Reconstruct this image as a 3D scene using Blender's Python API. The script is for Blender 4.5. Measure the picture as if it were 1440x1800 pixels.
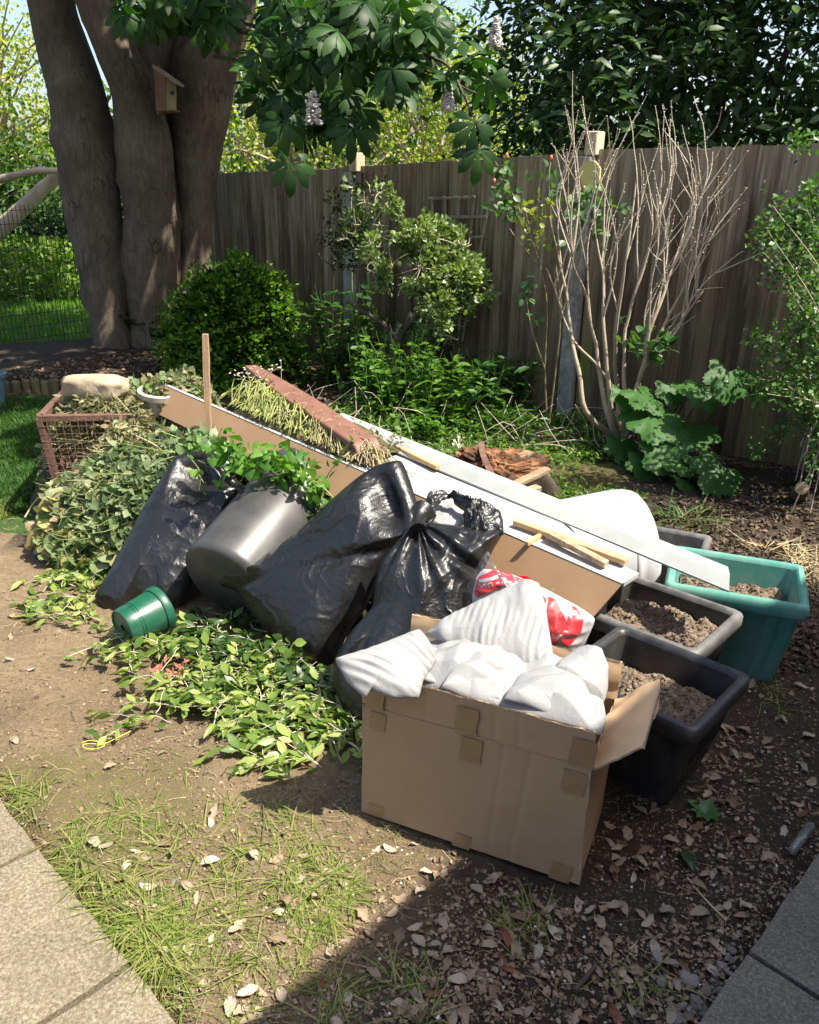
import bpy, math, random
import numpy as np
from mathutils import Vector

for _o in list(bpy.data.objects):
    bpy.data.objects.remove(_o)
SC = bpy.context.scene
COL = SC.collection
rng = np.random.default_rng(11)
random.seed(11)
PI = math.pi

# ------------------------------------------------------------------ camera
PITCH, ROLL, EYE, FPX = math.radians(22), math.radians(1.0), 1.6, 1440.0
_R0 = np.array([1, 0, 0.]); CF = np.array([0, math.cos(PITCH), -math.sin(PITCH)]); _U0 = np.cross(_R0, CF)
CR = math.cos(ROLL)*_R0 + math.sin(ROLL)*_U0
CU = -math.sin(ROLL)*_R0 + math.cos(ROLL)*_U0
CC = np.array([0, 0, EYE])
cam = bpy.data.cameras.new('camera'); camo = bpy.data.objects.new('camera', cam); COL.objects.link(camo)
cam.sensor_fit = 'HORIZONTAL'; cam.sensor_width = 36; cam.lens = 36
cam.clip_start = .05; cam.clip_end = 400
from mathutils import Matrix
_m = Matrix(((CR[0], CU[0], -CF[0], CC[0]), (CR[1], CU[1], -CF[1], CC[1]), (CR[2], CU[2], -CF[2], CC[2]), (0, 0, 0, 1)))
camo.matrix_world = _m
SC.camera = camo

# ------------------------------------------------------------------ light
SUN_EL, SUN_AZ = math.radians(59), math.atan2(.94, -.34)       # azimuth measured from +Y towards +X
SUND = np.array([math.sin(SUN_AZ)*math.cos(SUN_EL), math.cos(SUN_AZ)*math.cos(SUN_EL), math.sin(SUN_EL)])
W = bpy.data.worlds.new('World'); SC.world = W; W.use_nodes = True
nt = W.node_tree; nt.nodes.clear()
sky = nt.nodes.new('ShaderNodeTexSky'); sky.sky_type = 'NISHITA'; sky.sun_disc = False
sky.sun_elevation = SUN_EL; sky.sun_rotation = SUN_AZ; sky.air_density = 1.0; sky.dust_density = 3.0; sky.ozone_density = 1.0
bg = nt.nodes.new('ShaderNodeBackground'); bg.inputs[1].default_value = .13
wo = nt.nodes.new('ShaderNodeOutputWorld')
nt.links.new(sky.outputs[0], bg.inputs[0]); nt.links.new(bg.outputs[0], wo.inputs[0])
sl = bpy.data.lights.new('sun', 'SUN'); sl.energy = 5.0; sl.angle = math.radians(.55); sl.color = (1, .925, .79)
so = bpy.data.objects.new('sun', sl); COL.objects.link(so)
so.rotation_euler = Vector(SUND).to_track_quat('Z', 'Y').to_euler()
SC.view_settings.view_transform = 'Standard'; SC.view_settings.look = 'None'
SC.view_settings.exposure = 1.17; SC.view_settings.gamma = 1; SC.view_settings.use_curve_mapping = False
SC.cycles.max_bounces = 6; SC.cycles.transparent_max_bounces = 6
SC.cycles.diffuse_bounces = 3; SC.cycles.glossy_bounces = 2; SC.cycles.transmission_bounces = 4
SC.cycles.sample_clamp_indirect = 4

# ------------------------------------------------------------------ measuring helpers (pixel of the photo -> point in the place)
def ray(px, py):
    px = np.asarray(px, float); py = np.asarray(py, float)
    return ((px-720)/FPX)[..., None]*CR - ((py-900)/FPX)[..., None]*CU + CF
def G(px, py, z=0.):
    d = ray(px, py); return CC + d*((z-EYE)/d[..., 2])[..., None]
def PY(px, py, Y):
    d = ray(px, py); return CC + d*((Y)/d[..., 1])[..., None]
class Plane:
    def __init__(s, a, b, c):
        s.o = np.array(a, float); n = np.cross(np.array(b)-a, np.array(c)-a); n /= np.linalg.norm(n)
        if np.dot(n, CC-s.o) < 0: n = -n
        s.n = n
        v = np.array([0, 0, 1.])-n*n[2]
        if np.linalg.norm(v) < .05: v = np.array([0, 1., 0])-n*n[1]
        s.v = v/np.linalg.norm(v); s.u = np.cross(s.v, n)
    def at(s, px, py):
        d = ray(px, py); t = ((s.o-CC)@s.n)/(d@s.n); return CC+d*t[..., None]
    def uv(s, P): return (P-s.o)@s.u, (P-s.o)@s.v
def proj(P):
    v = np.asarray(P)-CC; z = v@CF
    return 720+FPX*(v@CR)/z, 900-FPX*(v@CU)/z, z

# ------------------------------------------------------------------ noise
def _h(ix, iy, iz, seed):
    n = (ix*374761393 + iy*668265263 + iz*2147483647 + seed*974711) & 0xffffffff
    n = ((n ^ (n >> 13))*1274126177) & 0xffffffff
    n = ((n ^ (n >> 16))*2246822519) & 0xffffffff
    return ((n ^ (n >> 15)) & 0xffffff)/float(0xffffff)*2-1
def vn(P, s=1., seed=0):
    P = np.asarray(P, float)*s+1000.; i = np.floor(P).astype(np.int64); f = P-i; f = f*f*(3-2*f)
    r = 0
    for dx in (0, 1):
        for dy in (0, 1):
            for dz in (0, 1):
                w = (f[..., 0] if dx else 1-f[..., 0])*(f[..., 1] if dy else 1-f[..., 1])*(f[..., 2] if dz else 1-f[..., 2])
                r = r+w*_h(i[..., 0]+dx, i[..., 1]+dy, i[..., 2]+dz, seed)
    return r
def fbm(P, s=1., o=4, seed=0, g=.5):
    r = 0; a = 1.
    for k in range(o):
        r = r+a*vn(P, s*2**k, seed+k*17); a *= g
    return r
def xyz(x, y, z=0.):
    x, y, z = np.broadcast_arrays(np.asarray(x, float), y, z); return np.stack([x, y, z], -1)
def ridge(x, y, s=1., seed=0):
    return 1-np.abs(vn(xyz(x, y), s, seed))*2

# ------------------------------------------------------------------ materials
def nd(t, k, **a):
    n = t.nodes.new(k)
    for q, v in a.items(): setattr(n, q, v)
    return n
def rgba(c): return (c[0], c[1], c[2], 1)
def ramp(t, cols, interp='LINEAR'):
    r = nd(t, 'ShaderNodeValToRGB'); r.color_ramp.interpolation = interp
    if not isinstance(cols[0][1], (tuple, list)): cols = [(i/(len(cols)-1), c) for i, c in enumerate(cols)]
    e = r.color_ramp.elements
    while len(e) < len(cols): e.new(.5)
    for k, (p, c) in enumerate(cols): e[k].position = p; e[k].color = rgba(c)
    return r
def noise(t, scale, detail=6, rough=.6, stretch=(1, 1, 1), coord='Object', dist=0):
    tc = nd(t, 'ShaderNodeTexCoord'); mp = nd(t, 'ShaderNodeMapping'); mp.inputs['Scale'].default_value = stretch
    n = nd(t, 'ShaderNodeTexNoise'); n.inputs['Scale'].default_value = scale; n.inputs['Detail'].default_value = detail
    n.inputs['Roughness'].default_value = rough; n.inputs['Distortion'].default_value = dist
    t.links.new(tc.outputs[coord], mp.inputs[0]); t.links.new(mp.outputs[0], n.inputs['Vector'])
    return n
def mth(t, op, a, b=0., clamp=False):
    m = nd(t, 'ShaderNodeMath', operation=op, use_clamp=clamp)
    for i, v in enumerate((a, b)):
        if isinstance(v, (int, float)): m.inputs[i].default_value = v
        else: t.links.new(v, m.inputs[i])
    return m.outputs[0]
def mixc(t, f, a, b, mode='MIX'):
    m = nd(t, 'ShaderNodeMix', data_type='RGBA', blend_type=mode)
    if isinstance(f, (int, float)): m.inputs[0].default_value = f
    else: t.links.new(f, m.inputs[0])
    for i, v in ((6, a), (7, b)):
        if isinstance(v, (tuple, list)): m.inputs[i].default_value = rgba(v)
        else: t.links.new(v, m.inputs[i])
    return m.outputs[2]
def newmat(name):
    m = bpy.data.materials.new(name); m.use_nodes = True; t = m.node_tree
    return m, t, t.nodes['Principled BSDF']
def bumpn(t, p, h, strength=.3, dist=.01):
    b = nd(t, 'ShaderNodeBump'); b.inputs['Strength'].default_value = strength; b.inputs['Distance'].default_value = dist
    t.links.new(h, b.inputs['Height']); t.links.new(b.outputs[0], p.inputs['Normal']); return b
def M(name, cols, rough=.6, scale=8, stretch=(1, 1, 1), detail=6, bump=.3, bdist=.01, bscale=None, spec=.4, rnd=0., metallic=0., dirt=None, rvar=.1, transl=0.):
    m, t, p = newmat(name)
    if not isinstance(cols, list): cols = [tuple(c*.85 for c in cols), tuple(min(1, c*1.12) for c in cols)]
    n = noise(t, scale, detail, .65, stretch); r = ramp(t, [(.28+.44*i/(len(cols)-1), c) for i, c in enumerate(cols)])
    t.links.new(n.outputs[0], r.inputs[0]); c = r.outputs[0]
    if dirt:
        dn = noise(t, dirt[1], 8, .7); k = ramp(t, [(dirt[2], (0, 0, 0)), (min(1, dirt[2]+dirt[3]), (1, 1, 1))]); t.links.new(dn.outputs[0], k.inputs[0])
        c = mixc(t, k.outputs[0], c, dirt[0])
    if rnd:
        oi = nd(t, 'ShaderNodeObjectInfo'); geo = nd(t, 'ShaderNodeNewGeometry')
        f = mth(t, 'FRACT', mth(t, 'ADD', oi.outputs['Random'], geo.outputs['Random Per Island']))
        v = mth(t, 'ADD', mth(t, 'MULTIPLY', f, 2*rnd), 1-rnd)
        hsv = nd(t, 'ShaderNodeHueSaturation'); t.links.new(c, hsv.inputs['Color']); t.links.new(v, hsv.inputs['Value']); c = hsv.outputs[0]
    t.links.new(c, p.inputs['Base Color'])
    if bump:
        b = noise(t, bscale or scale*4, 8, .65, stretch); bumpn(t, p, b.outputs[0], bump, bdist)
    p.inputs['Specular IOR Level'].default_value = spec; p.inputs['Metallic'].default_value = metallic
    rn = noise(t, scale*1.7, 4); rr = nd(t, 'ShaderNodeMapRange'); rr.inputs[1].default_value = .3; rr.inputs[2].default_value = .7
    rr.inputs[3].default_value = max(.03, rough-rvar); rr.inputs[4].default_value = min(1, rough+rvar)
    t.links.new(rn.outputs[0], rr.inputs[0]); t.links.new(rr.outputs[0], p.inputs['Roughness'])
    if transl:
        o = t.nodes['Material Output']; tr = nd(t, 'ShaderNodeBsdfTranslucent'); t.links.new(c, tr.inputs[0])
        mx = nd(t, 'ShaderNodeMixShader'); mx.inputs[0].default_value = transl
        t.links.new(p.outputs[0], mx.inputs[1]); t.links.new(tr.outputs[0], mx.inputs[2]); t.links.new(mx.outputs[0], o.inputs[0])
    return m
def leafmat(name, cols, rough=.42, transl=.35, spec=.45, tcol=None):
    """leaf: every leaf (mesh island or object) draws its own shade from the ramp; light shines through"""
    m, t, p = newmat(name); o = t.nodes['Material Output']
    oi = nd(t, 'ShaderNodeObjectInfo'); geo = nd(t, 'ShaderNodeNewGeometry')
    f = mth(t, 'FRACT', mth(t, 'ADD', oi.outputs['Random'], geo.outputs['Random Per Island']))
    r = ramp(t, cols); t.links.new(f, r.inputs[0])
    n = noise(t, 30, 3); c = mixc(t, mth(t, 'MULTIPLY', n.outputs[0], .5), r.outputs[0], tuple(v*.6 for v in (cols[0][1] if isinstance(cols[0][1], tuple) else cols[0])))
    t.links.new(c, p.inputs['Base Color']); p.inputs['Roughness'].default_value = rough; p.inputs['Specular IOR Level'].default_value = spec
    tr = nd(t, 'ShaderNodeBsdfTranslucent')
    tc = mixc(t, 1.0, c, tcol or (1.5, 1.7, .5), 'MULTIPLY'); t.links.new(tc, tr.inputs[0])
    mx = nd(t, 'ShaderNodeMixShader'); mx.inputs[0].default_value = transl
    t.links.new(p.outputs[0], mx.inputs[1]); t.links.new(tr.outputs[0], mx.inputs[2]); t.links.new(mx.outputs[0], o.inputs[0])
    return m

# ------------------------------------------------------------------ mesh helpers
class MB:
    def __init__(s): s.v = []; s.f = []; s.n = 0
    def add(s, V, F, mi=0):
        V = np.asarray(V, float).reshape(-1, 3); s.v.append(V)
        F = np.asarray(F, np.int64)
        if F.size: s.f.append((F+s.n, mi))
        s.n += len(V); return s
    def grid(s, V, closeu=False, closev=False, mi=0, flip=False):
        h, w = V.shape[:2]; i = np.arange(h*w).reshape(h, w)
        a = i if not closeu else np.vstack([i, i[:1]])
        a = a if not closev else np.hstack([a, a[:, :1]])
        F = np.stack([a[:-1, :-1], a[:-1, 1:], a[1:, 1:], a[1:, :-1]], -1).reshape(-1, 4)
        if flip: F = F[:, ::-1]
        return s.add(V, F, mi)
    def box(s, c, size, R=None, mi=0, ch=0.):
        R = np.eye(3) if R is None else np.asarray(R)
        hx, hy, hz = np.array(size)/2.; c = np.asarray(c, float)
        if not ch:
            V = np.array([[x, y, z] for z in (-hz, hz) for y in (-hy, hy) for x in (-hx, hx)])
            F = [[0, 2, 3, 1], [4, 5, 7, 6], [0, 1, 5, 4], [2, 6, 7, 3], [0, 4, 6, 2], [1, 3, 7, 5]]
            return s.add(V@R.T+c, F, mi)
        ring = lambda ax, ay, b: [[-ax+b, -ay, 0], [ax-b, -ay, 0], [ax, -ay+b, 0], [ax, ay-b, 0], [ax-b, ay, 0], [-ax+b, ay, 0], [-ax, ay-b, 0], [-ax, -ay+b, 0]]
        L = []
        for z, d in ((-hz, ch), (-hz+ch, 0), (hz-ch, 0), (hz, ch)):
            q = np.array(ring(hx-d, hy-d, ch)); q[:, 2] = z; L.append(q)
        V = np.array(L); s.grid(V@R.T+c, closev=True, mi=mi)
        s.add(V[0]@R.T+c, [list(range(7, -1, -1))], mi); s.add(V[3]@R.T+c, [list(range(8))], mi)
        return s
    def tube(s, P, r, n=7, cap=True, mi=0, oval=None, rough=0., seed=0):
        P = np.asarray(P, float); k = len(P); r = np.broadcast_to(np.asarray(r, float), (k,))
        T = np.gradient(P, axis=0); T /= np.linalg.norm(T, axis=1)[:, None]+1e-9
        a = np.array([0, 0, 1.]) if abs(T[0][2]) < .9 else np.array([1., 0, 0])
        X = []; x = np.cross(a, T[0]); x /= np.linalg.norm(x)
        for i in range(k):
            x = x-T[i]*(x@T[i]); x /= np.linalg.norm(x)+1e-9; X.append(x.copy())
        X = np.array(X); Yv = np.cross(T, X); th = np.arange(n)*2*PI/n
        V = P[:, None]+r[:, None, None]*(np.cos(th)[None, :, None]*X[:, None]+np.sin(th)[None, :, None]*Yv[:, None]*(oval or 1))
        if rough: V = V+(V-P[:, None])*(rough*fbm(V, 1/(r.max()+1e-6)*.8, 3, seed))[..., None]
        s.grid(V, closev=True, mi=mi, flip=True)
        if cap and n > 2: s.add(V[0], [list(range(n))], mi); s.add(V[-1], [list(range(n-1, -1, -1))], mi)
        return s
    def prism(s, poly, z0, z1, fn=None, mi=0):
        poly = np.asarray(poly, float); n = len(poly)
        a = np.c_[poly, np.full(n, z0)]; b = np.c_[poly, np.full(n, z1)]
        V = np.vstack([a, b]);
        if fn is not None: V = fn(V)
        s.add(V, [[i, (i+1) % n, n+(i+1) % n, n+i] for i in range(n)], mi)
        s.add(V[:n], [list(range(n-1, -1, -1))], mi); s.add(V[n:], [list(range(n))], mi); return s
    def mesh(s, name, off=None, smooth=True):
        V = np.vstack(s.v) if s.v else np.zeros((0, 3))
        if off is not None: V = V-np.asarray(off)
        me = bpy.data.meshes.new(name); nl = sum(F.size for F, _ in s.f); nf = sum(len(F) for F, _ in s.f)
        me.vertices.add(len(V)); me.vertices.foreach_set('co', V.astype(np.float32).ravel())
        me.loops.add(nl); me.polygons.add(nf)
        me.loops.foreach_set('vertex_index', np.concatenate([F.ravel() for F, _ in s.f]).astype(np.int32))
        tot = np.concatenate([np.full(len(F), F.shape[1]) for F, _ in s.f]); st = np.concatenate([[0], np.cumsum(tot)[:-1]])
        me.polygons.foreach_set('loop_start', st.astype(np.int32)); me.polygons.foreach_set('loop_total', tot.astype(np.int32))
        me.polygons.foreach_set('material_index', np.concatenate([np.full(len(F), m) for F, m in s.f]).astype(np.int32))
        me.polygons.foreach_set('use_smooth', np.full(nf, smooth))
        me.update(calc_edges=True); me.validate(); return me
    def build(s, name, mat, parent=None, smooth=True, kind=None, label=None, bevel=0, sharp=None):
        V = np.vstack(s.v)
        if parent is None: off = np.array([V[:, 0].mean(), V[:, 1].mean(), V[:, 2].min()])
        else: off = np.array(worldloc(parent))
        me = s.mesh(name, off, smooth)
        for mm in (mat if isinstance(mat, (list, tuple)) else [mat]): me.materials.append(mm)
        o = bpy.data.objects.new(name, me); COL.objects.link(o)
        if parent is None: o.location = off
        else: o.parent = parent
        if kind: o['kind'] = kind
        if label: o['label'] = label
        if bevel:
            b = o.modifiers.new('bevel', 'BEVEL'); b.width = bevel; b.segments = 2; b.limit_method = 'ANGLE'; b.angle_limit = math.radians(40)
        if sharp is not None: me.set_sharp_from_angle(angle=math.radians(sharp))
        return o
WL = {}
def worldloc(o):
    p = Vector(o.location); q = o.parent
    while q is not None: p = p+Vector(q.location); q = q.parent
    return p
def thing(name, label, cat, loc=(0, 0, 0), group=None):
    o = bpy.data.objects.new(name, None); COL.objects.link(o); o.location = [float(v) for v in loc]
    o.empty_display_size = .05
    o['label'] = label; o['category'] = cat
    if group: o['group'] = group
    return o
def tag(o, label, cat, group=None):
    o['label'] = label; o['category'] = cat
    if group: o['group'] = group
    return o
def struct(o): o['kind'] = 'structure'; return o
def inst(name, me, loc, R=None, s=1., parent=None):
    o = bpy.data.objects.new(name, me); COL.objects.link(o)
    l = Vector([float(v) for v in loc])
    if parent is not None: o.parent = parent; l = l-worldloc(parent)
    if R is None: R = np.eye(3)
    q = Matrix([[float(v) for v in row] for row in R]).to_4x4()
    o.matrix_local = Matrix.Translation(l) @ q @ Matrix.Diagonal((float(s), float(s), float(s), 1))
    return o

# ------------------------------------------------------------------ leaves
def t_leaf(w=.25, fold=.12, droop=.12, pos=.4):
    V = [[0, 0, 0], [-w*.85, .28*pos/.4, fold*.6], [0, .3*pos/.4, 0], [w*.85, .28*pos/.4, fold*.6], [-w, .62, fold*.7-droop*.4], [0, .64, -droop*.4], [w, .62, fold*.7-droop*.4], [0, 1, -droop]]
    return np.array(V), [np.array([[0, 2, 1], [0, 3, 2], [4, 5, 7], [5, 6, 7]]), np.array([[1, 2, 5, 4], [2, 3, 6, 5]])]
def t_small(w=.28, fold=.1):
    return np.array([[0, 0, 0], [-w, .5, fold], [w, .5, fold], [0, 1, 0]]), [np.array([[0, 3, 1], [0, 2, 3]])]
def t_quad(w=.3):
    return np.array([[-w*.6, 0, 0], [w*.6, 0, 0], [w, .7, .05], [-w*.7, 1, .0]]), [np.array([[0, 1, 2, 3]])]
def t_blade(w=.03, bend=.35, n=3):
    V = []; 
    for i in range(n):
        q = i/n; V += [[-w*(1-q*.5), q, bend*q*q], [w*(1-q*.5), q, bend*q*q]]
    V += [[0, 1, bend]]; F4 = [[2*i, 2*i+1, 2*i+3, 2*i+2] for i in range(n-1)]
    return np.array(V), [np.array(F4), np.array([[2*n-2, 2*n-1, 2*n]])]
def t_palm(k=7, seed=0, wid=.2):
    """horse chestnut leaf: k leaflets fanned round the stalk end, drooping"""
    r = np.random.default_rng(seed); Vs = []; F3 = []; F4 = []; n = 0
    for i in range(k):
        a = (i-(k-1)/2)*(2*PI*.78/k); L = (1-.1*abs(i-(k-1)/2))*(1+r.uniform(-.06, .06)); dr = r.uniform(.25, .5)
        V = np.array([[0, 0, 0], [-.07, .3, -.02], [0, .3, .0], [.07, .3, -.02], [-wid*.9, .62, -.05], [0, .62, -.01], [wid*.9, .62, -.05], [-wid*.75, .84, -.08], [0, .86, -.05], [wid*.75, .84, -.08], [0, 1.02, -.12]])*[1.08, 1, 1]
        V[:, 2] -= dr*V[:, 1]**2; V[:, 0] += .03*math.sin(i*2.3); V = V*L
        c, s_ = math.cos(a), math.sin(a); V = V@np.array([[c, -s_, 0], [s_, c, 0], [0, 0, 1]])
        V[:, 1] += .0
        F3 += [[n+q for q in f] for f in ([0, 2, 1], [0, 3, 2], [7, 8, 10], [8, 9, 10])]
        F4 += [[n+q for q in f] for f in ([1, 2, 5, 4], [2, 3, 6, 5], [4, 5, 8, 7], [5, 6, 9, 8])]
        Vs.append(V); n += 11
    Vs.append(np.array([[-.006, 0, 0], [.006, 0, 0], [.004, -.35, .03], [-.004, -.35, .03]])); F4.append([n, n+1, n+2, n+3])
    return np.vstack(Vs), [np.array(F3), np.array(F4)]
def t_lobed(k=5, teeth=True, seed=0):
    """broad maple-like leaf with pointed toothed lobes, slightly domed"""
    r = np.random.default_rng(seed); out = []
    for i in range(k):
        a0 = (i-(k-1)/2)*(2*PI*.82/k); L = 1-.13*abs(i-(k-1)/2)
        for da, q in ((-.42, .80), (-.33, .77), (-.26, .86), (-.18, .84), (-.12, .93), (-.06, .91), (0, 1), (.06, .91), (.12, .93), (.18, .84), (.26, .86), (.33, .77)):
            out.append((a0+da*1.2, L*q*(1+r.uniform(-.05, .05))))
    B = np.array([[math.sin(a)*q, math.cos(a)*q+.25, 0] for a, q in out]); n = len(B)
    mid = np.array([[b[0]*.55, .25+(b[1]-.25)*.55, 0] for b in B])
    V = np.vstack([[[0, .12, 0]], mid, B]); d = np.hypot(V[:, 0], V[:, 1]-.25); V[:, 2] = -.22*d**2+.045*np.cos(np.arctan2(V[:, 0], V[:, 1]-.25)*k/.82)*d
    F3 = [[0, 1+i+1, 1+i] for i in range(n-1)]; F4 = [[1+i, 1+i+1, 1+n+i+1, 1+n+i] for i in range(n-1)]
    return V, [np.array(F3), np.array(F4)]
def basis(D, N):
    D = D/(np.linalg.norm(D, axis=-1, keepdims=True)+1e-9); X = np.cross(D, N); X /= np.linalg.norm(X, axis=-1, keepdims=True)+1e-9
    return np.stack([X, D, np.cross(X, D)], -1)            # columns = local x, y, z
def rndv(n):
    v = rng.normal(size=(n, 3)); return v/np.linalg.norm(v, axis=1)[:, None]
def leaves_mb(P, D, N, S, tm, mb=None):
    V, Fs = tm; R = basis(D, N); n = len(P)
    W_ = np.einsum('nij,kj->nki', R, V)*np.asarray(S).reshape(-1, 1, 1)+P[:, None]
    mb = mb or MB(); base = mb.n; mb.add(W_, [])
    off = (np.arange(n)*len(V))[:, None, None]
    for F in Fs: mb.f.append(((F[None]+off+base).reshape(-1, F.shape[1]), 0))
    return mb
def leaves(name, parent, P, D, N, S, tms, mat, nparts=0, rest='leaf_cluster', label=None, minpx=9):
    """up to nparts of the leaves that show largest become objects of their own, the rest one joined part"""
    if not isinstance(tms, list): tms = [tms]
    S = np.broadcast_to(np.asarray(S, float), (len(P),)).copy()
    if nparts:
        x, y, z = proj(P); vis = (x > -10) & (x < 1450) & (y > -10) & (y < 1810) & (z > 0)
        sz = np.where(vis, S/np.maximum(z, .1)*FPX, 0); sz = np.where(sz < minpx, 0, sz)
        idx = np.argsort(-sz)[:nparts]; idx = idx[sz[idx] > 0]
    else: idx = np.array([], int)
    if len(idx):
        ms = []
        for tm in tms:
            mb = MB(); b = mb.n; mb.add(tm[0], [])
            for F in tm[1]: mb.f.append((F, 0))
            me = mb.mesh(name); me.materials.append(mat); ms.append(me)
        R = basis(D[idx], N[idx])
        for k, i in enumerate(idx): inst(name, ms[k % len(ms)], P[i], R[k], S[i], parent)
    keep = np.setdiff1d(np.arange(len(P)), idx)
    if len(keep):
        mb = MB()
        for j, tm in enumerate(tms):
            q = keep[j::len(tms)]
            if len(q): leaves_mb(P[q], D[q], N[q], S[q], tm, mb)
        o = mb.build(rest, mat, parent, kind='stuff')
        return o

def in_poly(poly, n):
    """n random pixels inside a polygon"""
    poly = np.asarray(poly, float); lo = poly.min(0); hi = poly.max(0); out = []
    while sum(map(len, out)) < n:
        q = rng.uniform(lo, hi, (n*2+20, 2)); ins = np.zeros(len(q), bool); j = len(poly)-1
        for i in range(len(poly)):
            a, b = poly[i], poly[j]
            c = ((a[1] > q[:, 1]) != (b[1] > q[:, 1])) & (q[:, 0] < (b[0]-a[0])*(q[:, 1]-a[1])/(b[1]-a[1]+1e-9)+a[0]); ins ^= c; j = i
        out.append(q[ins])
    return np.vstack(out)[:n]
def spl(pts, n, closed=False, lin=0.):
    """Catmull-Rom through pts, resampled evenly"""
    p = np.asarray(pts, float); k = len(p); idx = (lambda i: i % k) if closed else (lambda i: min(max(i, 0), k-1)); out = []
    for i in range(k if closed else k-1):
        a, b, c, d = p[idx(i-1)], p[idx(i)], p[idx(i+1)], p[idx(i+2)]
        for t in np.linspace(0, 1, 12, endpoint=False):
            q = .5*((2*b)+(-a+c)*t+(2*a-5*b+4*c-d)*t*t+(-a+3*b-3*c+d)*t**3); out.append(q*(1-lin)+(b+(c-b)*t)*lin)
    if not closed: out.append(p[-1])
    o = np.array(out); 
    if closed: o = np.vstack([o, o[:1]])
    L = np.r_[0, np.cumsum(np.linalg.norm(np.diff(o, axis=0), axis=1))]
    q = np.linspace(0, L[-1], n, endpoint=not closed)
    return np.stack([np.interp(q, L, o[:, j]) for j in range(o.shape[1])], 1)
def blob(poly, center, plane, bulge, disp=None, nr=30, na=180, back=.5, power=2.0, lin=.5, thin=None, prof=None):
    """a full body (bag, sheet): outline laid on a slanted plane in the place, swollen to both sides (or thin with thickness)"""
    B = spl(poly, na, True, lin); c = np.array(center, float); t = (np.arange(1, nr+1)/nr)
    t = 1-(1-t)**1.15
    PX = c+(B-c)[None]*t[:, None, None]; P = plane.at(PX[..., 0], PX[..., 1]); Pc = plane.at(c[0], c[1])
    allP = np.concatenate([np.broadcast_to(Pc, (1, na, 3)), P], 0); T = np.r_[0, t][:, None]+np.zeros((1, na))
    u, v = plane.uv(allP); PXa = np.concatenate([np.broadcast_to(c, (1, na, 2)), PX], 0)
    f = np.power(np.clip(1-T**power, 0, 1), .5)
    hgt = bulge*(f if prof is None else prof(u, v, T, PXa)*np.minimum(1, f*2))
    fade = np.clip((1-T)*6, 0, 1) if thin is None else 1.
    if disp is not None: hgt = hgt+disp(u, v, T, PXa)*fade
    top = allP+plane.n*hgt[..., None]
    bot = (allP-plane.n*(bulge*back*f)[..., None]) if thin is None else top-plane.n*thin
    mb = MB(); V = np.concatenate([top, bot[::-1]], 0)
    mb.grid(V, closev=True, flip=False)
    return mb
# ================================================================== SETTING
def sstep(a, b, x): t = np.clip((x-a)/(b-a), 0, 1); return t*t*(3-2*t)
LOG0, LOG1 = G(-60, 706), G(470, 692)
_ld = (LOG1-LOG0)[:2]; _ld = _ld/np.linalg.norm(_ld); _ln = np.array([-_ld[1], _ld[0]])
# garden line of the fence
FA = G(995, 745)[:2]; FB_ = G(1308, 817)[:2]; FU = (FB_-FA)/np.linalg.norm(FB_-FA); FN = np.array([-FU[1], FU[0]])
if FN[1] > 0: FN = -FN                                        # FN points to the garden
def FP(px, py, off=0.):
    d = ray(px, py); o = FA+FN*off; n = FN
    t = ((o-CC[:2])@n)/(d[..., :2]@n); P = CC+d*t[..., None]
    return (P[..., :2]-FA)@FU, P[..., 2], P
def fpt(s, z, off=0.): q = FA+FU*s+FN*off; return np.array([q[0], q[1], z])
# paved paths
PL0, PL1 = G(71, 1492)[:2], G(233, 1696)[:2]; pla = (PL1-PL0)/np.linalg.norm(PL1-PL0); plp = np.array([pla[1], -pla[0]])
if plp@np.array([-1, -1]) < 0: plp = -plp
PR0 = G(1310, 1675)[:2]; pra = G(1440, 1500)[:2]-G(1225, 1800)[:2]; pra /= np.linalg.norm(pra); prp = np.array([pra[1], -pra[0]])
if prp@np.array([1, -1]) < 0: prp = -prp
def gh(x, y):
    x = np.asarray(x, float); y = np.asarray(y, float); p = xyz(x, y)
    behind = (x-LOG0[0])*_ln[0]+(y-LOG0[1])*_ln[1]
    leftw = 1-sstep(-.9, .2, x)
    bed = sstep(0, .1, behind)*leftw*(1-sstep(7.3, 8.2, y))
    z = .13*bed+.12*np.exp(-((x+2.6)**2+(y-7.3)**2)/1.2)*bed
    near = (1-sstep(7, 12, y))
    z = z+near*(.022*fbm(p, 1.3, 3, 5)+.008*fbm(p, 9, 3, 9)+.004*fbm(p, 30, 2, 3))
    z = z+.05*sstep(3.2, 4.6, y+.4*x)*near*(1-bed)
    # garden falls just below the slabs so that they sit proud
    dl = (x-PL0[0])*plp[0]+(y-PL0[1])*plp[1]; dr = (x-PR0[0])*prp[0]+(y-PR0[1])*prp[1]
    z = z-.05*sstep(-.06, .03, dl)-.05*sstep(-.06, .03, dr)-.008*sstep(-.3, 0, dl)
    return z
def onsurf(px, py, H, lo=1.2, hi=9., n=240):
    """first hit of photo rays with the surface z = H(x, y)"""
    d = ray(px, py); t0 = lo; ts = np.linspace(lo, hi, n); prev = None; out = CC+d*hi; done = np.zeros(len(np.atleast_1d(px)), bool)
    for t in ts:
        P = CC+d*t; e = P[..., 2]-H(P[..., 0], P[..., 1])
        hit = (e <= 0) & ~done
        if prev is not None and hit.any():
            k = prev/(prev-e+1e-9); Q = Pp+(P-Pp)*k[..., None]; out[hit] = Q[hit]
        done |= hit; prev = e; Pp = P
    return out[done] if False else out
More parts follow.
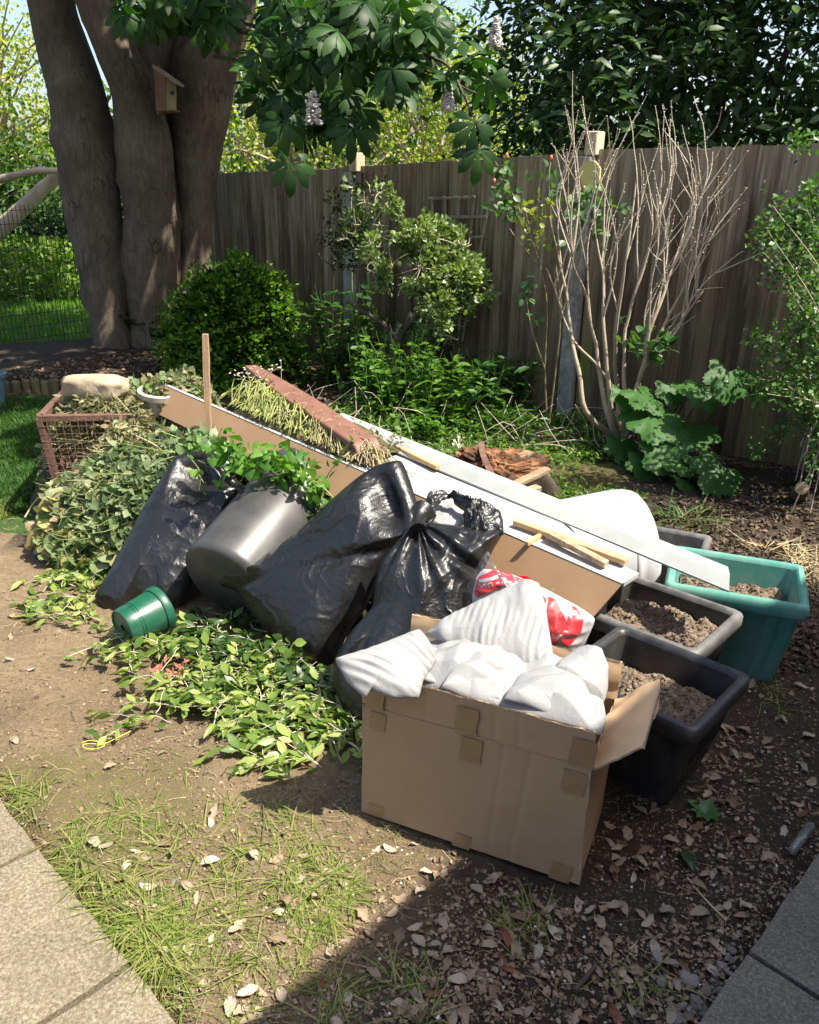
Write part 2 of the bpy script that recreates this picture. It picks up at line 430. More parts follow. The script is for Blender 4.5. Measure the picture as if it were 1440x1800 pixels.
class Cached:
    """height function sampled on a fine grid, looked up bilinearly"""
    def __init__(s, f, x0=-4.2, x1=3.4, y0=.4, y1=9.0, h=.018):
        s.x0, s.y0, s.h = x0, y0, h; x = np.arange(x0, x1, h); y = np.arange(y0, y1, h); X_, Y_ = np.meshgrid(x, y); s.g = f(X_, Y_); s.f = f
    def __call__(s, x, y):
        u = np.clip((np.asarray(x, float)-s.x0)/s.h, 0, s.g.shape[1]-1.001); v = np.clip((np.asarray(y, float)-s.y0)/s.h, 0, s.g.shape[0]-1.001)
        i = u.astype(int); j = v.astype(int); a = u-i; b = v-j; g = s.g
        return (g[j, i]*(1-a)+g[j, i+1]*a)*(1-b)+(g[j+1, i]*(1-a)+g[j+1, i+1]*a)*b
ghc = Cached(gh)
def nonuni(a, b, step, A, B, k=1.25):
    m = list(np.arange(a, b, step)); s = step; x = b
    while x < B: m.append(x); s *= k; x += s
    m.append(B); s = step; x = a; l = []
    while x > A: s *= k; x -= s; l.append(max(x, A))
    return np.array(l[::-1]+m)
gx = nonuni(-3.4, 2.9, .025, -90, 90); gy = nonuni(.4, 7.0, .025, -30, 150)
X, Y = np.meshgrid(gx, gy, indexing='xy'); Zg = gh(X, Y); GP = np.stack([X, Y, Zg], -1)
mb = MB(); mb.grid(GP)
def groundmat():
    m, t, p = newmat('soil'); p.inputs['Specular IOR Level'].default_value = .25
    a = nd(t, 'ShaderNodeVertexColor', layer_name='zone'); sp = nd(t, 'ShaderNodeSeparateColor'); t.links.new(a.outputs[0], sp.inputs[0])
    n1 = noise(t, 2.2, 8, .65); n2 = noise(t, 45, 8, .75); n3 = noise(t, 260, 4, .7)
    dry = ramp(t, [(.3, (.095, .068, .040)), (.5, (.175, .128, .078)), (.72, (.30, .23, .148))]); t.links.new(mth(t, 'ADD', mth(t, 'MULTIPLY', n1.outputs[0], .45), mth(t, 'MULTIPLY', n2.outputs[0], .55)), dry.inputs[0])
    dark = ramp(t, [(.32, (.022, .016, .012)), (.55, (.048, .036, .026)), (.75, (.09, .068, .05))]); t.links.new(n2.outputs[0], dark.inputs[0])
    lawn = ramp(t, [(.3, (.02, .04, .01)), (.55, (.045, .09, .018)), (.75, (.09, .13, .03))]); t.links.new(n2.outputs[0], lawn.inputs[0])
    moss = ramp(t, [(.35, (.075, .062, .025)), (.6, (.12, .12, .03))]); t.links.new(n2.outputs[0], moss.inputs[0])
    jig = mth(t, 'MULTIPLY', mth(t, 'SUBTRACT', n2.outputs[0], .5), 1.2)
    def ed(o, lo=.42, hi=.62):
        k = ramp(t, [(lo, (0, 0, 0)), (hi, (1, 1, 1))]); t.links.new(mth(t, 'ADD', o, jig), k.inputs[0]); return k.outputs[0]
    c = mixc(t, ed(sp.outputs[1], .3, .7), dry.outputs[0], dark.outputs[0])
    c = mixc(t, mth(t, 'MULTIPLY', ed(sp.outputs[2], .4, .7), .8), c, moss.outputs[0])
    c = mixc(t, ed(sp.outputs[0], .35, .6), c, lawn.outputs[0])
    t.links.new(c, p.inputs['Base Color']); p.inputs['Roughness'].default_value = .92
    h = mth(t, 'ADD', mth(t, 'MULTIPLY', n2.outputs[0], 1.), mth(t, 'MULTIPLY', n3.outputs[0], .35))
    bumpn(t, p, h, .9, .012)
    return m
MSOIL = groundmat()
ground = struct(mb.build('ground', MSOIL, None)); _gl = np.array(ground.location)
def zones(P):
    x, y = P[:, 0], P[:, 1]; q = xyz(x, y)
    behind = (x-LOG0[0])*_ln[0]+(y-LOG0[1])*_ln[1]
    w = fbm(q, 1.6, 3, 77)
    lawn = np.maximum(((y > 3.6) & (behind < -.05) & (x < -1.75)).astype(float), sstep(7.5, 7.9, y+.25*(x+2.5)))
    lawn = np.maximum(lawn, 0)
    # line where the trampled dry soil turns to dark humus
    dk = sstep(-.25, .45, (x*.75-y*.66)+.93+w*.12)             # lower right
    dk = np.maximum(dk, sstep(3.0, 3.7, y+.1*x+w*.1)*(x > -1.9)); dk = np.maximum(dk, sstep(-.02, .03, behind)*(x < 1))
    ms = sstep(.35, 1.1, fbm(q, 1.1, 4, 33)+.35*np.exp(-((x+.35)**2+(y-1.6)**2)/.2))*.6
    return np.stack([lawn, dk, ms, np.ones_like(x)], 1)
def setcol(o, fn, off):
    n = len(o.data.vertices); co = np.zeros(n*3, np.float32); o.data.vertices.foreach_get('co', co); co = co.reshape(-1, 3)+off
    at = o.data.color_attributes.new('zone', 'FLOAT_COLOR', 'POINT'); at.data.foreach_set('color', fn(co).astype(np.float32).ravel())
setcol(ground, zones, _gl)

# slabs
def slabmat(name, c0, c1, c2):
    m, t, p = newmat(name); n = noise(t, 140, 4, .8); n1 = noise(t, 3, 6, .7); n2 = noise(t, 420, 2, .6)
    r = ramp(t, [(.33, c0), (.5, c1), (.68, c2)]); t.links.new(n.outputs[0], r.inputs[0])
    v = ramp(t, [(.3, (.72, .72, .70)), (.7, (1.08, 1.06, 1.02))]); t.links.new(n1.outputs[0], v.inputs[0])
    oi = nd(t, 'ShaderNodeObjectInfo'); vv = mth(t, 'ADD', mth(t, 'MULTIPLY', oi.outputs['Random'], .16), .92)
    c = mixc(t, 1., r.outputs[0], v.outputs[0], 'MULTIPLY'); h = nd(t, 'ShaderNodeHueSaturation'); t.links.new(c, h.inputs['Color']); t.links.new(vv, h.inputs['Value'])
    t.links.new(h.outputs[0], p.inputs['Base Color']); p.inputs['Roughness'].default_value = .9; p.inputs['Specular IOR Level'].default_value = .3
    bumpn(t, p, mth(t, 'ADD', n.outputs[0], n2.outputs[0]), .7, .004); return m
MSL = slabmat('sandy_concrete', (.105, .085, .058), (.20, .17, .12), (.37, .325, .245))
MSR = slabmat('grey_concrete', (.10, .095, .08), (.19, .18, .15), (.34, .32, .27))
def slabs(name, o2, a, p, la, lp, ia, ip, mat, thick=.05, z=.012):
    root = bpy.data.objects.new(name, None); COL.objects.link(root); root.location = (float(o2[0]), float(o2[1]), 0); root['kind'] = 'structure'
    for i in range(*ia):
        for j in range(*ip):
            g = .007; c = o2+a*(la*(i+.5))+p*(lp*(j+.5)); R = np.array([[a[0], p[0], 0], [a[1], p[1], 0], [0, 0, 1.]])
            if np.linalg.det(R) < 0: R[:, 1] *= -1
            nx, ny = 14, 14; gx_ = np.linspace(-1, 1, nx); U, Vv = np.meshgrid(gx_, gx_)
            ed = np.minimum(1-np.abs(U), 1-np.abs(Vv)); wob = .0035*fbm(xyz(U*3+i*7, Vv*3+j*5), 1, 3, 4)
            hx, hy = la/2-g, lp/2-g
            top = np.stack([U*(hx+wob*(np.abs(U) == 1)), Vv*(hy+wob*(np.abs(Vv) == 1)), thick/2-.004*(ed == 0)+.0012*fbm(xyz(U+i*3, Vv+j), 2, 3, 1)], -1)
            rim = np.concatenate([top[0, :], top[1:, -1], top[-1, -2::-1], top[-2:0:-1, 0]]); low = rim.copy(); low[:, 2] = -thick/2
            mb = MB(); T = np.array([c[0], c[1], z-thick/2]); mb.grid(top@R.T+T); mb.grid(np.array([rim, low])@R.T+T, closev=True, flip=True)
            mb.build('slab', mat, root, smooth=False)
    return root
slabs('left_path', PL0, pla, plp, .475, .62, (-3, 3), (0, 2), MSL)
slabs('right_path', PR0, pra, prp, .60, .60, (-2, 5), (0, 2), MSR)

# the house whose eave casts the straight shade over the lower right; it stands right behind the photographer
HB, HW = np.array([.10, 1.55]), np.array([.713, .700]); HW /= np.linalg.norm(HW)
EH = 3.0; eo = HB+np.array([SUND[0], SUND[1]])/SUND[2]*EH; HP = np.array([HW[1], -HW[0]])
MBRK = M('red_brick', [(.16, .07, .05), (.3, .14, .09)], .85, 14, bump=.4)
MGUT = M('white_gutter', (.7, .7, .68), .4)
MTILE = M('roof_tile', [(.10, .06, .045), (.19, .11, .08)], .8, 9)
hs = thing('house', 'brick house wall and eave beside the right hand path, casting the straight shade', 'house', (eo[0]+HP[0]*.5, eo[1]+HP[1]*.5, 0))
RH = np.array([[HW[0], HP[0], 0], [HW[1], HP[1], 0], [0, 0, 1.]])
def hp(a, b, z): q = eo+HW*a+HP*b; return np.array([q[0], q[1], z])
MB().box(hp(-.4, .55, 1.4), (6.4, .3, 2.8), RH).build('wall', MBRK, hs, smooth=False)
mb = MB()
Vr = np.array([hp(-3.8, 0.02, EH-.05), hp(3.2, 0.02, EH-.05), hp(3.2, 2.4, EH+1.2), hp(-3.8, 2.4, EH+1.2)]); mb.add(np.vstack([Vr, Vr+[0, 0, .08]]), [[3, 2, 1, 0], [4, 5, 6, 7], [0, 1, 5, 4], [1, 2, 6, 5], [2, 3, 7, 6], [3, 0, 4, 7]])
mb.build('roof', MTILE, hs, smooth=False)
MB().box(hp(-.3, .045, EH-.02), (7.0, .09, .09), RH).build('gutter', MGUT, hs, smooth=False)

# ------------------------------------------------------------------ closeboard fence
def fencemat():
    m, t, p = newmat('weathered_boards'); tc = nd(t, 'ShaderNodeTexCoord'); oi = nd(t, 'ShaderNodeObjectInfo')
    ad = nd(t, 'ShaderNodeVectorMath', operation='ADD'); sc = nd(t, 'ShaderNodeVectorMath', operation='SCALE'); sc.inputs[0].default_value = (13, 7, 5)
    t.links.new(oi.outputs['Random'], sc.inputs['Scale']); t.links.new(tc.outputs['Object'], ad.inputs[0]); t.links.new(sc.outputs[0], ad.inputs[1])
    def nz(scale, st, det=6, ro=.65):
        mp = nd(t, 'ShaderNodeMapping'); mp.inputs['Scale'].default_value = st; n = nd(t, 'ShaderNodeTexNoise'); n.inputs['Scale'].default_value = scale
        n.inputs['Detail'].default_value = det; n.inputs['Roughness'].default_value = ro; t.links.new(ad.outputs[0], mp.inputs[0]); t.links.new(mp.outputs[0], n.inputs['Vector']); return n.outputs[0]
    grain = nz(45, (1, 1, .03)); streak = nz(7, (1, 1, .16)); blot = nz(2.5, (1, 1, .5))
    base = ramp(t, [(.3, (.058, .041, .025)), (.5, (.15, .106, .067)), (.72, (.28, .21, .14))]); t.links.new(mth(t, 'ADD', mth(t, 'MULTIPLY', grain, .55), mth(t, 'MULTIPLY', streak, .45)), base.inputs[0])
    hsv = nd(t, 'ShaderNodeHueSaturation'); t.links.new(base.outputs[0], hsv.inputs['Color']); t.links.new(mth(t, 'ADD', mth(t, 'MULTIPLY', oi.outputs['Random'], 1.0), .5), hsv.inputs['Value'])
    z = nd(t, 'ShaderNodeSeparateXYZ'); t.links.new(tc.outputs['Object'], z.inputs[0])
    # silvered and lichened towards the top, running down in streaks
    up = ramp(t, [(.45, (0, 0, 0)), (1., (1, 1, 1))]); t.links.new(mth(t, 'ADD', mth(t, 'DIVIDE', z.outputs[2], 1.75), mth(t, 'MULTIPLY', mth(t, 'SUBTRACT', streak, .5), 2.4)), up.inputs[0])
    sil = ramp(t, [(.35, (.18, .145, .098)), (.65, (.44, .375, .27))]); t.links.new(grain, sil.inputs[0])
    c = mixc(t, mth(t, 'MULTIPLY', up.outputs[0], .75), hsv.outputs[0], sil.outputs[0])
    gr = ramp(t, [(.52, (0, 0, 0)), (.7, (1, 1, 1))]); t.links.new(mth(t, 'ADD', mth(t, 'SUBTRACT', blot, mth(t, 'MULTIPLY', z.outputs[2], .12)), mth(t, 'MULTIPLY', oi.outputs['Random'], .12)), gr.inputs[0])
    c = mixc(t, mth(t, 'MULTIPLY', gr.outputs[0], .8), c, (.13, .16, .03))
    t.links.new(c, p.inputs['Base Color']); p.inputs['Roughness'].default_value = .85; p.inputs['Specular IOR Level'].default_value = .25
    bumpn(t, p, grain, .6, .004); return m
MFEN = fencemat()
MPOST = M('concrete_post', [(.22, .21, .19), (.42, .41, .38)], .9, 20, bump=.4, dirt=((.10, .10, .06), 6, .5, .2))
MPALE = M('pale_post_wood', [(.42, .36, .24), (.62, .55, .40)], .8, 12, (1, 1, .2), bump=.3)
tops = [(380, 305), (500, 300), (620, 293), (700, 288), (860, 279), (1020, 266), (1045, 262), (1240, 260), (1440, 250)]
ts_ = np.array([[FP(*q)[0], FP(*q)[1]] for q in tops]); 
def ftop(s): return float(np.interp(s, ts_[:, 0], ts_[:, 1]))
fence = thing('closeboard_fence', 'tall weathered brown closeboard fence with concrete posts behind the flower bed', 'fence', (FA[0], FA[1], 0))
sB = float(FP(621, 500)[0]); s0 = float(FP(368, 320)[0])-.02; pitch = .088; i = 0; s = s0
while s < 3.6:
    w = .104+rng.uniform(-.006, .006); top = ftop(s)+rng.normal(0, .004); lean = .028*sstep(.2, 1.2, s)+rng.normal(0, .002)
    n = 9; zz = np.linspace(.0, top, n); bow = rng.normal(0, .004)
    V = []
    R3 = np.array([FU[0], FU[1], 0]); N3 = np.array([FN[0], FN[1], 0]); base = np.array(worldloc(fence))*0+fpt(s, 0)
    for z in zz:
        q = z/top; x0 = lean*q+bow*math.sin(q*3.1); ww = w
        for (a, b) in ((0, .022), (ww, .004), (ww, -.001), (0, .010)):
            V.append(R3*(a+x0)+N3*(b+bow*q)+np.array([0, 0, z+(a-.05)*rng.normal(0, .02)*(z == zz[-1])]))
    V = np.array(V).reshape(n, 4, 3); mb = MB(); mb.grid(V, closev=True); mb.add(V[-1], [[0, 1, 2, 3]])
    me = mb.mesh('board', smooth=False); me.materials.append(MFEN); inst('board', me, base, parent=fence)
    s += pitch+rng.uniform(-.005, .005); i += 1
RF = np.array([[FU[0], -FN[0], 0], [FU[1], -FN[1], 0], [0, 0, 1.]])
d_ = abs(sB)
for s, lean in ((sB, 0.), (0, .0), (d_, .0)):
    h = ftop(s)+(-.02 if s <= d_*.5 else 0)
    MB().box(fpt(s, h/2-.02, .035), (.105, .075, h), RF, ch=.008).build('post', MPOST, fence, smooth=False)
# wooden heads of the two posts
P0 = FP(1046, 262)[0]; MB().box(fpt(P0, ftop(0)+.035, .01), (.085, .10, .14), RF, ch=.006).build('post_head', MPALE, fence, smooth=False, label='pale wooden post head standing above the boards')
P1 = FP(629, 285)[0]; MB().box(fpt(P1, ftop(P1)+.03, .01), (.09, .10, .14), RF, ch=.006).build('post_head', MPALE, fence, smooth=False)
for z in (.35, 1.0, 1.5):
    for (a, b) in ((s0, sB), (sB, 0), (0, d_), (d_, 3.5)):
        MB().box(fpt((a+b)/2, z, -.035), (b-a-.1, .05, .07), RF).build('rail', MFEN, fence, smooth=False)
# yellow hexagonal plaque nailed to the post
hx = [(1018, 297), (1033, 282), (1048, 283), (1057, 296), (1055, 322), (1040, 337), (1026, 330)]
pl = []
for q in hx: s_, z_, _ = FP(*q, .08); pl.append((float(s_), float(z_)))
MB().prism(pl, .0, .012, lambda V: np.array([fpt(v[0], v[1], .08+v[2]) for v in V])).build('yellow_plaque', M('yellow_plywood', [(.72, .60, .20), (.84, .72, .32)], .7, 9), None, smooth=False)
tag(bpy.data.objects['yellow_plaque'], 'yellow hexagonal plywood plaque fixed to the fence above the bare shrub', 'plaque')
# scrolled iron bracket
MIRON = M('black_iron', (.02, .02, .02), .5, 20)
b0 = FP(640, 325, .06); hk = thing('hanging_bracket', 'black scrolled iron hanging bracket on the fence beside the left post', 'bracket', b0[2])
arm = np.array([FP(*q, .07+.0)[2] for q in ((638, 322), (612, 322), (604, 318), (599, 322), (601, 329), (607, 328))])
MB().tube(spl(arm, 24), .006, 6).build('arm', MIRON, hk); MB().tube(spl(np.array([FP(*q, .065)[2] for q in ((606, 322), (622, 340), (628, 352))]), 8), .006, 6).build('brace', MIRON, hk)
MB().box(FP(638, 318, .05)[2], (.03, .012, .12), RF).build('back_plate', MIRON, hk, smooth=False)

# ------------------------------------------------------------------ log edging of the raised bed
MLOG = M('log_edging_wood', [(.09, .075, .035), (.20, .165, .08)], .85, 12, (1, 1, .2), rnd=.25)
ed = thing('log_edging', 'low edging of upright half logs holding the raised bed under the tree', 'edging', LOG0)
Ls = np.linalg.norm((LOG1-LOG0)[:2]); k = 0; s = 0
while s < Ls and k < 60:
    r = .034+rng.uniform(-.004, .004); q = LOG0[:2]+_ld*s-_ln*.0; h = .15+rng.uniform(-.012, .012)
    MB().tube([[q[0], q[1], -.05], [q[0], q[1], h-.012], [q[0]+.001, q[1], h]], [r, r, r*.8], 8).build('log', MLOG, ed, smooth=False); s += 2*r+.003; k += 1
# ================================================================== OBJECTS
# ------------------------------------------------------------------ cardboard box
MCARD = M('cardboard', [(.40, .265, .155), (.45, .305, .185)], .78, 5, bump=.12, bdist=.002, bscale=90, spec=.3, dirt=((.34, .22, .125), 2.5, .5, .25))
MCARDIN = M('cardboard_inside', [(.50, .34, .20), (.56, .39, .235)], .8, 5, bump=.1, bdist=.002, bscale=90, spec=.3)
MTAPE = M('parcel_tape', [(.31, .195, .10), (.35, .225, .12)], .34, 14, bump=.25, bdist=.002, bscale=30, spec=.5)
MFLUTE = M('cut_cardboard_edge', [(.30, .20, .12), (.55, .42, .28)], .9, 60, bump=.3)
bFL, bFR = G(638, 1430), G(1015, 1558); be = bFR-bFL; BL = np.linalg.norm(be); be /= BL; bn = np.array([-be[1], be[0], 0]); BD, BH, FLP, TH = .30, .35, .098, .005
box = thing('cardboard_box', 'large open brown cardboard box full of white foam sheet, standing in front of the rubbish', 'box', bFL+be*BL/2+bn*BD/2)
bz = np.array([0, 0, 1.])
def bp(a, b, c): return bFL+be*a+bn*b+bz*(c+.006)
def panel(name, O, U_, V_, lu, lv, nrm, mat, crease=(), nu=40, nv=20, warp=.0015, edge=0, inner=None, seed=0, parent=box, tap=0.):
    """cardboard panel: thin slab with creases and a slight warp; edge=1 shows the fluting along its far edge"""
    u = np.linspace(0, 1, nu); v = np.linspace(0, 1, nv); UU, VV = np.meshgrid(u, v)
    h = warp*fbm(xyz(UU*3+seed, VV*2), 1, 3, 5)*2
    for (c0, c1, dd) in crease: h = h-dd*np.exp(-((UU-(c0+(c1-c0)*VV))/.008)**2)
    h = h+0*h
    ex = (VV == 1)*(.0025*fbm(xyz(UU*30, seed), 1, 3, 8)) if edge else 0
    P = O+U_*(UU*lu*(1-tap*VV)+tap*VV*lu/2)[..., None]+V_*(VV*lv+ex)[..., None]+nrm*h[..., None]
    mb = MB(); mb.grid(P); mb.grid(P-nrm*TH, mi=1, flip=True)
    rim = lambda Q: np.concatenate([Q[0], Q[1:, -1], Q[-1, -2::-1], Q[-2:0:-1, 0]])
    mb.grid(np.array([rim(P), rim(P-nrm*TH)]), closev=True, mi=2)
    o = mb.build(name, [mat, inner or MCARDIN, MFLUTE], parent)
    o.data.set_sharp_from_angle(angle=.9)
    if edge:                                                # fluting seen on the cut edge
        w = MB(); n = int(lu/.0035); q = np.linspace(.01, .99, n*2); z = .5+.5*np.where(np.arange(n*2) % 2, 1, -1)
        a = O+U_*(q*lu)[:, None]+V_*(lv+.0015)-nrm*(TH*z)[:, None]
        w.grid(np.array([a+nrm*.0006, a-nrm*.0006])); w.grid(np.array([a+V_*.002, a-V_*.002])); f = w.build('fluting', MFLUTE, o)
    return o
panel('front_panel', bp(0, 0, 0), be, bz, BL, BH, -bn, MCARD, [(.60, .645, .002), (.70, .76, .002)], 90, 30, .0006)
panel('back_panel', bp(0, BD, 0), be, bz, BL, BH, bn, MCARD, [])
panel('side_panel', bp(BL+.001, 0, 0), bn, bz, BD, BH, be, MCARD, [(.5, .5, .002)])
panel('side_panel', bp(-.001, 0, 0), bn, bz, BD, BH, -be, MCARD, [])
panel('base_panel', bp(0, 0, .004), be, bn, BL, BD, -bz, MCARD, [])
fz = bz*.995-bn*.03
panel('flap', bp(.0, .001, BH+.002), be, fz/np.linalg.norm(fz), BL, FLP, -bn, MCARD, [(.3, .3, .002), (.44, .44, .002), (.60, .60, .0025), (.70, .70, .002)], 90, 12, .0012, 1, seed=3)
q = bz*.98+bn*.2; panel('flap', bp(.0, BD-.001, BH+.002), be, q/np.linalg.norm(q), BL, FLP+.005, bn, MCARD, [(.5, .5, .002)], 60, 12, .003, 1, seed=9)
q = bz*.62+be*.78; panel('flap', bp(BL, .003, BH+.002), bn, q/np.linalg.norm(q), BD-.01, .135, -np.cross(bn, q/np.linalg.norm(q))*-1, MCARD, [], 30, 12, .004, 1, seed=5)
q = bz*.35+be*.94; panel('flap', bp(0, .003, BH+.002), bn, q/np.linalg.norm(q), BD-.01, .10, bz*.86-be*.5, MCARD, [], 30, 12, .004, 1, seed=6)
def tape(px, py, w, h, wrap=0):
    d = ray(px, py); t = ((bFL-CC)@bn)/(d@bn); P = CC+d*t; P = P-bn*(.0022 if P[2] < BH+.004 else .0065)
    n = 8; u, v = np.meshgrid(np.linspace(-w/2, w/2, n), np.linspace(-h/2, h/2, n)); V = P+be*(u+.002*np.sin(v*80))[..., None]+bz*v[..., None]-bn*(.0008*fbm(xyz(u*60, v*60, px), 1, 2))[..., None]
    m_ = MB(); m_.grid(V); m_.grid(V+bn*.0008, flip=True); m_.build('tape', MTAPE, box)
for a in ((661, 1225, .05, .07), (664, 1268, .045, .055), (822, 1265, .055, .075), (828, 1318, .055, .07), (1026, 1322, .06, .075), (1009, 1375, .055, .065), (661, 1424, .045, .04), (812, 1478, .048, .045), (985, 1533, .052, .055)): tape(*a)

# ------------------------------------------------------------------ white foam sheet in and over the box
def foam():
    m, t, p = newmat('white_foam_sheet'); o = t.nodes['Material Output']; p.inputs['Base Color'].default_value = (.47, .47, .475, 1); p.inputs['Roughness'].default_value = .55; p.inputs['Specular IOR Level'].default_value = .4
    n = noise(t, 120, 4, .7); n2 = noise(t, 14, 5, .6, dist=.6); bumpn(t, p, mth(t, 'ADD', n.outputs[0], mth(t, 'MULTIPLY', n2.outputs[0], 3.)), .35, .004)
    tr = nd(t, 'ShaderNodeBsdfTranslucent'); tr.inputs[0].default_value = (.45, .45, .45, 1); mx = nd(t, 'ShaderNodeMixShader'); mx.inputs[0].default_value = .42
    t.links.new(p.outputs[0], mx.inputs[1]); t.links.new(tr.outputs[0], mx.inputs[2]); t.links.new(mx.outputs[0], o.inputs[0]); return m
MFOAM = foam()
def ribs(ang, per, amp, seed=0, crumple=.008):
    def f(u, v, T, px):
        a = u*math.cos(ang)+v*math.sin(ang); b = -u*math.sin(ang)+v*math.cos(ang)
        return amp*np.sin(2*PI*(a/per+1.1*vn(xyz(u, v), 7, seed)))*(.5+.6*vn(xyz(u, v), 12, seed+1))+crumple*fbm(xyz(a*9, b*3), 1, 4, seed+3)
    return f
def crump(seed, amp=.02, s=11):
    def f(u, v, T, px):
        w = .6*fbm(xyz(u, v), s*.6, 2, seed+5)/s
        cr = lambda x, y, k, sd: np.exp(-np.abs(vn(xyz(x, y), k, sd))/.09)
        return amp*(.75*ridge(u+w, v-w, s, seed)+.55*cr(u+w, v*.6-w, s*1.5, seed+1)+.45*cr(u*.7-v*.4, v+w, s*2.6, seed+2)+.22*cr(u-v, u+v, s*4.5, seed+3))-amp
    return f
def facets(seed, amp=1., lam=(.17, .12, .085, .055, .036), warp=.012):
    """crumple made of flat facets meeting in sharp straight creases, like thin foam or film"""
    r = np.random.default_rng(seed); K = [(r.uniform(0, PI), l*r.uniform(.85, 1.2), r.uniform(0, 2)) for l in lam]
    def f(u, v, T, px):
        w = warp*fbm(xyz(u, v), 9, 3, seed); h = 0
        for a, l, ph in K: h = h+l*.24*np.abs(((u*math.cos(a)+v*math.sin(a)+w)/l+ph+.35*vn(xyz(u, v), 6, seed+3)) % 2-1)
        return amp*(h-.04)
    return f
def sheet(poly, c, pl, bulge, disp, thin=.002, nr=44, na=260, lin=.7, name='foam_sheet', label='', cat='foam sheet', group='white foam sheets spilling from the box', mat=None, parent=None, power=2.):
    o = blob(poly, c, pl, bulge, disp, nr, na, 0, power, lin, thin).build(name, mat or MFOAM, parent)
    if parent is None: tag(o, label, cat, group)
    return o
bt = lambda a, b, c: bp(a, b, c)
sheet([(650, 1188), (700, 1165), (738, 1135), (775, 1128), (800, 1152), (842, 1140), (868, 1155), (905, 1168), (950, 1180), (985, 1178), (1030, 1190), (1058, 1222), (1066, 1262), (1058, 1290), (1040, 1291), (950, 1266), (840, 1235), (740, 1207)],
      (860, 1195), Plane(bt(0, .035, BH+.078), bt(BL, .035, BH+.078), bt(.3, BD, BH+.05)), .05, lambda u, v, T, p: facets(21, .75)(u, v, T, p)*np.clip((1-T)*3, 0, 1), name='foam_sheet', label='crumpled white foam sheet filling the top of the cardboard box')
sheet([(590, 1158), (640, 1142), (700, 1118), (738, 1106), (760, 1135), (768, 1160), (745, 1195), (735, 1228), (690, 1228), (648, 1215), (642, 1228), (612, 1200), (600, 1180)],
      (680, 1172), Plane(G(590, 1170, .50), G(738, 1110, .55), G(700, 1228, .44)), .03, ribs(1.0, .022, .0030, 3, .012), label='ribbed white foam sheet hanging out over the left end of the box')
sheet([(745, 1110), (800, 1075), (860, 1045), (925, 1018), (948, 1026), (958, 1060), (966, 1110), (975, 1165), (968, 1182), (930, 1176), (880, 1168), (830, 1148), (790, 1132)],
      (890, 1105), Plane(G(745, 1112, .46), G(972, 1178, .45), PY(925, 1018, 2.02)), .03, ribs(.25, .019, .0028, 8, .012), label='fan shaped ribbed white foam sheet standing up against the red printed bag')
sheet([(968, 1182), (985, 1160), (1010, 1140), (1032, 1134), (1052, 1146), (1062, 1180), (1064, 1215), (1058, 1240), (1030, 1235), (1000, 1215), (975, 1200)],
      (1020, 1185), Plane(G(970, 1190, .46), G(1062, 1200, .44), G(1032, 1134, .50)), .03, facets(31, .8), label='small looped fold of white foam sheet at the right end of the box')

for poly, c, zz, sd_, lab in (([(652, 1192), (690, 1158), (735, 1132), (782, 1148), (800, 1180), (768, 1202), (728, 1196)], (722, 1172), (.475, .45), 41, 'puffed white foam sheet at the left end inside the box'),
        ([(776, 1212), (800, 1172), (842, 1140), (905, 1160), (930, 1200), (880, 1228)], (850, 1195), (.50, .455), 42, 'folded white foam sheet in the middle of the box'),
        ([(885, 1236), (915, 1185), (975, 1166), (1020, 1196), (1050, 1242), (1038, 1276), (950, 1252)], (965, 1222), (.485, .45), 43, 'folded white foam sheet near the right front corner of the box')):
    P_ = np.array(poly, float); lo = P_[np.argmax(P_[:, 1])]; sheet(poly, c, Plane(G(poly[0][0], poly[0][1], zz[1]), G(lo[0], lo[1], zz[1]), G(c[0], poly[2][1], zz[0])), .02, facets(sd_, .75, (.15, .10, .05, .03)), nr=34, na=200, lin=.9, label=lab)
# ------------------------------------------------------------------ planters
def plasticmat(name, c, rough=.5, dust=(.3, .28, .25), amt=.35, rvar=.12):
    m, t, p = newmat(name); n = noise(t, 9, 8, .7); k = ramp(t, [(.4, (0, 0, 0)), (.75, (amt, amt, amt))]); t.links.new(n.outputs[0], k.inputs[0])
    geo = nd(t, 'ShaderNodeNewGeometry'); sx = nd(t, 'ShaderNodeSeparateXYZ'); t.links.new(geo.outputs['Normal'], sx.inputs[0])
    n3 = noise(t, 160, 3, .8); c2 = mixc(t, k.outputs[0], c, dust)
    s = ramp(t, [(.62, (0, 0, 0)), (.72, (.6, .6, .6))]); t.links.new(n3.outputs[0], s.inputs[0]); c2 = mixc(t, mth(t, 'MULTIPLY', s.outputs[0], k.outputs[0]), c2, dust)
    t.links.new(c2, p.inputs['Base Color']); p.inputs['Roughness'].default_value = rough
    rr = mth(t, 'ADD', mth(t, 'MULTIPLY', n.outputs[0], rvar*2), rough-rvar); t.links.new(rr, p.inputs['Roughness'])
    bumpn(t, p, mth(t, 'ADD', n.outputs[0], n3.outputs[0]), .12, .003); return m
MPBLK = plasticmat('black_plastic', (.018, .019, .021), .42, (.16, .15, .14), .30)
MPGRY = plasticmat('weathered_grey_plastic', (.07, .07, .072), .6, (.26, .25, .24), .7)
MPTEAL = plasticmat('teal_plastic', (.075, .27, .22), .5, (.24, .36, .31), .7)
MCOMP = M('potting_soil', [(.09, .066, .046), (.21, .16, .115), (.37, .30, .225)], .95, 45, bump=1., bdist=.012, bscale=110, spec=.15)
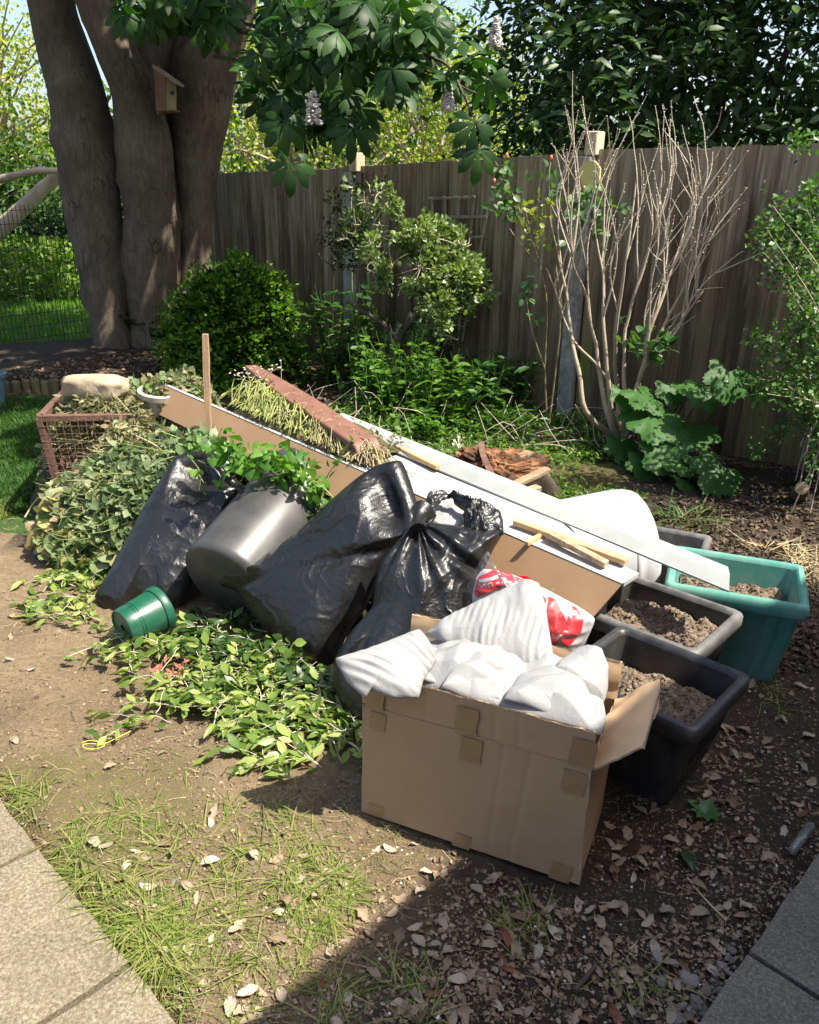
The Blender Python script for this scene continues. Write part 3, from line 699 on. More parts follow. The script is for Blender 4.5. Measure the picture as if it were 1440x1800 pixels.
def planter(label, F_, R_, depth, h, mats, inset=.07, fill=.75, level=.07, name='planter', seed=0, tilt=None, group=None, rim=.028, z0=0.0):
    F_ = np.array([F_[0], F_[1], 0]); R_ = np.array([R_[0], R_[1], 0]); e1 = R_-F_; L1 = np.linalg.norm(e1); e1 /= L1; e2 = np.array([-e1[1], e1[0], 0]); ctr = F_+e1*L1/2+e2*depth/2
    root = thing(name, label, 'planter', (ctr[0], ctr[1], z0), group=group)
    def T(V):
        V = np.asarray(V, float); w = V[..., 0:1]*e1+V[..., 1:2]*e2+V[..., 2:3]*np.array([0, 0, 1.])
        if tilt is not None: w = w@tilt.T
        return w+np.array([ctr[0], ctr[1], z0])
    def ring(hx, hy, z, cr=.02, m=24, flute=0.):
        out = []
        for sx, sy, a0 in ((1, -1, -PI/2), (1, 1, 0), (-1, 1, PI/2), (-1, -1, PI)):
            for k in range(4): a = a0+k*PI/6; out.append([sx*(hx-cr)+cr*math.cos(a), sy*(hy-cr)+cr*math.sin(a), z])
            nxt = {(1, -1): (1, 1), (1, 1): (-1, 1), (-1, 1): (-1, -1), (-1, -1): (1, -1)}[(sx, sy)]
            A = np.array(out[-1]); a1 = a0+PI/2; Bq = np.array([nxt[0]*(hx-cr)+cr*math.cos(a1), nxt[1]*(hy-cr)+cr*math.sin(a1), z]); nn = np.array([math.cos(a1), math.sin(a1), 0])
            for k in range(1, m): s = k/m; out.append(A+(Bq-A)*s-nn*flute*(.5-.5*math.cos(2*PI*s*7)))
        return np.array(out)
    hx, hy = L1/2, depth/2
    body = [ring(hx-inset, hy-inset, .0), ring(hx-inset, hy-inset, .012, flute=.008), ring(hx-inset*.6, hy-inset*.6, h*.45, flute=.012), ring(hx-.024, hy-.024, h*.80, flute=.012), ring(hx-.020, hy-.020, h*.84)]
    mb = MB(); mb.grid(T(np.array(body)), closev=True); mb.add(T(body[0]), [list(range(len(body[0])-1, -1, -1))]); mb.build('body', mats[0], root, sharp=35)
    rm = [ring(hx-.022, hy-.022, h*.835), ring(hx-.004, hy-.004, h*.845), ring(hx, hy, h*.87), ring(hx, hy, h*.955), ring(hx-.004, hy-.004, h*.985), ring(hx-.010, hy-.010, h), ring(hx-rim*.8, hy-rim*.8, h), ring(hx-rim, hy-rim, h*.985), ring(hx-rim-.004, hy-rim-.004, h*.955)]
    mb = MB(); mb.grid(T(np.array(rm)), closev=True); mb.build('rim', mats[1], root, sharp=40)
    inn = [ring(hx-rim-.005, hy-rim-.005, h*.957), ring(hx-rim-.012, hy-rim-.012, h*.75), ring(hx-rim-.03, hy-rim-.03, h*.3)]
    mb = MB(); mb.grid(T(np.array(inn)), closev=True, flip=True); mb.build('inner_wall', mats[0], root, sharp=35)
    if fill:
        n = 90; u, v = np.meshgrid(np.linspace(-1, 1, n), np.linspace(-1, 1, n)); hx2, hy2 = hx-rim-.02, hy-rim-.02
        q = xyz(u*hx2, v*hy2, seed); z = h-level+.035*fbm(q, 5, 3, seed)+.014*fbm(q, 26, 3, seed+1)+.008*np.abs(fbm(q, 70, 2, seed+2))-.03*np.maximum(np.abs(u), np.abs(v))**6
        P = np.stack([u*hx2, v*hy2, z], -1); mb = MB(); mb.grid(T(P)); o = mb.build('soil', MCOMP, root)
        m2 = MB(); k = 900; xx = rng.uniform(-1, 1, (k, 2)); qq = xyz(xx[:, 0]*hx2, xx[:, 1]*hy2, seed)
        zz = h-level+.035*fbm(qq, 5, 3, seed)+.014*fbm(qq, 26, 3, seed+1)+.006; tet(m2, T(np.c_[xx[:, 0]*hx2*.97, xx[:, 1]*hy2*.97, zz-.03*np.abs(xx).max(1)**6]), rng.uniform(.002, .008, k)**1)
        m2.build('soil_crumbs', MCOMP, root, smooth=False, kind='stuff')
    return root
OCT = np.array([[1, 0, 0], [-1, 0, 0], [0, 1, 0], [0, -1, 0], [0, 0, 1], [0, 0, -1.]]); OF = np.array([[0, 2, 4], [2, 1, 4], [1, 3, 4], [3, 0, 4], [2, 0, 5], [1, 2, 5], [3, 1, 5], [0, 3, 5]])
def tet(mb, P, s, squash=.7):
    n = len(P); V = OCT[None]*(np.asarray(s).reshape(-1, 1, 1)*rng.uniform(.6, 1.3, (n, 6, 1))); a = rng.uniform(0, 2*PI, n); c, s_ = np.cos(a), np.sin(a)
    R = np.zeros((n, 3, 3)); R[:, 0, 0] = c; R[:, 0, 1] = -s_; R[:, 1, 0] = s_; R[:, 1, 1] = c; R[:, 2, 2] = squash; tl = rng.normal(0, .4, (n, 2)); R[:, 0, 2] = tl[:, 0]; R[:, 1, 2] = tl[:, 1]
    V = np.einsum('nij,nkj->nki', R, V)+P[:, None]; b = mb.n; mb.add(V, []); mb.f.append(((OF[None]+(np.arange(n)*6)[:, None, None]+b).reshape(-1, 3), 0)); return mb
pF, pR, pB = G(1225, 1290, .33), G(1325, 1185, .33), G(1110, 1090, .33)
def rotax(ax, a):
    ax = np.array(ax)/np.linalg.norm(ax); K = np.array([[0, -ax[2], ax[1]], [ax[2], 0, -ax[0]], [-ax[1], ax[0], 0]]); return np.eye(3)+math.sin(a)*K+(1-math.cos(a))*K@K
planter('black rectangular planter of soil nearest the camera, right behind the cardboard box', pF, pR, .42, .33, (MPBLK, MPBLK), seed=4, inset=.075, level=.06)
mF, mR = G(1255, 1145, .33), G(1312, 1075, .33); mF = mR+(pF-pR)*.98
planter('black rectangular planter of soil with a dusty grey rim, middle one of the row', mF, mR, .43, .33, (MPBLK, MPGRY), seed=14, level=.05)
tR = G(1427, 1070, .34); tF = G(1180, 1028, .34); tv = (tR-tF)/np.linalg.norm(tR-tF)
planter('teal green rectangular planter of soil at the right end of the rubbish', tR-tv*.46, tR, .36, .34, (MPTEAL, MPTEAL), seed=24, inset=.06, level=.08)
gq = G(1237, 990, .28); planter('weathered grey planter half hidden behind the white tub and the teal planter', gq+np.array([-.34, .16, 0]), gq, .30, .28, (MPGRY, MPGRY), seed=34, level=.10, fill=1)

# ------------------------------------------------------------------ long white board with brown apron
MMDF = M('brown_mdf', [(.31, .19, .10), (.36, .23, .13)], .6, 4, bump=.08, bdist=.002, bscale=140, spec=.4, dirt=((.62, .52, .42), 40, .70, .05))
MWHT = M('white_laminate', (.43, .43, .415), .35, 6, bump=.05, dirt=((.5, .47, .42), 10, .62, .2))
MWOOD = M('raw_pine', [(.45, .26, .12), (.62, .40, .21)], .7, 16, (1, 1, .12), bump=.3, dirt=((.25, .15, .09), 9, .6, .2))
MUPVC = M('white_upvc', (.33, .345, .335), .3, 5, bump=.04, dirt=((.45, .45, .42), 12, .62, .2))
tL, tRr = PY(281, 673, 4.0), G(1094, 1026, .47); td = tRr-tL; TL = np.linalg.norm(td); td /= TL
tn = np.array([-td[1], td[0], 0]); tn /= np.linalg.norm(tn); tz = np.cross(td, tn); tz /= np.linalg.norm(tz)
if tz[2] < 0: tz = -tz
def tp(a, b, c): return tL+td*a+tn*b+tz*c
RT = np.stack([td, tn, tz], 1)
TW = .34
pelm = thing('white_pelmet', 'very long white topped board with a brown fibreboard apron lying over the whole heap', 'board', (tL+tRr)/2)
AW = .122
mb = MB(); n = 60; a = np.linspace(0, TL, n); sag = -.02*np.sin(a/TL*PI)
def strip(a, b0, b1, c0, c1, f=lambda q: 0*q, wf=None, cut=0.): # long box following the sag
    V = np.array([tL+td*(x+(cut*c/AW if x > TL-1e-6 else 0))+tn*((b if (wf is None or b <= b0) else b0+(b-b0)*wf(x/TL))+(c*.62 if c < -.05 else 0))+tz*(c+g) for x, g in zip(a, f(a)) for (b, c) in ((b0, c0), (b1, c0), (b1, c1), (b0, c1))]).reshape(len(a), 4, 3)
    m_ = MB(); m_.grid(V, closev=True); m_.add(V[0], [[3, 2, 1, 0]]); m_.add(V[-1], [[0, 1, 2, 3]]); return m_
strip(a, 0, .014, -AW, -.002, cut=.045).build('apron', MMDF, pelm, smooth=False)
strip(a[13:], .0142, TW, -.016, -.001, wf=lambda q: 1-.72*sstep(.72, 1., q)).build('top_board', MWHT, pelm, smooth=False)
strip(a, -.0005, .016, -.0008, .001).build('edge_strip', MWHT, pelm, smooth=False)
strip(a[13:30], TW-.016, TW, -.0005, .03).build('back_rail', MWOOD, pelm, smooth=False)
_, _, _ = 0, 0, 0
def ontray(px, py, c=.0):
    d = ray(px, py); o = tL+tz*c; t = ((o-CC)@tz)/(d@tz); return CC+d*t
def bar(name, p0, p1, w, h, mat, parent=None, ext=0., up=None, bev=.002):
    p0, p1 = np.array(p0), np.array(p1); d = (p1-p0); L = np.linalg.norm(d); d /= L; u = np.array([0, 0, 1.]) if up is None else up; s = np.cross(u, d); s /= np.linalg.norm(s); u2 = np.cross(d, s)
    m_ = MB(); m_.box((p0+p1)/2, (L, w, h), np.stack([d, s, u2], 1), ch=min(bev, h*.3)); return m_.build(name, mat, parent, smooth=False)
bar('batten', ontray(926, 956, .008), ontray(962, 934, .008), .014, .016, MWOOD, pelm)
o = bar('timber_lath', ontray(905, 916, .02), ontray(1102, 987, .02), .03, .018, MWOOD); tag(o, 'orange brown wooden lath lying on the white board beside the long trim', 'lath')
MROT = M('old_split_wood', [(.16, .10, .06), (.36, .25, .15), (.55, .42, .28)], .85, 30, (1, 1, .15), bump=.8, bdist=.006)
o = bar('broken_lath', ontray(965, 938, .03), ontray(1066, 992, .018), .028, .02, MROT); tag(o, 'rough broken wooden lath with a splintered end on the white board', 'lath')
# long trim
def prof(name, P0, P1, pr, mat, parent=None, up=None, cut=0., nseg=40, warp=.0):
    P0, P1 = np.array(P0), np.array(P1); d = P1-P0; L = np.linalg.norm(d); d /= L; u = np.array([0, 0, 1.]) if up is None else up; s = np.cross(u, d); s /= np.linalg.norm(s); u2 = np.cross(d, s)
    a = np.linspace(0, L, nseg); V = np.array([[P0+d*(x+(cut*(y/max(1e-6, .09)) if i == nseg-1 else 0))+s*y+u2*(z+warp*math.sin(x*2.2)) for (y, z) in pr] for i, x in enumerate(a)])
    m_ = MB(); m_.grid(V, closev=True); k = len(pr); m_.add(V[0], [list(range(k-1, -1, -1))]); m_.add(V[-1], [list(range(k))]); return m_.build(name, mat, parent, smooth=False)
tr0, tr1 = PY(590, 742, 3.55), G(1278, 1026, .45)
o = prof('skirting_trim', tr0, tr1, [(-.050, 0), (.045, 0), (.045, .034), (-.002, .036), (-.008, .034), (-.046, .008), (-.050, .006)], MUPVC, cut=-.05)
tag(o, 'long white plastic skirting trim lying diagonally across the pile to the teal planter', 'trim')
o = prof('white_strip', PY(575, 735, 3.62), tr0*.52+tr1*.48+np.array([0, .02, -.03]), [(-.035, 0), (.04, 0), (.04, .012), (-.035, .012)], MWHT); tag(o, 'white flat strip under the upper part of the long trim', 'strip')
o = bar('wooden_batten', PY(500, 688, 3.95), PY(770, 822, 3.05), .02, .018, MWOOD); tag(o, 'thin bare wooden batten along the far side of the heap', 'batten')
# pale strap over the trim
MSTRAP = M('clear_strap', (.55, .56, .53), .3, 9)
pp = np.array([G(936, 872, .50), G(925, 886, .505), G(905, 905, .505), G(884, 934, .495), G(878, 944, .47)]); q = spl(pp, 14); sd = np.array([.9, .4, 0]); sd /= np.linalg.norm(sd)
V = np.array([[x-sd*.009, x+sd*.009] for x in q]); V2 = V-[0, 0, .002]; m_ = MB(); m_.grid(V); m_.grid(V2, flip=True); m_.grid(np.array([V[:, 0], V2[:, 0]])); m_.grid(np.array([V[:, 1], V2[:, 1]]))
tag(m_.build('plastic_strap', MSTRAP, None), 'flat pale plastic strap wrapped over the long white trim', 'strap')

# brown fascia with rounded end
MBRN = M('brown_painted_metal', [(.13, .062, .045), (.21, .105, .075)], .5, 7, bump=.15, spec=.4, dirt=((.30, .22, .16), 22, .60, .15))
fa, fb = tp(.42, .24, .150), tp(1.42, .085, .075); d = fb-fa; L = np.linalg.norm(d); d /= L; s = np.cross([0, 0, 1.], d); s /= np.linalg.norm(s); u2 = np.cross(d, s)
a = np.linspace(0, 1, 50); prf = [(-.060, -.022), (-.061, -.004), (-.056, .001), (-.03, .001), (.02, .000), (.060, -.001), (.063, -.008)]
V = []
for x in a:
    e = max(0, (x-.93)/.07); dz = -.075*e**2.2; w = .5+.5*min(1, x*2.2) ; tw = .010*math.sin(x*7)
    V.append([fa+d*(x*L)+s*(y*w*(1-.12*e))+u2*(z+dz+tw*y*8*.4) for y, z in prf])
V = np.array(V); m_ = MB(); m_.grid(V); m_.grid(V-u2*.004, flip=True); m_.grid(np.array([V[:, 0], V[:, 0]-u2*.004])); m_.grid(np.array([V[:, -1], V[:, -1]-u2*.004])); tag(m_.build('brown_fascia', MBRN, None, sharp=30), 'brown metal fascia strip with a rounded end lying on the dried weeds', 'fascia')

# upright stake
st0, st1 = PY(360, 752, 3.55), PY(361, 587, 3.6)
m_ = MB(); P_ = np.linspace(st0-[0, 0, .35], st1, 14)
for w in (0,): 
    V = np.array([[p+np.array([x*(1-.1*(i == 13)), y*(1-.1*(i == 13)), 0])*1. for x, y in ((-.013, -.012), (.013, -.012), (.013, .012), (-.013, .012))] for i, p in enumerate(P_)]); V = V+.0012*fbm(V, 30, 2)[..., None]; m_.grid(V, closev=True); m_.add(V[-1], [[0, 1, 2, 3]])
tag(m_.build('wooden_stake', M('stake_wood', [(.28, .18, .10), (.48, .33, .2)], .75, 14, (1, 1, .15), bump=.5, dirt=((.18, .12, .08), 8, .55, .2)), None, smooth=False), 'square wooden stake standing upright in the heap against the brown apron', 'stake')

# ------------------------------------------------------------------ white tub lying on its side
ax0, ax1 = G(905, 985, .27), G(1100, 966, .285); d = ax1-ax0; LT = np.linalg.norm(d); d /= LT; Rb = np.stack([d, np.cross([0, 0, 1.], d)/np.linalg.norm(np.cross([0, 0, 1.], d)), [0, 0, 1.]], 1); Rb[:, 2] = np.cross(Rb[:, 0], Rb[:, 1])
pr = [(-.12, .0), (-.12, .17), (-.118, .185), (.0, .20), (LT*.55, .225), (LT*.8, .238), (LT*.86, .240), (LT*.865, .243), (LT*.90, .243), (LT*.905, .240), (LT*.95, .243), (LT, .243), (LT+.028, .236), (LT+.045, .21), (LT+.052, .17), (LT+.055, .0)]
th = np.linspace(0, 2*PI, 72, endpoint=False); V = np.array([[ax0+Rb@np.array([x, r*math.cos(t), r*math.sin(t)*.97]) for t in th] for x, r in pr]); V = V+(.002*fbm(V, 5, 2))[..., None]
tub = thing('white_tub', 'big white plastic tub lying on its side behind the long trim', 'tub', (ax0+ax1)/2)
MTUB = M('glossy_white_plastic', (.44, .445, .46), .38, 4, bump=.04, spec=.5, rvar=.06)
m_ = MB(); m_.grid(V[:7], closev=True); m_.build('body', MTUB, tub); m_ = MB(); m_.grid(V[6:], closev=True); m_.build('base', MTUB, tub)

# ------------------------------------------------------------------ grey drum
c1 = PY(552, 838, 3.38); c0 = np.array([-.70, 2.80, .17]); d = c1-c0; LD = np.linalg.norm(d); d /= LD; s = np.cross(d, [0, 0, 1.]); s /= np.linalg.norm(s); u2 = np.cross(s, d)
MDRUM = plasticmat('dark_grey_drum', (.04, .04, .041), .40, (.18, .17, .16), .22, .05)
rr = [(-.012, .0), (-.012, .165), (.0, .180), (.02, .186), (LD*.5, .190), (LD*.93, .194), (LD*.95, .20), (LD*.99, .20), (LD, .19), (LD, .175), (LD*.9, .172), (LD*.4, .16), (LD*.4, 0)]
V = np.array([[c0+d*x+(s*math.cos(t)+u2*math.sin(t))*r for t in th] for x, r in rr]); m_ = MB(); m_.grid(V, closev=True); drum = m_.build('plastic_drum', MDRUM, None, sharp=50)
tag(drum, 'smooth dark grey plastic drum leaning back between two black sacks', 'drum')

# ------------------------------------------------------------------ black sacks
def bagmat(name, c=(.012, .0125, .0135), rough=.35):
    m, t, p = newmat(name); n = noise(t, 9, 5, .6, (1, 1, 1), dist=1.2); n2 = noise(t, 40, 4, .6, dist=.8); n3 = noise(t, 3, 5, .6); n4 = noise(t, 130, 3, .8)
    k = ramp(t, [(.52, (0, 0, 0)), (.8, (.55, .55, .55))]); t.links.new(n3.outputs[0], k.inputs[0]); k4 = ramp(t, [(.5, (.15, .15, .15)), (.75, (1, 1, 1))]); t.links.new(n4.outputs[0], k4.inputs[0])
    c2 = mixc(t, mth(t, 'MULTIPLY', k.outputs[0], k4.outputs[0]), c, (.10, .085, .07)); t.links.new(c2, p.inputs['Base Color'])
    rr = mth(t, 'ADD', mth(t, 'MULTIPLY', k.outputs[0], .35), mth(t, 'ADD', mth(t, 'MULTIPLY', n.outputs[0], .16), rough-.08)); t.links.new(rr, p.inputs['Roughness'])
    p.inputs['Specular IOR Level'].default_value = .5; p.inputs['Coat Weight'].default_value = .0; p.inputs['Coat Roughness'].default_value = .15
    bumpn(t, p, mth(t, 'ADD', n.outputs[0], mth(t, 'MULTIPLY', n2.outputs[0], .35)), .5, .012); return m
MBAG = bagmat('black_sack_plastic')
def folds(dirang, amp, s, seed, pleat=None, plamp=.012, npl=22, extra=None):
    ca, sa = math.cos(dirang), math.sin(dirang)
    def f(u, v, T, px):
        a = u*ca+v*sa; b = -u*sa+v*ca; w = .35*fbm(xyz(a*3, b*3), 1, 3, seed+9)/s*3
        cr = lambda x, y, k, sd: np.exp(-np.abs(vn(xyz(x, y), k, sd))/.11)
        h = amp*(.55*ridge(a*.35+w*.3, b+w, s, seed)+.42*cr(a*.35+w*.2, b+w*.5, s*1.4, seed+31)+.30*cr(a*.7-b*.4, b+a*.2+w, s*2.3, seed+32)+.17*cr(a*.8-b*.3, b*1.1+w, s*4.6, seed+33)+.10*cr(a+b*.5, b-a*.2, s*8, seed+34))
        h = h+amp*.8*fbm(xyz(u, v), s*.5, 2, seed+6)
        if pleat is not None:
            dx = px[..., 0]-pleat[0]; dy = px[..., 1]-pleat[1]; r = np.hypot(dx, dy); an = np.arctan2(dy, dx); e = np.exp(-r/pleat[2])*np.clip(r/12, 0, 1)
            h = h*(1-e)+plamp*e*np.sin(an*npl+3*vn(xyz(an*2, r/120), 1, seed+7))*1.0-plamp*1.5*np.exp(-(r/22)**2)
        if extra is not None: h = h+extra(u, v, T, px)
        return h
    return f
def dent(x, y, rx, ry, amt, ang=0.):
    def f(u, v, T, px):
        dx = px[..., 0]-x; dy = px[..., 1]-y; c, s = math.cos(ang), math.sin(ang); return -amt*np.exp(-((dx*c+dy*s)/rx)**2-((-dx*s+dy*c)/ry)**2)
    return f
# left flat sack
pl1 = Plane(G(205, 1068, .0)+[0, .05, .0], PY(335, 800, 3.35), PY(430, 900, 3.15))
sk = thing('black_sack', 'nearly flat black plastic sack lying at the left of the grey drum', 'sack', (-1.0, 3.1, 0), group='black plastic sacks')
blob([(168, 1052), (190, 1015), (218, 962), (256, 890), (292, 832), (312, 802), (345, 795), (372, 812), (402, 838), (425, 850), (414, 882), (372, 962), (335, 1030), (322, 1058), (300, 1072), (285, 1058), (240, 1050), (214, 1079), (185, 1072)], (290, 950), pl1, .085,
     folds(-.95, .014, 5.5, 41, extra=lambda *a: dent(350, 838, 34, 46, .085, .2)(*a)+dent(300, 990, 150, 14, .012, -.9)(*a)), 44, 260, .6, 2.2, .75).build('body', MBAG, sk)
rim = spl(np.array([PY(338, 800, 3.2), PY(372, 806, 3.17), PY(398, 838, 3.14), PY(432, 866, 3.1)]), 22); m_ = MB(); m_.tube(rim, .017*(1+.15*np.sin(np.arange(22))), 10, rough=.12, seed=3); m_.build('rolled_edge', MBAG, sk)
m_ = blob([(505-175, 1062), (345, 1040), (368, 1030), (372, 1048), (360, 1072), (335, 1078)], (350, 1054), Plane(G(325, 1075, .03), G(375, 1040, .12), G(350, 1080, .02)), .012, crump(7, .01, 20), 14, 60, .3); m_ = None
# scrap of white film on top
sheet([(362, 797), (385, 792), (407, 798), (402, 822), (388, 838), (374, 820)], (385, 812), Plane(PY(362, 797, 3.3), PY(407, 798, 3.3), PY(388, 838, 3.2)), .012, crump(5, .012, 20), nr=16, na=70, name='plastic_scrap', label='scrap of white plastic film tucked behind the left black sack', cat='plastic scrap', group=None)
bpy.data.objects['plastic_scrap'].pop('group', None)
# big middle sack
pl2 = Plane(G(560, 1172, .0)+[0, .04, 0], PY(400, 1010, 2.85), PY(692, 812, 2.86))
sk = thing('black_sack', 'biggest black plastic sack, full and creased, leaning on the pile right of the drum', 'sack', (-.2, 2.7, 0), group='black plastic sacks')
blob([(383, 1016), (400, 1006), (432, 1000), (482, 970), (540, 926), (590, 878), (640, 836), (668, 818), (705, 810), (718, 836), (733, 882), (742, 905), (748, 935), (705, 962), (668, 1010), (645, 1062), (606, 1120), (590, 1158), (572, 1172), (552, 1172), (512, 1146), (470, 1108), (436, 1066), (420, 1042), (392, 1032)], (580, 1000), pl2, .13,
     folds(.55, .019, 4.2, 52, extra=lambda *a: dent(690, 885, 26, 60, .075, -.35)(*a)+dent(640, 985, 120, 12, .02, -.25)(*a)+dent(540, 985, 110, 16, .02, -.55)(*a)), 54, 320, .6, 2.4, .6).build('body', MBAG, sk)
sk2 = thing('black_sack', 'tied black plastic sack with a knotted neck, standing behind the cardboard box', 'sack', (.1, 2.35, 0), group='black plastic sacks')
pl3 = Plane(G(600, 1280, .0)+[0, .05, 0], PY(735, 925, 2.50), PY(880, 940, 2.46))
blob([(735, 915), (770, 920), (830, 928), (886, 932), (868, 965), (850, 1005), (838, 1060), (842, 1120), (830, 1200), (780, 1290), (650, 1300), (600, 1240), (583, 1190), (590, 1158), (618, 1112), (655, 1068), (662, 1020), (672, 985), (700, 952)], (738, 1060), pl3, .15,
     folds(1.3, .017, 5, 63, pleat=(738, 922, 95), plamp=.022, npl=17, extra=lambda *a: dent(800, 985, 60, 10, .03, .5)(*a)+dent(650, 1130, 14, 80, .03, .5)(*a)), 54, 320, .6, 2.4, .7).build('body', MBAG, sk2)
neck = np.array([PY(738, 932, 2.40), PY(734, 916, 2.44), PY(742, 900, 2.5)]); m_ = MB(); m_.tube(spl(neck, 10), [.03, .026, .022, .02, .02, .021, .024, .03, .035, .04], 14, rough=.35, seed=5); m_.build('neck', MBAG, sk2)
plE = Plane(PY(735, 915, 2.46), PY(885, 930, 2.44), PY(780, 860, 2.62))
for poly, c, sd_, l in (([(736, 912), (738, 890), (752, 868), (778, 857), (800, 868), (832, 880), (870, 890), (884, 908), (886, 934), (850, 936), (815, 925), (812, 905), (822, 890), (800, 882), (790, 896), (772, 892), (775, 880), (765, 884), (768, 902), (752, 915)], None, 71, 'torn_top'),):
    P = np.array(poly, float)
# torn upper part: two crumpled lobes either side of the hole
sheet([(734, 915), (737, 890), (752, 868), (776, 857), (792, 868), (775, 876), (764, 888), (768, 905), (752, 918)], (752, 893), plE, .02, crump(71, .02, 16), nr=18, na=90, name='loose_top', mat=MBAG, parent=sk2)
sheet([(776, 857), (800, 868), (838, 880), (872, 892), (885, 912), (887, 936), (852, 938), (822, 925), (812, 905), (818, 892), (800, 880), (788, 866)], (846, 908), plE, .04, crump(72, .024, 15), nr=22, na=110, name='loose_top', mat=MBAG, parent=sk2)
sheet([(768, 880), (820, 884), (824, 915), (800, 926), (762, 915)], (794, 902), Plane(PY(768, 880, 2.66), PY(820, 884, 2.66), PY(794, 926, 2.5)), .01, crump(73, .012, 18), nr=14, na=60, name='foam_scrap', label='white scrap showing through the torn neck of the tied black sack', cat='foam scrap', group=None)
bpy.data.objects['foam_scrap'].pop('group', None)

# ------------------------------------------------------------------ clear bag with red print
MREDP = M('red_print', [(.62, .012, .02), (.74, .02, .035)], .3, 9, bump=.2, bdist=.003, bscale=18)
MWPL = M('white_bag_plastic', (.50, .49, .49), .35, 9, bump=.5, bdist=.006, bscale=14)
def film():
    m, t, p = newmat('clear_film'); o = t.nodes['Material Output']; g = nd(t, 'ShaderNodeBsdfGlossy'); g.inputs['Roughness'].default_value = .12; tr = nd(t, 'ShaderNodeBsdfTransparent'); tr.inputs[0].default_value = (.95, .95, .96, 1)
    df = nd(t, 'ShaderNodeBsdfDiffuse'); df.inputs[0].default_value = (.8, .8, .8, 1); a = nd(t, 'ShaderNodeMixShader'); a.inputs[0].default_value = .35; t.links.new(g.outputs[0], a.inputs[1]); t.links.new(df.outputs[0], a.inputs[2])
    n = noise(t, 30, 5, .6, (1, .25, 1), dist=1.); k = ramp(t, [(.5, (.04, .04, .04)), (.78, (.40, .40, .40))]); t.links.new(n.outputs[0], k.inputs[0])
    mx = nd(t, 'ShaderNodeMixShader'); t.links.new(k.outputs[0], mx.inputs[0]); t.links.new(tr.outputs[0], mx.inputs[1]); t.links.new(a.outputs[0], mx.inputs[2]); t.links.new(mx.outputs[0], o.inputs[0])
    b = nd(t, 'ShaderNodeBump'); b.inputs['Strength'].default_value = .8; b.inputs['Distance'].default_value = .01; t.links.new(n.outputs[0], b.inputs['Height']); t.links.new(b.outputs[0], g.inputs['Normal']); return m
MFILM = film()
pk = thing('printed_bag', 'white plastic bag with red print inside clear film, under the long board', 'bag', (.4, 2.15, .0))
plP = Plane(G(845, 1045, .42), G(1040, 1090, .36), PY(900, 985, 2.26))
def pkdisp(u, v, T, px): return .012*fbm(xyz(u, v), 9, 3, 81)+.006*ridge(u, v*2, 14, 82)
pkpoly = [(830, 1050), (838, 1015), (852, 1000), (900, 1010), (960, 1036), (1020, 1068), (1046, 1088), (1034, 1120), (1010, 1160), (960, 1190), (900, 1180), (850, 1140), (835, 1090)]
blob(pkpoly, (940, 1080), plP, .05, pkdisp, 36, 180, .8, 2.2, .6).build('white_bag', MWPL, pk)
def on_pack(px, py, lift=.0):
    px = np.asarray(px, float); py = np.asarray(py, float)
    B = spl(pkpoly, 180, True, .6); c = np.array((940., 1080.)); an = np.arctan2(B[:, 1]-c[1], B[:, 0]-c[0]); rB = np.hypot(B[:, 0]-c[0], B[:, 1]-c[1]); o = np.argsort(an)
    a = np.arctan2(py-c[1], px-c[0]); R_ = np.interp(a, an[o], rB[o], period=2*PI); T = np.clip(np.hypot(px-c[0], py-c[1])/R_, 0, 1)
    P = plP.at(px, py); u, v = plP.uv(P); h = .05*np.sqrt(np.clip(1-T**2.2, 0, 1))+pkdisp(u, v, T, None)*np.clip((1-T)*6, 0, 1)
    return P+plP.n*(h+lift)[..., None]
def patch(poly, name, mat, lift=.0025, lin=.6, nr=14, na=90):
    B = spl(poly, na, True, lin); c = B.mean(0); t = np.linspace(0, 1, nr)[:, None, None]; PX = c+(B-c)*t; m_ = MB(); V = on_pack(PX[..., 0], PX[..., 1], lift); m_.grid(V, closev=True); m_.grid(V-plP.n*.0006, closev=True, flip=True); return m_.build(name, mat, pk)
patch([(834, 1040), (842, 1012), (862, 1002), (885, 1004), (908, 1014), (900, 1024), (868, 1030), (840, 1046)], 'red_print', MREDP)
patch([(905, 1014), (925, 1012), (940, 1022), (960, 1050), (948, 1060), (930, 1040)], 'red_print', MREDP)
patch([(930, 1048), (938, 1045), (950, 1075), (955, 1095), (965, 1098), (972, 1085), (968, 1060), (962, 1050), (968, 1046), (980, 1075), (985, 1098), (978, 1120), (965, 1126), (952, 1108), (940, 1080)], 'red_print', MREDP)
patch([(962, 1045), (975, 1050), (990, 1075), (998, 1095), (1008, 1085), (1004, 1062), (1012, 1065), (1024, 1080), (1018, 1105), (1000, 1122), (985, 1120), (975, 1085)], 'red_print', MREDP)
# white strokes over the red
def stroke(pts, w, name='white_print', mat=None, lift=.0045):
    q = spl(pts, 26); tn_ = np.gradient(q, axis=0); tn_ /= np.linalg.norm(tn_, axis=1)[:, None]+1e-9; no = np.c_[-tn_[:, 1], tn_[:, 0]]; a, b = q-no*w/2, q+no*w/2
    m_ = MB(); Va, Vb = on_pack(a[:, 0], a[:, 1], lift), on_pack(b[:, 0], b[:, 1], lift); m_.grid(np.array([Va, Vb])); m_.grid(np.array([Va, Vb])-plP.n*.0006, flip=True); return m_.build(name, mat or MWPL, pk)
stroke([(842, 1018), (860, 1013), (880, 1008)], 5)
for k, ch in enumerate(([(848, 1028), (851, 1021), (856, 1025)], [(862, 1026), (858, 1021), (864, 1018), (866, 1024)], [(872, 1018), (878, 1017)], [(884, 1017), (887, 1012), (891, 1016), (886, 1016)])): stroke(ch, 1.6)
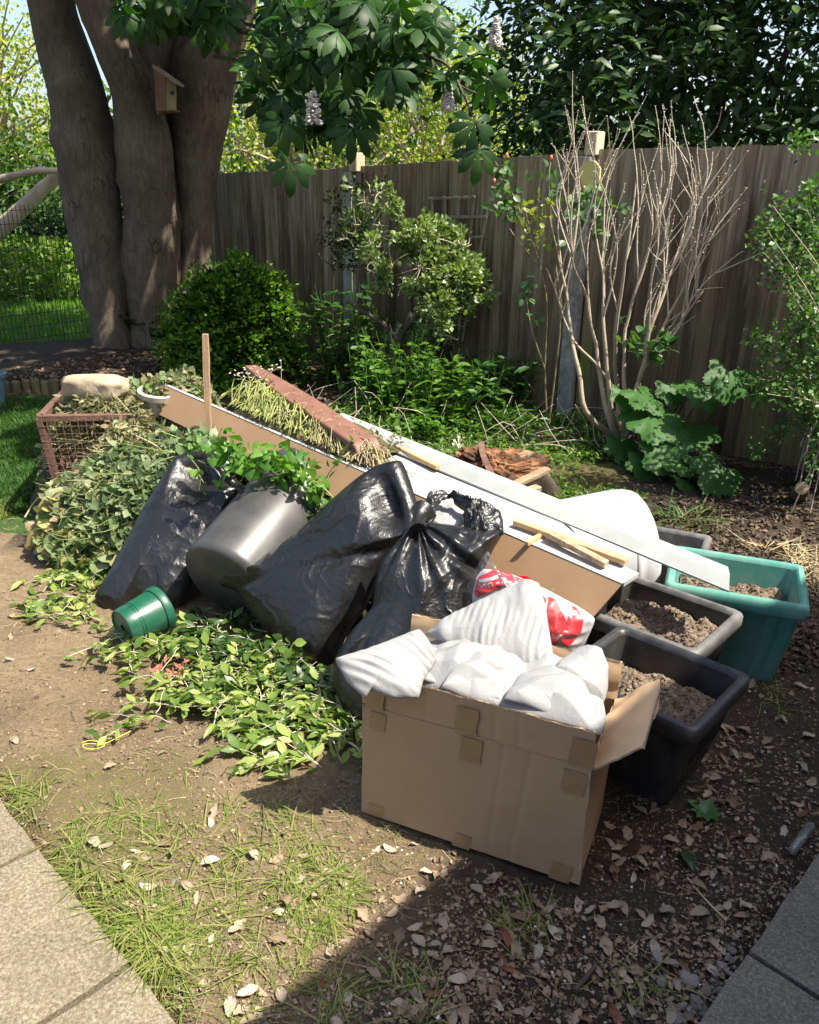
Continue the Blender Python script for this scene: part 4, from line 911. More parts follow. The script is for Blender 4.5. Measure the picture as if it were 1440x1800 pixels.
fm = blob([(818, 1046), (832, 1005), (858, 968), (868, 996), (940, 1026), (1000, 1058), (1038, 1080), (1030, 1130), (1012, 1162), (985, 1160), (955, 1150), (900, 1160), (850, 1130)], (930, 1075), Plane(G(845, 1045, .425), G(1040, 1090, .365), PY(900, 985, 2.25)), .056, lambda u, v, T, px: .014*ridge(u, v*.5, 12, 91)+.012*fbm(xyz(u, v), 8, 3, 92), 30, 150, 0, 2.2, .6, thin=.0008)
fm.build('clear_film', MFILM, pk)

# ------------------------------------------------------------------ green flower pot lying on its side
MPG = plasticmat('green_pot_plastic', (.006, .075, .042), .35, (.12, .19, .14), .3)
g0 = G(216, 1104, .075); g1 = g0+np.array([.64, .74, .10])*.165; d = g1-g0; LG = np.linalg.norm(d); d /= LG; s = np.cross([0, 0, 1.], d); s /= np.linalg.norm(s); u2 = np.cross(d, s)
gp = thing('flower_pot', 'dark green plastic flower pot on its side with a hole in its base', 'flower pot', (g0+g1)/2-[0, 0, .09])
th2 = np.linspace(0, 2*PI, 56, endpoint=False)
def rev(prf, o, d, s, u, th, k=1.): return np.array([[o+(d*x+(s*math.cos(t)+u*math.sin(t))*r)*k for t in th] for x, r in prf])
m_ = MB(); m_.grid(rev([(.010, .0165), (.0, .0165), (.0, .022), (.003, .024), (.003, .070), (-.003, .074), (-.003, .079), (.003, .082), (.04, .085), (.041, .0835), (.046, .0835), (.047, .0858), (.052, .0858), (.053, .0845), (.058, .0845), (.059, .0872), (.155, .0945)], g0, d, s, u2, th2, .88), closev=True); m_.build('body', MPG, gp, sharp=35)
m_ = MB(); m_.grid(rev([(.155, .095), (.155, .100), (.158, .102), (.185, .104), (.190, .102), (.190, .096), (.15, .090), (.05, .080), (.012, .07), (.012, .0165)], g0, d, s, u2, th2, .88), closev=True); m_.build('rim', MPG, gp, sharp=35)

# ------------------------------------------------------------------ pots at the back
def pot(name, label, cat, c, r, h, mat, ribs_=0, taper=.78, tilt=(0, 0), lip=.012, soil=True):
    root = thing(name, label, cat, c); d = np.array([tilt[0], tilt[1], 1.]); d /= np.linalg.norm(d); s = np.cross(d, [0, 1., 0]); s /= np.linalg.norm(s); u = np.cross(s, d); th = np.linspace(0, 2*PI, 64, endpoint=False)
    V = rev([(0, .001), (0, r*taper), (h*.5, r*(taper+.6*(1-taper))), (h-.035, r*.98), (h-.03, r+lip*.8), (h-.004, r+lip), (h, r+lip*.6), (h, r-.008), (h-.06, r*.9), (h-.07, .001)], np.array(c), d, s, u, th)
    if ribs_: k = 1-.03*(.5+.5*np.cos(th*ribs_)); V[1:4] = np.array(c)+(V[1:4]-np.array(c)-((V[1:4]-np.array(c))@d)[..., None]*d)*k[None, :, None]+((V[1:4]-np.array(c))@d)[..., None]*d
    m_ = MB(); m_.grid(V[:4], closev=True); m_.build('body', mat, root, sharp=40); m_ = MB(); m_.grid(V[3:9], closev=True); m_.build('rim', mat, root, sharp=40)
    if soil: m_ = MB(); m_.add(V[8], [list(range(64))]); m_.build('soil', MCOMP, root)
    return root
MBLU = M('blue_glaze', [(.05, .12, .16), (.16, .26, .32)], .2, 6, bump=.05, spec=.6)
MBGL = M('dull_blue_plastic', [(.07, .11, .14), (.13, .18, .22)], .45, 6, bump=.05)
MBEI = M('beige_plastic', [(.34, .30, .25), (.45, .40, .34)], .5, 6, bump=.05, dirt=((.2, .16, .12), 6, .5, .2))
c = G(-16, 712, .05); pot('glazed_pot', 'blue glazed ribbed pot standing at the far left edge beside the log edging', 'pot', c, .13, .235, MBLU, 20)
c = PY(290, 700, 5.3); c[2] = gh(c[0], c[1]); pot('blue_pot', 'wide grey blue plant pot with bare stems behind the heap', 'pot', [c[0], c[1], c[2]-.02], .125, float(PY(290, 672, 5.3)[2]-c[2]+.02), MBGL, soil=True)
c = PY(276, 752, 3.98); pot('beige_pot', 'beige plastic pot with a pale rim leaning behind the left end of the long board', 'pot', c, .085, .2, MBEI, tilt=(.14, -.1), soil=False)

# ------------------------------------------------------------------ compost cage with rusty frame
MRUST = M('rusty_frame', [(.07, .035, .025), (.14, .075, .055), (.20, .12, .09)], .8, 14, bump=.6)
MWIR = M('rusty_wire', (.16, .10, .07), .7, 30)
cg0 = G(70, 735, .52); cg1 = cg0+np.array([.92, .12, 0]); gz = 0.03
cage = thing('compost_cage', 'square compost cage with a rusty brown frame and wire mesh, overfilled with dead weeds', 'compost cage', (cg0[0], cg0[1], 0))
cdp = np.array([-.12, .75, 0])
def rb(a, b, w=.035): return bar('frame_bar', a, b, w, .03, MRUST, cage)
zt = cg0[2]
for q in (cg0, cg0+cdp): rb(np.array([q[0]+(.06 if q is cg0 else 0), q[1], -.02]), np.array([q[0], q[1], zt]))
rb(cg0, cg0+(cg1-cg0)*.5); rb(cg0, cg0+cdp)
m_ = MB()
for k in range(1, 26):
    f = k/26; a = cg0+(cg1-cg0)*f; m_.tube([[a[0]+.03*(1-f), a[1]-.02, 0], [a[0], a[1]-.02, zt]], .0016, 3, cap=False)
    a = cg0+cdp*f; m_.tube([[a[0]+.03, a[1], 0], [a[0], a[1], zt]], .0016, 3, cap=False)
for k in range(1, 14):
    z = zt*k/14; m_.tube([[cg0[0], cg0[1]-.02, z], [cg1[0], cg1[1]-.02, z]], .0016, 3, cap=False); m_.tube([[cg0[0], cg0[1], z], [cg0[0]+cdp[0], cg0[1]+cdp[1], z]], .0016, 3, cap=False)
m_.build('wire_mesh', MWIR, cage, kind='stuff')
# pale stone lying on the compost
def lump(c, size, R=None, amp=.12, seed=0, n=26, sq=.6, fs=2.):
    a = np.linspace(0, PI, n); b = np.linspace(0, 2*PI, n*2, endpoint=False); A, B_ = np.meshgrid(a, b, indexing='ij'); D = np.stack([np.sin(A)*np.cos(B_), np.sin(A)*np.sin(B_), np.cos(A)], -1)
    D = np.sign(D)*np.abs(D)**sq; V = D*(1+amp*fbm(D, fs, 4, seed))[..., None]*np.array(size)/2
    if R is not None: V = V@np.asarray(R).T
    m_ = MB(); m_.grid(V+np.array(c), closev=True); return m_
MSTN = M('pale_stone', [(.20, .15, .10), (.36, .29, .20), (.48, .40, .29)], .85, 7, bump=.6, dirt=((.2, .15, .1), 5, .55, .2))
c = PY(166, 680, 3.98); tag(lump(c, (.32, .15, .12), rotax([0, 0, 1.], -.12), .10, 3).build('stone_slab', MSTN, None), 'pale buff stone lying on top of the compost cage', 'stone')

# ------------------------------------------------------------------ rotten log with rusty strap
MROTW = M('rotten_wood', [(.015, .010, .007), (.05, .028, .016), (.15, .065, .03), (.30, .15, .07), (.20, .16, .09)], .95, 11, (.6, 1, 1.4), 8, bump=1., bdist=.02, bscale=26)
lg = thing('rotten_log', 'crumbling orange brown rotten log with a rusty iron strap in the greenery', 'log', G(880, 850))
c = G(884, 838, .13); Rl = rotax([0, 0, 1.], .55)@rotax([0, 1., 0], .18)
lump(c, (.50, .26, .26), Rl, .22, 5, 90, .45, 5.).build('wood', MROTW, lg)
for k, (x, y, l, tl) in enumerate(((850, 800, .30, .5), (900, 800, .26, .75), (932, 830, .24, .9), (905, 862, .3, .5))):
    q = G(x, y, .25); Rk = rotax([0, 0, 1.], .55)@rotax([0, 1., 0], -.25*tl); MB().box(q+[0, 0, -.03], (l, .05, .028), Rk, ch=.006).build('split_plank', M('grey_split_wood', [(.18, .13, .08), (.38, .30, .2)], .9, 16, (.15, 1, 1), bump=.8) if k == 0 else bpy.data.materials['grey_split_wood'], lg, smooth=False)
sp = spl(np.array([G(846, 776, .30), G(850, 800, .30), G(866, 835, .29), (G(884, 868, .22))]), 16); V = np.array([[p-[.016, .004, 0], p+[.016, .004, 0]] for p in sp]); m_ = MB(); m_.grid(V); m_.grid(V-[0, .004, .004], flip=True); m_.build('iron_strap', MRUST, lg)
c = G(952, 868, .08); tag(lump(c, (.17, .06, .22), rotax([0, 1, 0.], -.5), .10, 8, 24, .7).build('bark_slab', M('dark_bark', [(.03, .022, .016), (.10, .075, .05)], .9, 14, (1, 1, .3), bump=.8), None), 'dark curved slab of bark leaning between the rotten log and the white tub', 'bark slab')
# sawn stump end at the right
c = G(1410, 858, .14); st = thing('sawn_stump', 'small stump with a pale round sawn face at the right edge of the bed', 'stump', (c[0], c[1]+.05, 0)); dd = CC*[1, 1, .0]-c*[1, 1, 0]; dd /= np.linalg.norm(dd); dd = dd+np.array([0, 0, .25]); dd /= np.linalg.norm(dd); s = np.cross([0, 0, 1.], dd); s /= np.linalg.norm(s); u2 = np.cross(dd, s)
MBRK2 = M('stump_bark', [(.07, .05, .035), (.2, .15, .10)], .9, 16, bump=.8)
V = rev([(0, .036), (-.03, .037), (-.12, .042), (-.22, .05)], c, dd, s, u2, np.linspace(0, 2*PI, 24, endpoint=False)); V[1:] += .005*fbm(V[1:], 20, 2)[..., None]; V[:, :, 2] -= np.array([0, .005, .05, .14])[:, None]; m_ = MB(); m_.grid(V, closev=True); m_.build('bark', MBRK2, st)
m_ = MB(); m_.grid(rev([(.002, .034), (.0025, .02), (.003, .001)], c, dd, s, u2, np.linspace(0, 2*PI, 24, endpoint=False)), closev=True); m_.build('sawn_face', M('sawn_wood', [(.42, .30, .16), (.62, .48, .30)], .8, 20, bump=.3), st)

# ------------------------------------------------------------------ trellis
MTR = M('grey_trellis_wood', [(.20, .165, .13), (.40, .34, .27)], .85, 12, (1, 1, .2), bump=.4)
tre = thing('fan_trellis', 'grey wooden fan trellis leaning on the fence behind the flowering shrub', 'trellis', FP(805, 600)[2]*[1, 1, 0])
def fbar(a, b, off=.05, w=.02): bar('lath', FP(*a, off)[2], FP(*b, off)[2], w, .012, MTR, tre, up=np.array([FN[0], FN[1], 0.]))
for a, b in (((758, 346), (780, 602)), ((782, 347), (787, 604)), ((806, 347), (796, 606)), ((834, 347), (805, 604)), ((862, 346), (812, 600))): fbar(a, b)
for a, b in (((754, 349), (836, 346)), ((755, 382), (856, 381)), ((826, 417), (848, 416)), ((776, 570), (818, 575))): fbar(a, b, .063)

# ------------------------------------------------------------------ nest box on the tree
MNB = M('old_nestbox_wood', [(.14, .07, .045), (.22, .14, .09)], .85, 12, (1, 1, .3), bump=.5); MNBY = M('lichened_wood', [(.26, .22, .11), (.36, .32, .18)], .85, 12, bump=.5)
YB = 6.95; nb = thing('nest_box', 'small weathered wooden nest box with a sloping roof on the tree', 'nest box', PY(293, 195, YB))
def nq(px, py, dy=0): return PY(px, py, YB+dy)
def slabq(name, quad, depth, mat, parent=nb):
    q = np.array(quad); nn = np.array([0, 1., 0])*depth; m_ = MB(); m_.add(np.vstack([q, q+nn]), [[0, 1, 2, 3], [7, 6, 5, 4], [0, 4, 5, 1], [1, 5, 6, 2], [2, 6, 7, 3], [3, 7, 4, 0]]); return m_.build(name, mat, parent, smooth=False)
slabq('side_board', [nq(272, 120), nq(274, 195), nq(292, 194), nq(291, 132)], .02, MNB)
slabq('front_board', [nq(292.3, 133), nq(292.5, 194), nq(309, 193, .06), nq(309, 146, .06)], .02, MNBY)
slabq('roof_board', [nq(268, 112, -.03), nq(268, 119, -.03), nq(314, 150, .0), nq(314, 145, .0)], .16, MTR)
slabq('back_board', [nq(270, 118, .14), nq(275, 200, .14), nq(309, 198, .14), nq(309, 140, .14)], .02, MNB)
slabq('base_board', [nq(275, 192.5), nq(275, 196), nq(309, 195.5, .03), nq(309, 192.5, .03)], .14, MNB)
m_ = MB(); m_.tube([nq(303, 163, .05), nq(303, 163, .022)], .016, 12); m_.build('dark_hole_plug', MIRON, nb)  # solid black plug stands in for the darkness inside the hole
# ================================================================== PLANTS
LT = t_leaf(.24); LTW = t_leaf(.34); LTN = t_leaf(.15); SM = t_small(.28); SMW = t_small(.36); QD = t_quad(.32)
MBARK = M('smooth_grey_bark', [(.055, .041, .03), (.12, .09, .066), (.18, .14, .105)], .92, 7, (1, 1, .45), bump=1., bdist=.03, bscale=22, dirt=((.03, .023, .017), 5, .58, .16))
def crackbark():
    m, t, p = newmat('fissured_bark'); tc = nd(t, 'ShaderNodeTexCoord'); mp = nd(t, 'ShaderNodeMapping'); mp.inputs['Scale'].default_value = (1, 1, .38)
    w = nd(t, 'ShaderNodeTexNoise'); w.inputs['Scale'].default_value = 9; w.inputs['Detail'].default_value = 5; ad = nd(t, 'ShaderNodeVectorMath', operation='MULTIPLY_ADD'); ad.inputs[1].default_value = (.09, .09, .09)
    t.links.new(tc.outputs['Object'], mp.inputs[0]); t.links.new(mp.outputs[0], w.inputs['Vector']); t.links.new(w.outputs['Color'], ad.inputs[0]); t.links.new(mp.outputs[0], ad.inputs[2])
    v = nd(t, 'ShaderNodeTexVoronoi', feature='DISTANCE_TO_EDGE'); v.inputs['Scale'].default_value = 15; t.links.new(ad.outputs[0], v.inputs['Vector'])
    crack = ramp(t, [(.0, (.75, .75, .75)), (.045, (0, 0, 0))]); t.links.new(v.outputs['Distance'], crack.inputs[0])
    msk = noise(t, 2.6, 4, .6); mk = ramp(t, [(.49, (0, 0, 0)), (.68, (.8, .8, .8))]); t.links.new(msk.outputs[0], mk.inputs[0]); k = mth(t, 'MULTIPLY', crack.outputs[0], mk.outputs[0])
    g = noise(t, 34, 8, .7, (1, 1, .3)); b = noise(t, 3.5, 6, .6); base = ramp(t, [(.3, (.05, .040, .029)), (.5, (.115, .092, .066)), (.7, (.20, .165, .122))]); t.links.new(mth(t, 'ADD', mth(t, 'MULTIPLY', g.outputs[0], .5), mth(t, 'MULTIPLY', b.outputs[0], .5)), base.inputs[0])
    c = mixc(t, k, base.outputs[0], (.018, .014, .010)); gm = noise(t, 1.7, 5, .7); kk = ramp(t, [(.56, (0, 0, 0)), (.75, (.45, .45, .45))]); t.links.new(gm.outputs[0], kk.inputs[0]); c = mixc(t, kk.outputs[0], c, (.07, .075, .03))
    t.links.new(c, p.inputs['Base Color']); p.inputs['Roughness'].default_value = .92; p.inputs['Specular IOR Level'].default_value = .2
    h = mth(t, 'SUBTRACT', mth(t, 'MULTIPLY', g.outputs[0], .5), mth(t, 'MULTIPLY', k, 1.)); bumpn(t, p, h, 1., .022); return m
MBARK = crackbark()
MBARK2 = M('tan_bark', [(.26, .205, .14), (.46, .38, .28)], .85, 9, (1, 1, .3), bump=.6)
MTWIG = M('pale_twig', [(.40, .33, .25), (.60, .52, .42)], .8, 20, bump=.3)
MTWD = M('dark_twig', [(.05, .035, .025), (.12, .09, .06)], .85, 20, bump=.3)
ML_CH = leafmat('chestnut_leaf', [(.015, .05, .012), (.03, .085, .016), (.055, .13, .025)], .5, .32, .3, (1.2, 1.6, .35))
ML_CAN = leafmat('canopy_leaf', [(.02, .055, .012), (.04, .10, .02)], .5, .25)
ML_LAU = leafmat('laurel_leaf', [(.015, .045, .012), (.032, .080, .018), (.075, .13, .03)], .45, .15, .3)
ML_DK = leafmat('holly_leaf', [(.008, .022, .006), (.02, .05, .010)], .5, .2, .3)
ML_YG = leafmat('sunny_leaf', [(.17, .25, .035), (.34, .41, .07), (.58, .52, .20)], .5, .4, .3)
ML_MG = leafmat('mid_green_leaf', [(.03, .08, .012), (.07, .15, .02), (.12, .2, .04)], .5, .35, .35)
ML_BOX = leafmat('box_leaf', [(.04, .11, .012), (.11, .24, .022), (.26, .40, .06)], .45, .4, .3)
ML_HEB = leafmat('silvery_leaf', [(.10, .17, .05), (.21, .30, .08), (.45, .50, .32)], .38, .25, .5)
ML_HRB = leafmat('herb_leaf', [(.05, .13, .018), (.10, .22, .03), (.19, .33, .06)], .45, .4, .4)
ML_ROS = leafmat('rose_leaf', [(.035, .10, .03), (.08, .17, .05), (.15, .25, .08)], .32, .3, .5)
ML_RY = leafmat('pale_rose_leaf', [(.13, .19, .02), (.26, .30, .04), (.35, .36, .08)], .4, .45, .4)
ML_MPL = leafmat('maple_like_leaf', [(.035, .11, .02), (.06, .16, .035)], .5, .3, .25)
ML_JAS = leafmat('small_glossy_leaf', [(.03, .09, .018), (.08, .18, .04), (.20, .31, .11)], .38, .3, .4)
ML_GRS = leafmat('grass_blade', [(.10, .17, .025), (.20, .28, .05), (.34, .36, .12), (.46, .40, .20)], .5, .4, .3)
ML_LWN = leafmat('lawn_blade', [(.02, .06, .008), (.04, .11, .012), (.07, .15, .02)], .5, .35, .3)
MBLOS = M('blossom', [(.55, .50, .46), (.78, .74, .72)], .7, 20, bump=.2, transl=.3)

def crown(cs, n, tilt=.6, shell=.55, clump=True):
    """leaf places through a set of ellipsoids (x,y,z,rx,ry,rz,weight), denser towards the outside, in clumps"""
    w = np.array([c[6] if len(c) > 6 else c[3]*c[4]*c[5] for c in cs], float); w /= w.sum(); k = rng.choice(len(cs), n, p=w); C = np.array([c[:6] for c in cs])[k]
    D = rndv(n); r = rng.uniform(0, 1, n)**(1/3.); r = shell+(1-shell)*r if shell else r
    P = C[:, :3]+D*r[:, None]*C[:, 3:6]*(1+.25*fbm(D*1.7+k[:, None]*3.1, 1, 3, 3))[:, None]
    keep = fbm(P, 2.2, 3, 19) > (-.35 if clump else -9)
    return P[keep], D[keep]
def orient(D, up=.4, droop=.0, jit=.7):
    n = len(D); d = D+rng.normal(0, jit, (n, 3)); d[:, 2] -= droop; N = rng.normal(0, jit*.7, (n, 3)); N[:, 2] += 1; N = N+D*up
    return d/np.linalg.norm(d, axis=1)[:, None], N/np.linalg.norm(N, axis=1)[:, None]
def branchset(mb, base, tips, r0, r1=.004, seg=9, wob=.05, n=6, seed=0, start=.0):
    for i, t in enumerate(tips):
        q = np.linspace(0, 1, seg)[:, None]; p = np.array(base)*(1-q)+np.array(t)*q; p = p+wob*np.sin(q*PI)*np.stack([fbm(xyz(q[:, 0]*2, i*7.7, k), 1, 2, seed+k) for k in range(3)], 1)
        mb.tube(p, r0+(r1-r0)*q[:, 0]**.8, n, cap=False)
    return mb

# ------------------------------------------------------------------ big multi-stemmed tree
TY = 7.4
tree = thing('chestnut_tree', 'big tree of several thick grey stems rising from the raised bed, with low hanging branches', 'tree', G(230, 612, .2))
def stem(pts, Y0, Y1, seed, name='trunk', rough=.13, n=26):
    p = spl(np.array([(a, b, w*.93) for a, b, w in pts], float), 46); Y = np.linspace(Y0, Y1, 46); C = PY(p[:, 0], p[:, 1], 1.)
    P = np.array([PY(x, y, yy) for (x, y, w), yy in zip(p, Y)]); z = (P-CC)@CF; r = p[:, 2]/2/FPX*z
    P = np.vstack([P[:1]-[0, 0, .25], P]); r = np.r_[r[0]*1.12, r]
    m_ = MB(); T = np.gradient(P, axis=0); T /= np.linalg.norm(T, axis=1)[:, None]; th = np.linspace(0, 2*PI, 40, endpoint=False); X_ = np.cross(T, [0, 1., 0]); X_ /= np.linalg.norm(X_, axis=1)[:, None]; Y_ = np.cross(T, X_)
    V = P[:, None]+r[:, None, None]*(np.cos(th)[None, :, None]*X_[:, None]+np.sin(th)[None, :, None]*Y_[:, None])
    dsp = .03*np.clip(.35-np.abs(vn(V*np.array([1, 1, .28]), 9, seed+21)), 0, 1)*-1+.018*np.abs(fbm(V*np.array([1, 1, .5]), 26, 3, seed+8))+.08*fbm(V, 2.2, 3, seed)+.10*np.clip(fbm(V, 3.2, 2, seed+3)-.35, 0, 1)*2+.02*np.abs(fbm(V*np.array([1, 1, .35]), 14, 3, seed+5))
    V = V+(V-P[:, None])*(dsp[..., None]*1.5); m_.grid(V, closev=True); return m_.build(name, MBARK, tree)
stem([(203, 620, 78), (192, 540, 82), (176, 440, 90), (160, 350, 100), (152, 260, 104), (140, 180, 100), (118, 100, 92), (96, 30, 84), (82, -40, 80), (60, -160, 76)], 7.15, 7.5, 3)
stem([(272, 620, 84), (270, 540, 92), (268, 440, 100), (262, 340, 102), (250, 240, 98), (235, 160, 88), (205, 90, 82), (176, 20, 80), (150, -60, 78), (120, -160, 72)], 7.25, 7.2, 13)
stem([(290, 600, 60), (300, 480, 62), (300, 380, 70), (285, 280, 80), (265, 190, 84), (262, 110, 80), (278, 40, 66), (285, -60, 60)], 7.45, 7.7, 23)
stem([(338, 600, 64), (342, 480, 60), (342, 380, 64), (345, 290, 84), (352, 200, 100), (370, 120, 96), (392, 50, 88), (408, -20, 84), (425, -150, 76)], 7.5, 7.6, 33)
stem([(320, 300, 50), (322, 220, 56), (318, 140, 54), (330, 60, 44), (338, -30, 40)], 7.6, 7.8, 43, 'limb')
# overhead crown that keeps the trunks in shade
cs = [(-4.5, 6.5, 5.4, 1.6, 1.6, 1.1), (-2.8, 5.4, 4.7, 1.4, 1.3, .9), (-1.2, 5.6, 4.6, 1.3, 1.2, .8), (-.7, 7.3, 4.6, .9, .9, .8), (-1.6, 7.4, 5.5, 1.7, 1.5, 1.), (-.4, 4.5, 4.6, .8, .8, .6), (-2.4, 4.3, 4.7, 1.5, .9, .7), (-4.5, 4.6, 5., 1.4, 1.1, .8), (-3.0, 8.8, 6, 2, 1.6, 1.2), (-.6, 8.4, 4.9, 1.2, 1.2, .9), (-5.4, 8.4, 6.2, 1.5, 1.5, 1.2)]
P, D = crown(cs, 5200, shell=.3); d, N = orient(D, .3, .2)
pal = [t_palm(7, s_) for s_ in (1, 2, 3)]
leaves('canopy_leaf', tree, P, d, N, rng.uniform(.24, .38, len(P)), [LTW], ML_CAN, 0, 'canopy')
m_ = MB(); branchset(m_, PY(392, -120, 7.6), [np.array([-1.2, 5.6, 4.6]), np.array([-.2, 6.5, 4.5]), np.array([.2, 5.3, 4.2])], .09, .02, 12, .5, 8, 4); branchset(m_, PY(100, -150, 7.4), [np.array([-2.8, 5.2, 4.7]), np.array([-4.5, 5.4, 5.1])], .08, .02, 12, .4, 8, 9)
m_.build('branch', MBARK, tree)
# low branches in the picture
def hang(polys, n, Y0, Y1, s0, s1):
    out = []; tot = sum(p[1] for p in polys)
    for poly, w in polys:
        q = in_poly(poly, int(n*w/tot)); Yv = rng.uniform(Y0, Y1, len(q)); out.append(np.array([PY(a, b, y) for (a, b), y in zip(q, Yv)]))
    P = np.vstack(out); D = rng.normal(0, .8, (len(P), 3)); D[:, 2] -= .55; D[:, 1] -= .5; N = rng.normal(0, .35, (len(P), 3)); N[:, 2] += .8; N[:, 1] -= .75
    return P, D, N, rng.uniform(s0, s1, len(P))
A_ = [[(520, 0), (700, -30), (800, 40), (855, 100), (862, 140), (835, 175), (770, 165), (690, 165), (630, 130), (560, 90)], 60]
B_ = [[(440, -20), (620, -20), (640, 100), (660, 190), (620, 230), (520, 235), (455, 190), (445, 110)], 90]
C_ = [[(465, 150), (680, 150), (670, 215), (560, 245), (490, 230)], 15]
D_ = [[(200, -30), (420, -30), (405, 48), (370, 60), (300, 30), (250, 40), (205, 30)], 42]
P1_, D1_, N1_, S1_ = hang([A_], 95, 4.7, 5.7, .13, .18)
P2_, D2_, N2_, S2_ = hang([B_, C_], 120, 5.2, 6.6, .14, .20)
P3_, D3_, N3_, S3_ = hang([D_], 50, 5.9, 6.8, .15, .20)
X1 = np.array([PY(512, 285, 4.8), PY(835, 215, 4.6), PY(842, 262, 4.6), PY(500, 215, 5), PY(620, 225, 5)]); XD = np.tile([0, -.3, -1.], (5, 1)); XN = np.tile([0.2, -1, .3], (5, 1)); XS = np.array([.17, .17, .16, .18, .18])
P = np.vstack([P1_, P2_, P3_, X1]); leaves('leaf', tree, P, np.vstack([D1_, D2_, D3_, XD]), np.vstack([N1_, N2_, N3_, XN]), np.r_[S1_, S2_, S3_, XS], pal, ML_CH, 300)
m_ = MB()
for a, b, r_ in (((360, 60, 7.0), [(560, 60, 5.6), (700, 110, 5.2), (860, 180, 5.0)], .022), ((360, 20, 7.), [(470, 60, 6.2), (560, 160, 5.9), (640, 250, 5.6)], .02), ((380, 100, 7.2), [(450, 130, 6.3), (490, 210, 6), (510, 280, 5.)], .016), ((330, -20, 7), [(300, 20, 6.5), (240, 60, 6.4)], .016), ((600, -40, 5.4), [(650, 60, 5.3), (770, 110, 5.1), (835, 210, 4.8)], .014)):
    p = np.array([PY(*a)]+[PY(*q) for q in b]); p = spl(p, 26); p = p+.03*np.stack([fbm(p*3, 1, 2, k+9) for k in range(3)], 1); m_.tube(p, np.linspace(r_, .005, 26), 7)
m_.build('low_branch', MTWD, tree, kind='stuff')
def candle(px, py, Y, h, nm='blossom'):
    c = PY(px, py, Y); m_ = MB(); n = 190; t = rng.uniform(0, 1, n); a = rng.uniform(0, 2*PI, n); r = h*.26*(1-t*.75); Pq = c+np.c_[np.cos(a)*r, np.sin(a)*r, (t-.5)*h]; tet(m_, Pq, rng.uniform(.008, .016, n)); m_.build(nm, MBLOS, tree, smooth=False, kind='stuff')
candle(551, 190, 4.9, .16); candle(788, 172, 4.9, .13); candle(872, 58, 5.2, .15)
# ------------------------------------------------------------------ laurel behind the right of the fence
lau = thing('laurel_tree', 'dark evergreen laurel with long glossy leaves towering over the right half of the fence', 'tree', (2.2, 7.6, 0))
q = in_poly([(985, -30), (1460, -30), (1460, 255), (1200, 262), (1050, 258), (970, 262), (930, 240), (960, 120)], 900); Yv = rng.uniform(6.0, 7.8, len(q))
P = np.array([PY(a, b, y) for (a, b), y in zip(q, Yv)]); n = len(P)
# leaves sit in whorls
wh = P[:190]; k = rng.integers(0, len(wh), n); az = rng.uniform(0, 2*PI, n); D = np.c_[np.cos(az), np.sin(az)-.35, rng.normal(.05, .4, n)]; P = wh[k]+D*.02+rng.normal(0, .035, (n, 3)); N = rng.normal(0, .3, (n, 3)); N[:, 2] += 1; N[:, 1] -= .5
leaves('leaf', lau, P, D, N, rng.uniform(.10, .155, n), [t_leaf(.17, .06, .16), t_leaf(.19, .1, .05)], ML_LAU, 300)
cs = [(1.7, 7.6, 2.9, 1.2, 1.1, 1.3), (3.2, 7.2, 2.8, 1.5, 1.2, 1.5), (4.8, 6.6, 2.8, 1.6, 1.3, 1.6), (2.6, 8.2, 4.2, 1.8, 1.3, 1.4), (4.4, 7.4, 4.2, 1.8, 1.5, 1.4), (3.1, 6.6, 4.3, 1.0, .9, .7), (3.4, 8.6, 2.8, 3.0, .5, 1.8), (2.2, 8.6, 3.2, 1.0, .5, 1.6)]
P, D = crown(cs, 30000, shell=.0, clump=False); kk = P[:, 1]*1.0 > -P[:, 0]*.95+7.1; P, D = P[kk], D[kk]; d, N = orient(D, .3, .1)
leaves('leaf', lau, P, d, N, rng.uniform(.10, .15, len(P)), [t_leaf(.19, .08, .1)], ML_LAU, 0, 'crown')
m_ = MB(); branchset(m_, (2.6, 8.0, 0), [(1.6, 7.6, 3.4), (2.4, 7.6, 3.9), (3.4, 7.4, 3.9), (4.4, 7.0, 3.6), (3., 8, 4.5)], .07, .015, 10, .3, 7, 2); m_.build('trunk', MTWD, lau)
# holly between the two
hol = thing('holly_tree', 'dark small leaved evergreen tree with sky glinting through, between the chestnut leaves and the laurel', 'tree', (1.2, 9.5, 0))
cs = [(1.35, 9.4, 2.2, .75, .7, 1.0), (1.6, 9.6, 3.6, .8, .8, 1.1), (2.1, 9.4, 2.6, .8, .8, 1.3), (.95, 9.6, 1.7, .7, .6, .5), (1.9, 9.8, 4.6, .8, .8, .8)]
P, D = crown(cs, 9500, shell=.0); d, N = orient(D, .2, .1, .9); leaves('leaf', hol, P, d, N, rng.uniform(.05, .085, len(P)), SMW, ML_DK, 0, 'crown')
m_ = MB(); branchset(m_, (1.4, 9.7, 0), [(1.3, 9.5, 3), (1.8, 9.6, 4), (2.2, 9.5, 3)], .06, .01, 9, .2, 6, 5); m_.build('trunk', MTWD, hol)

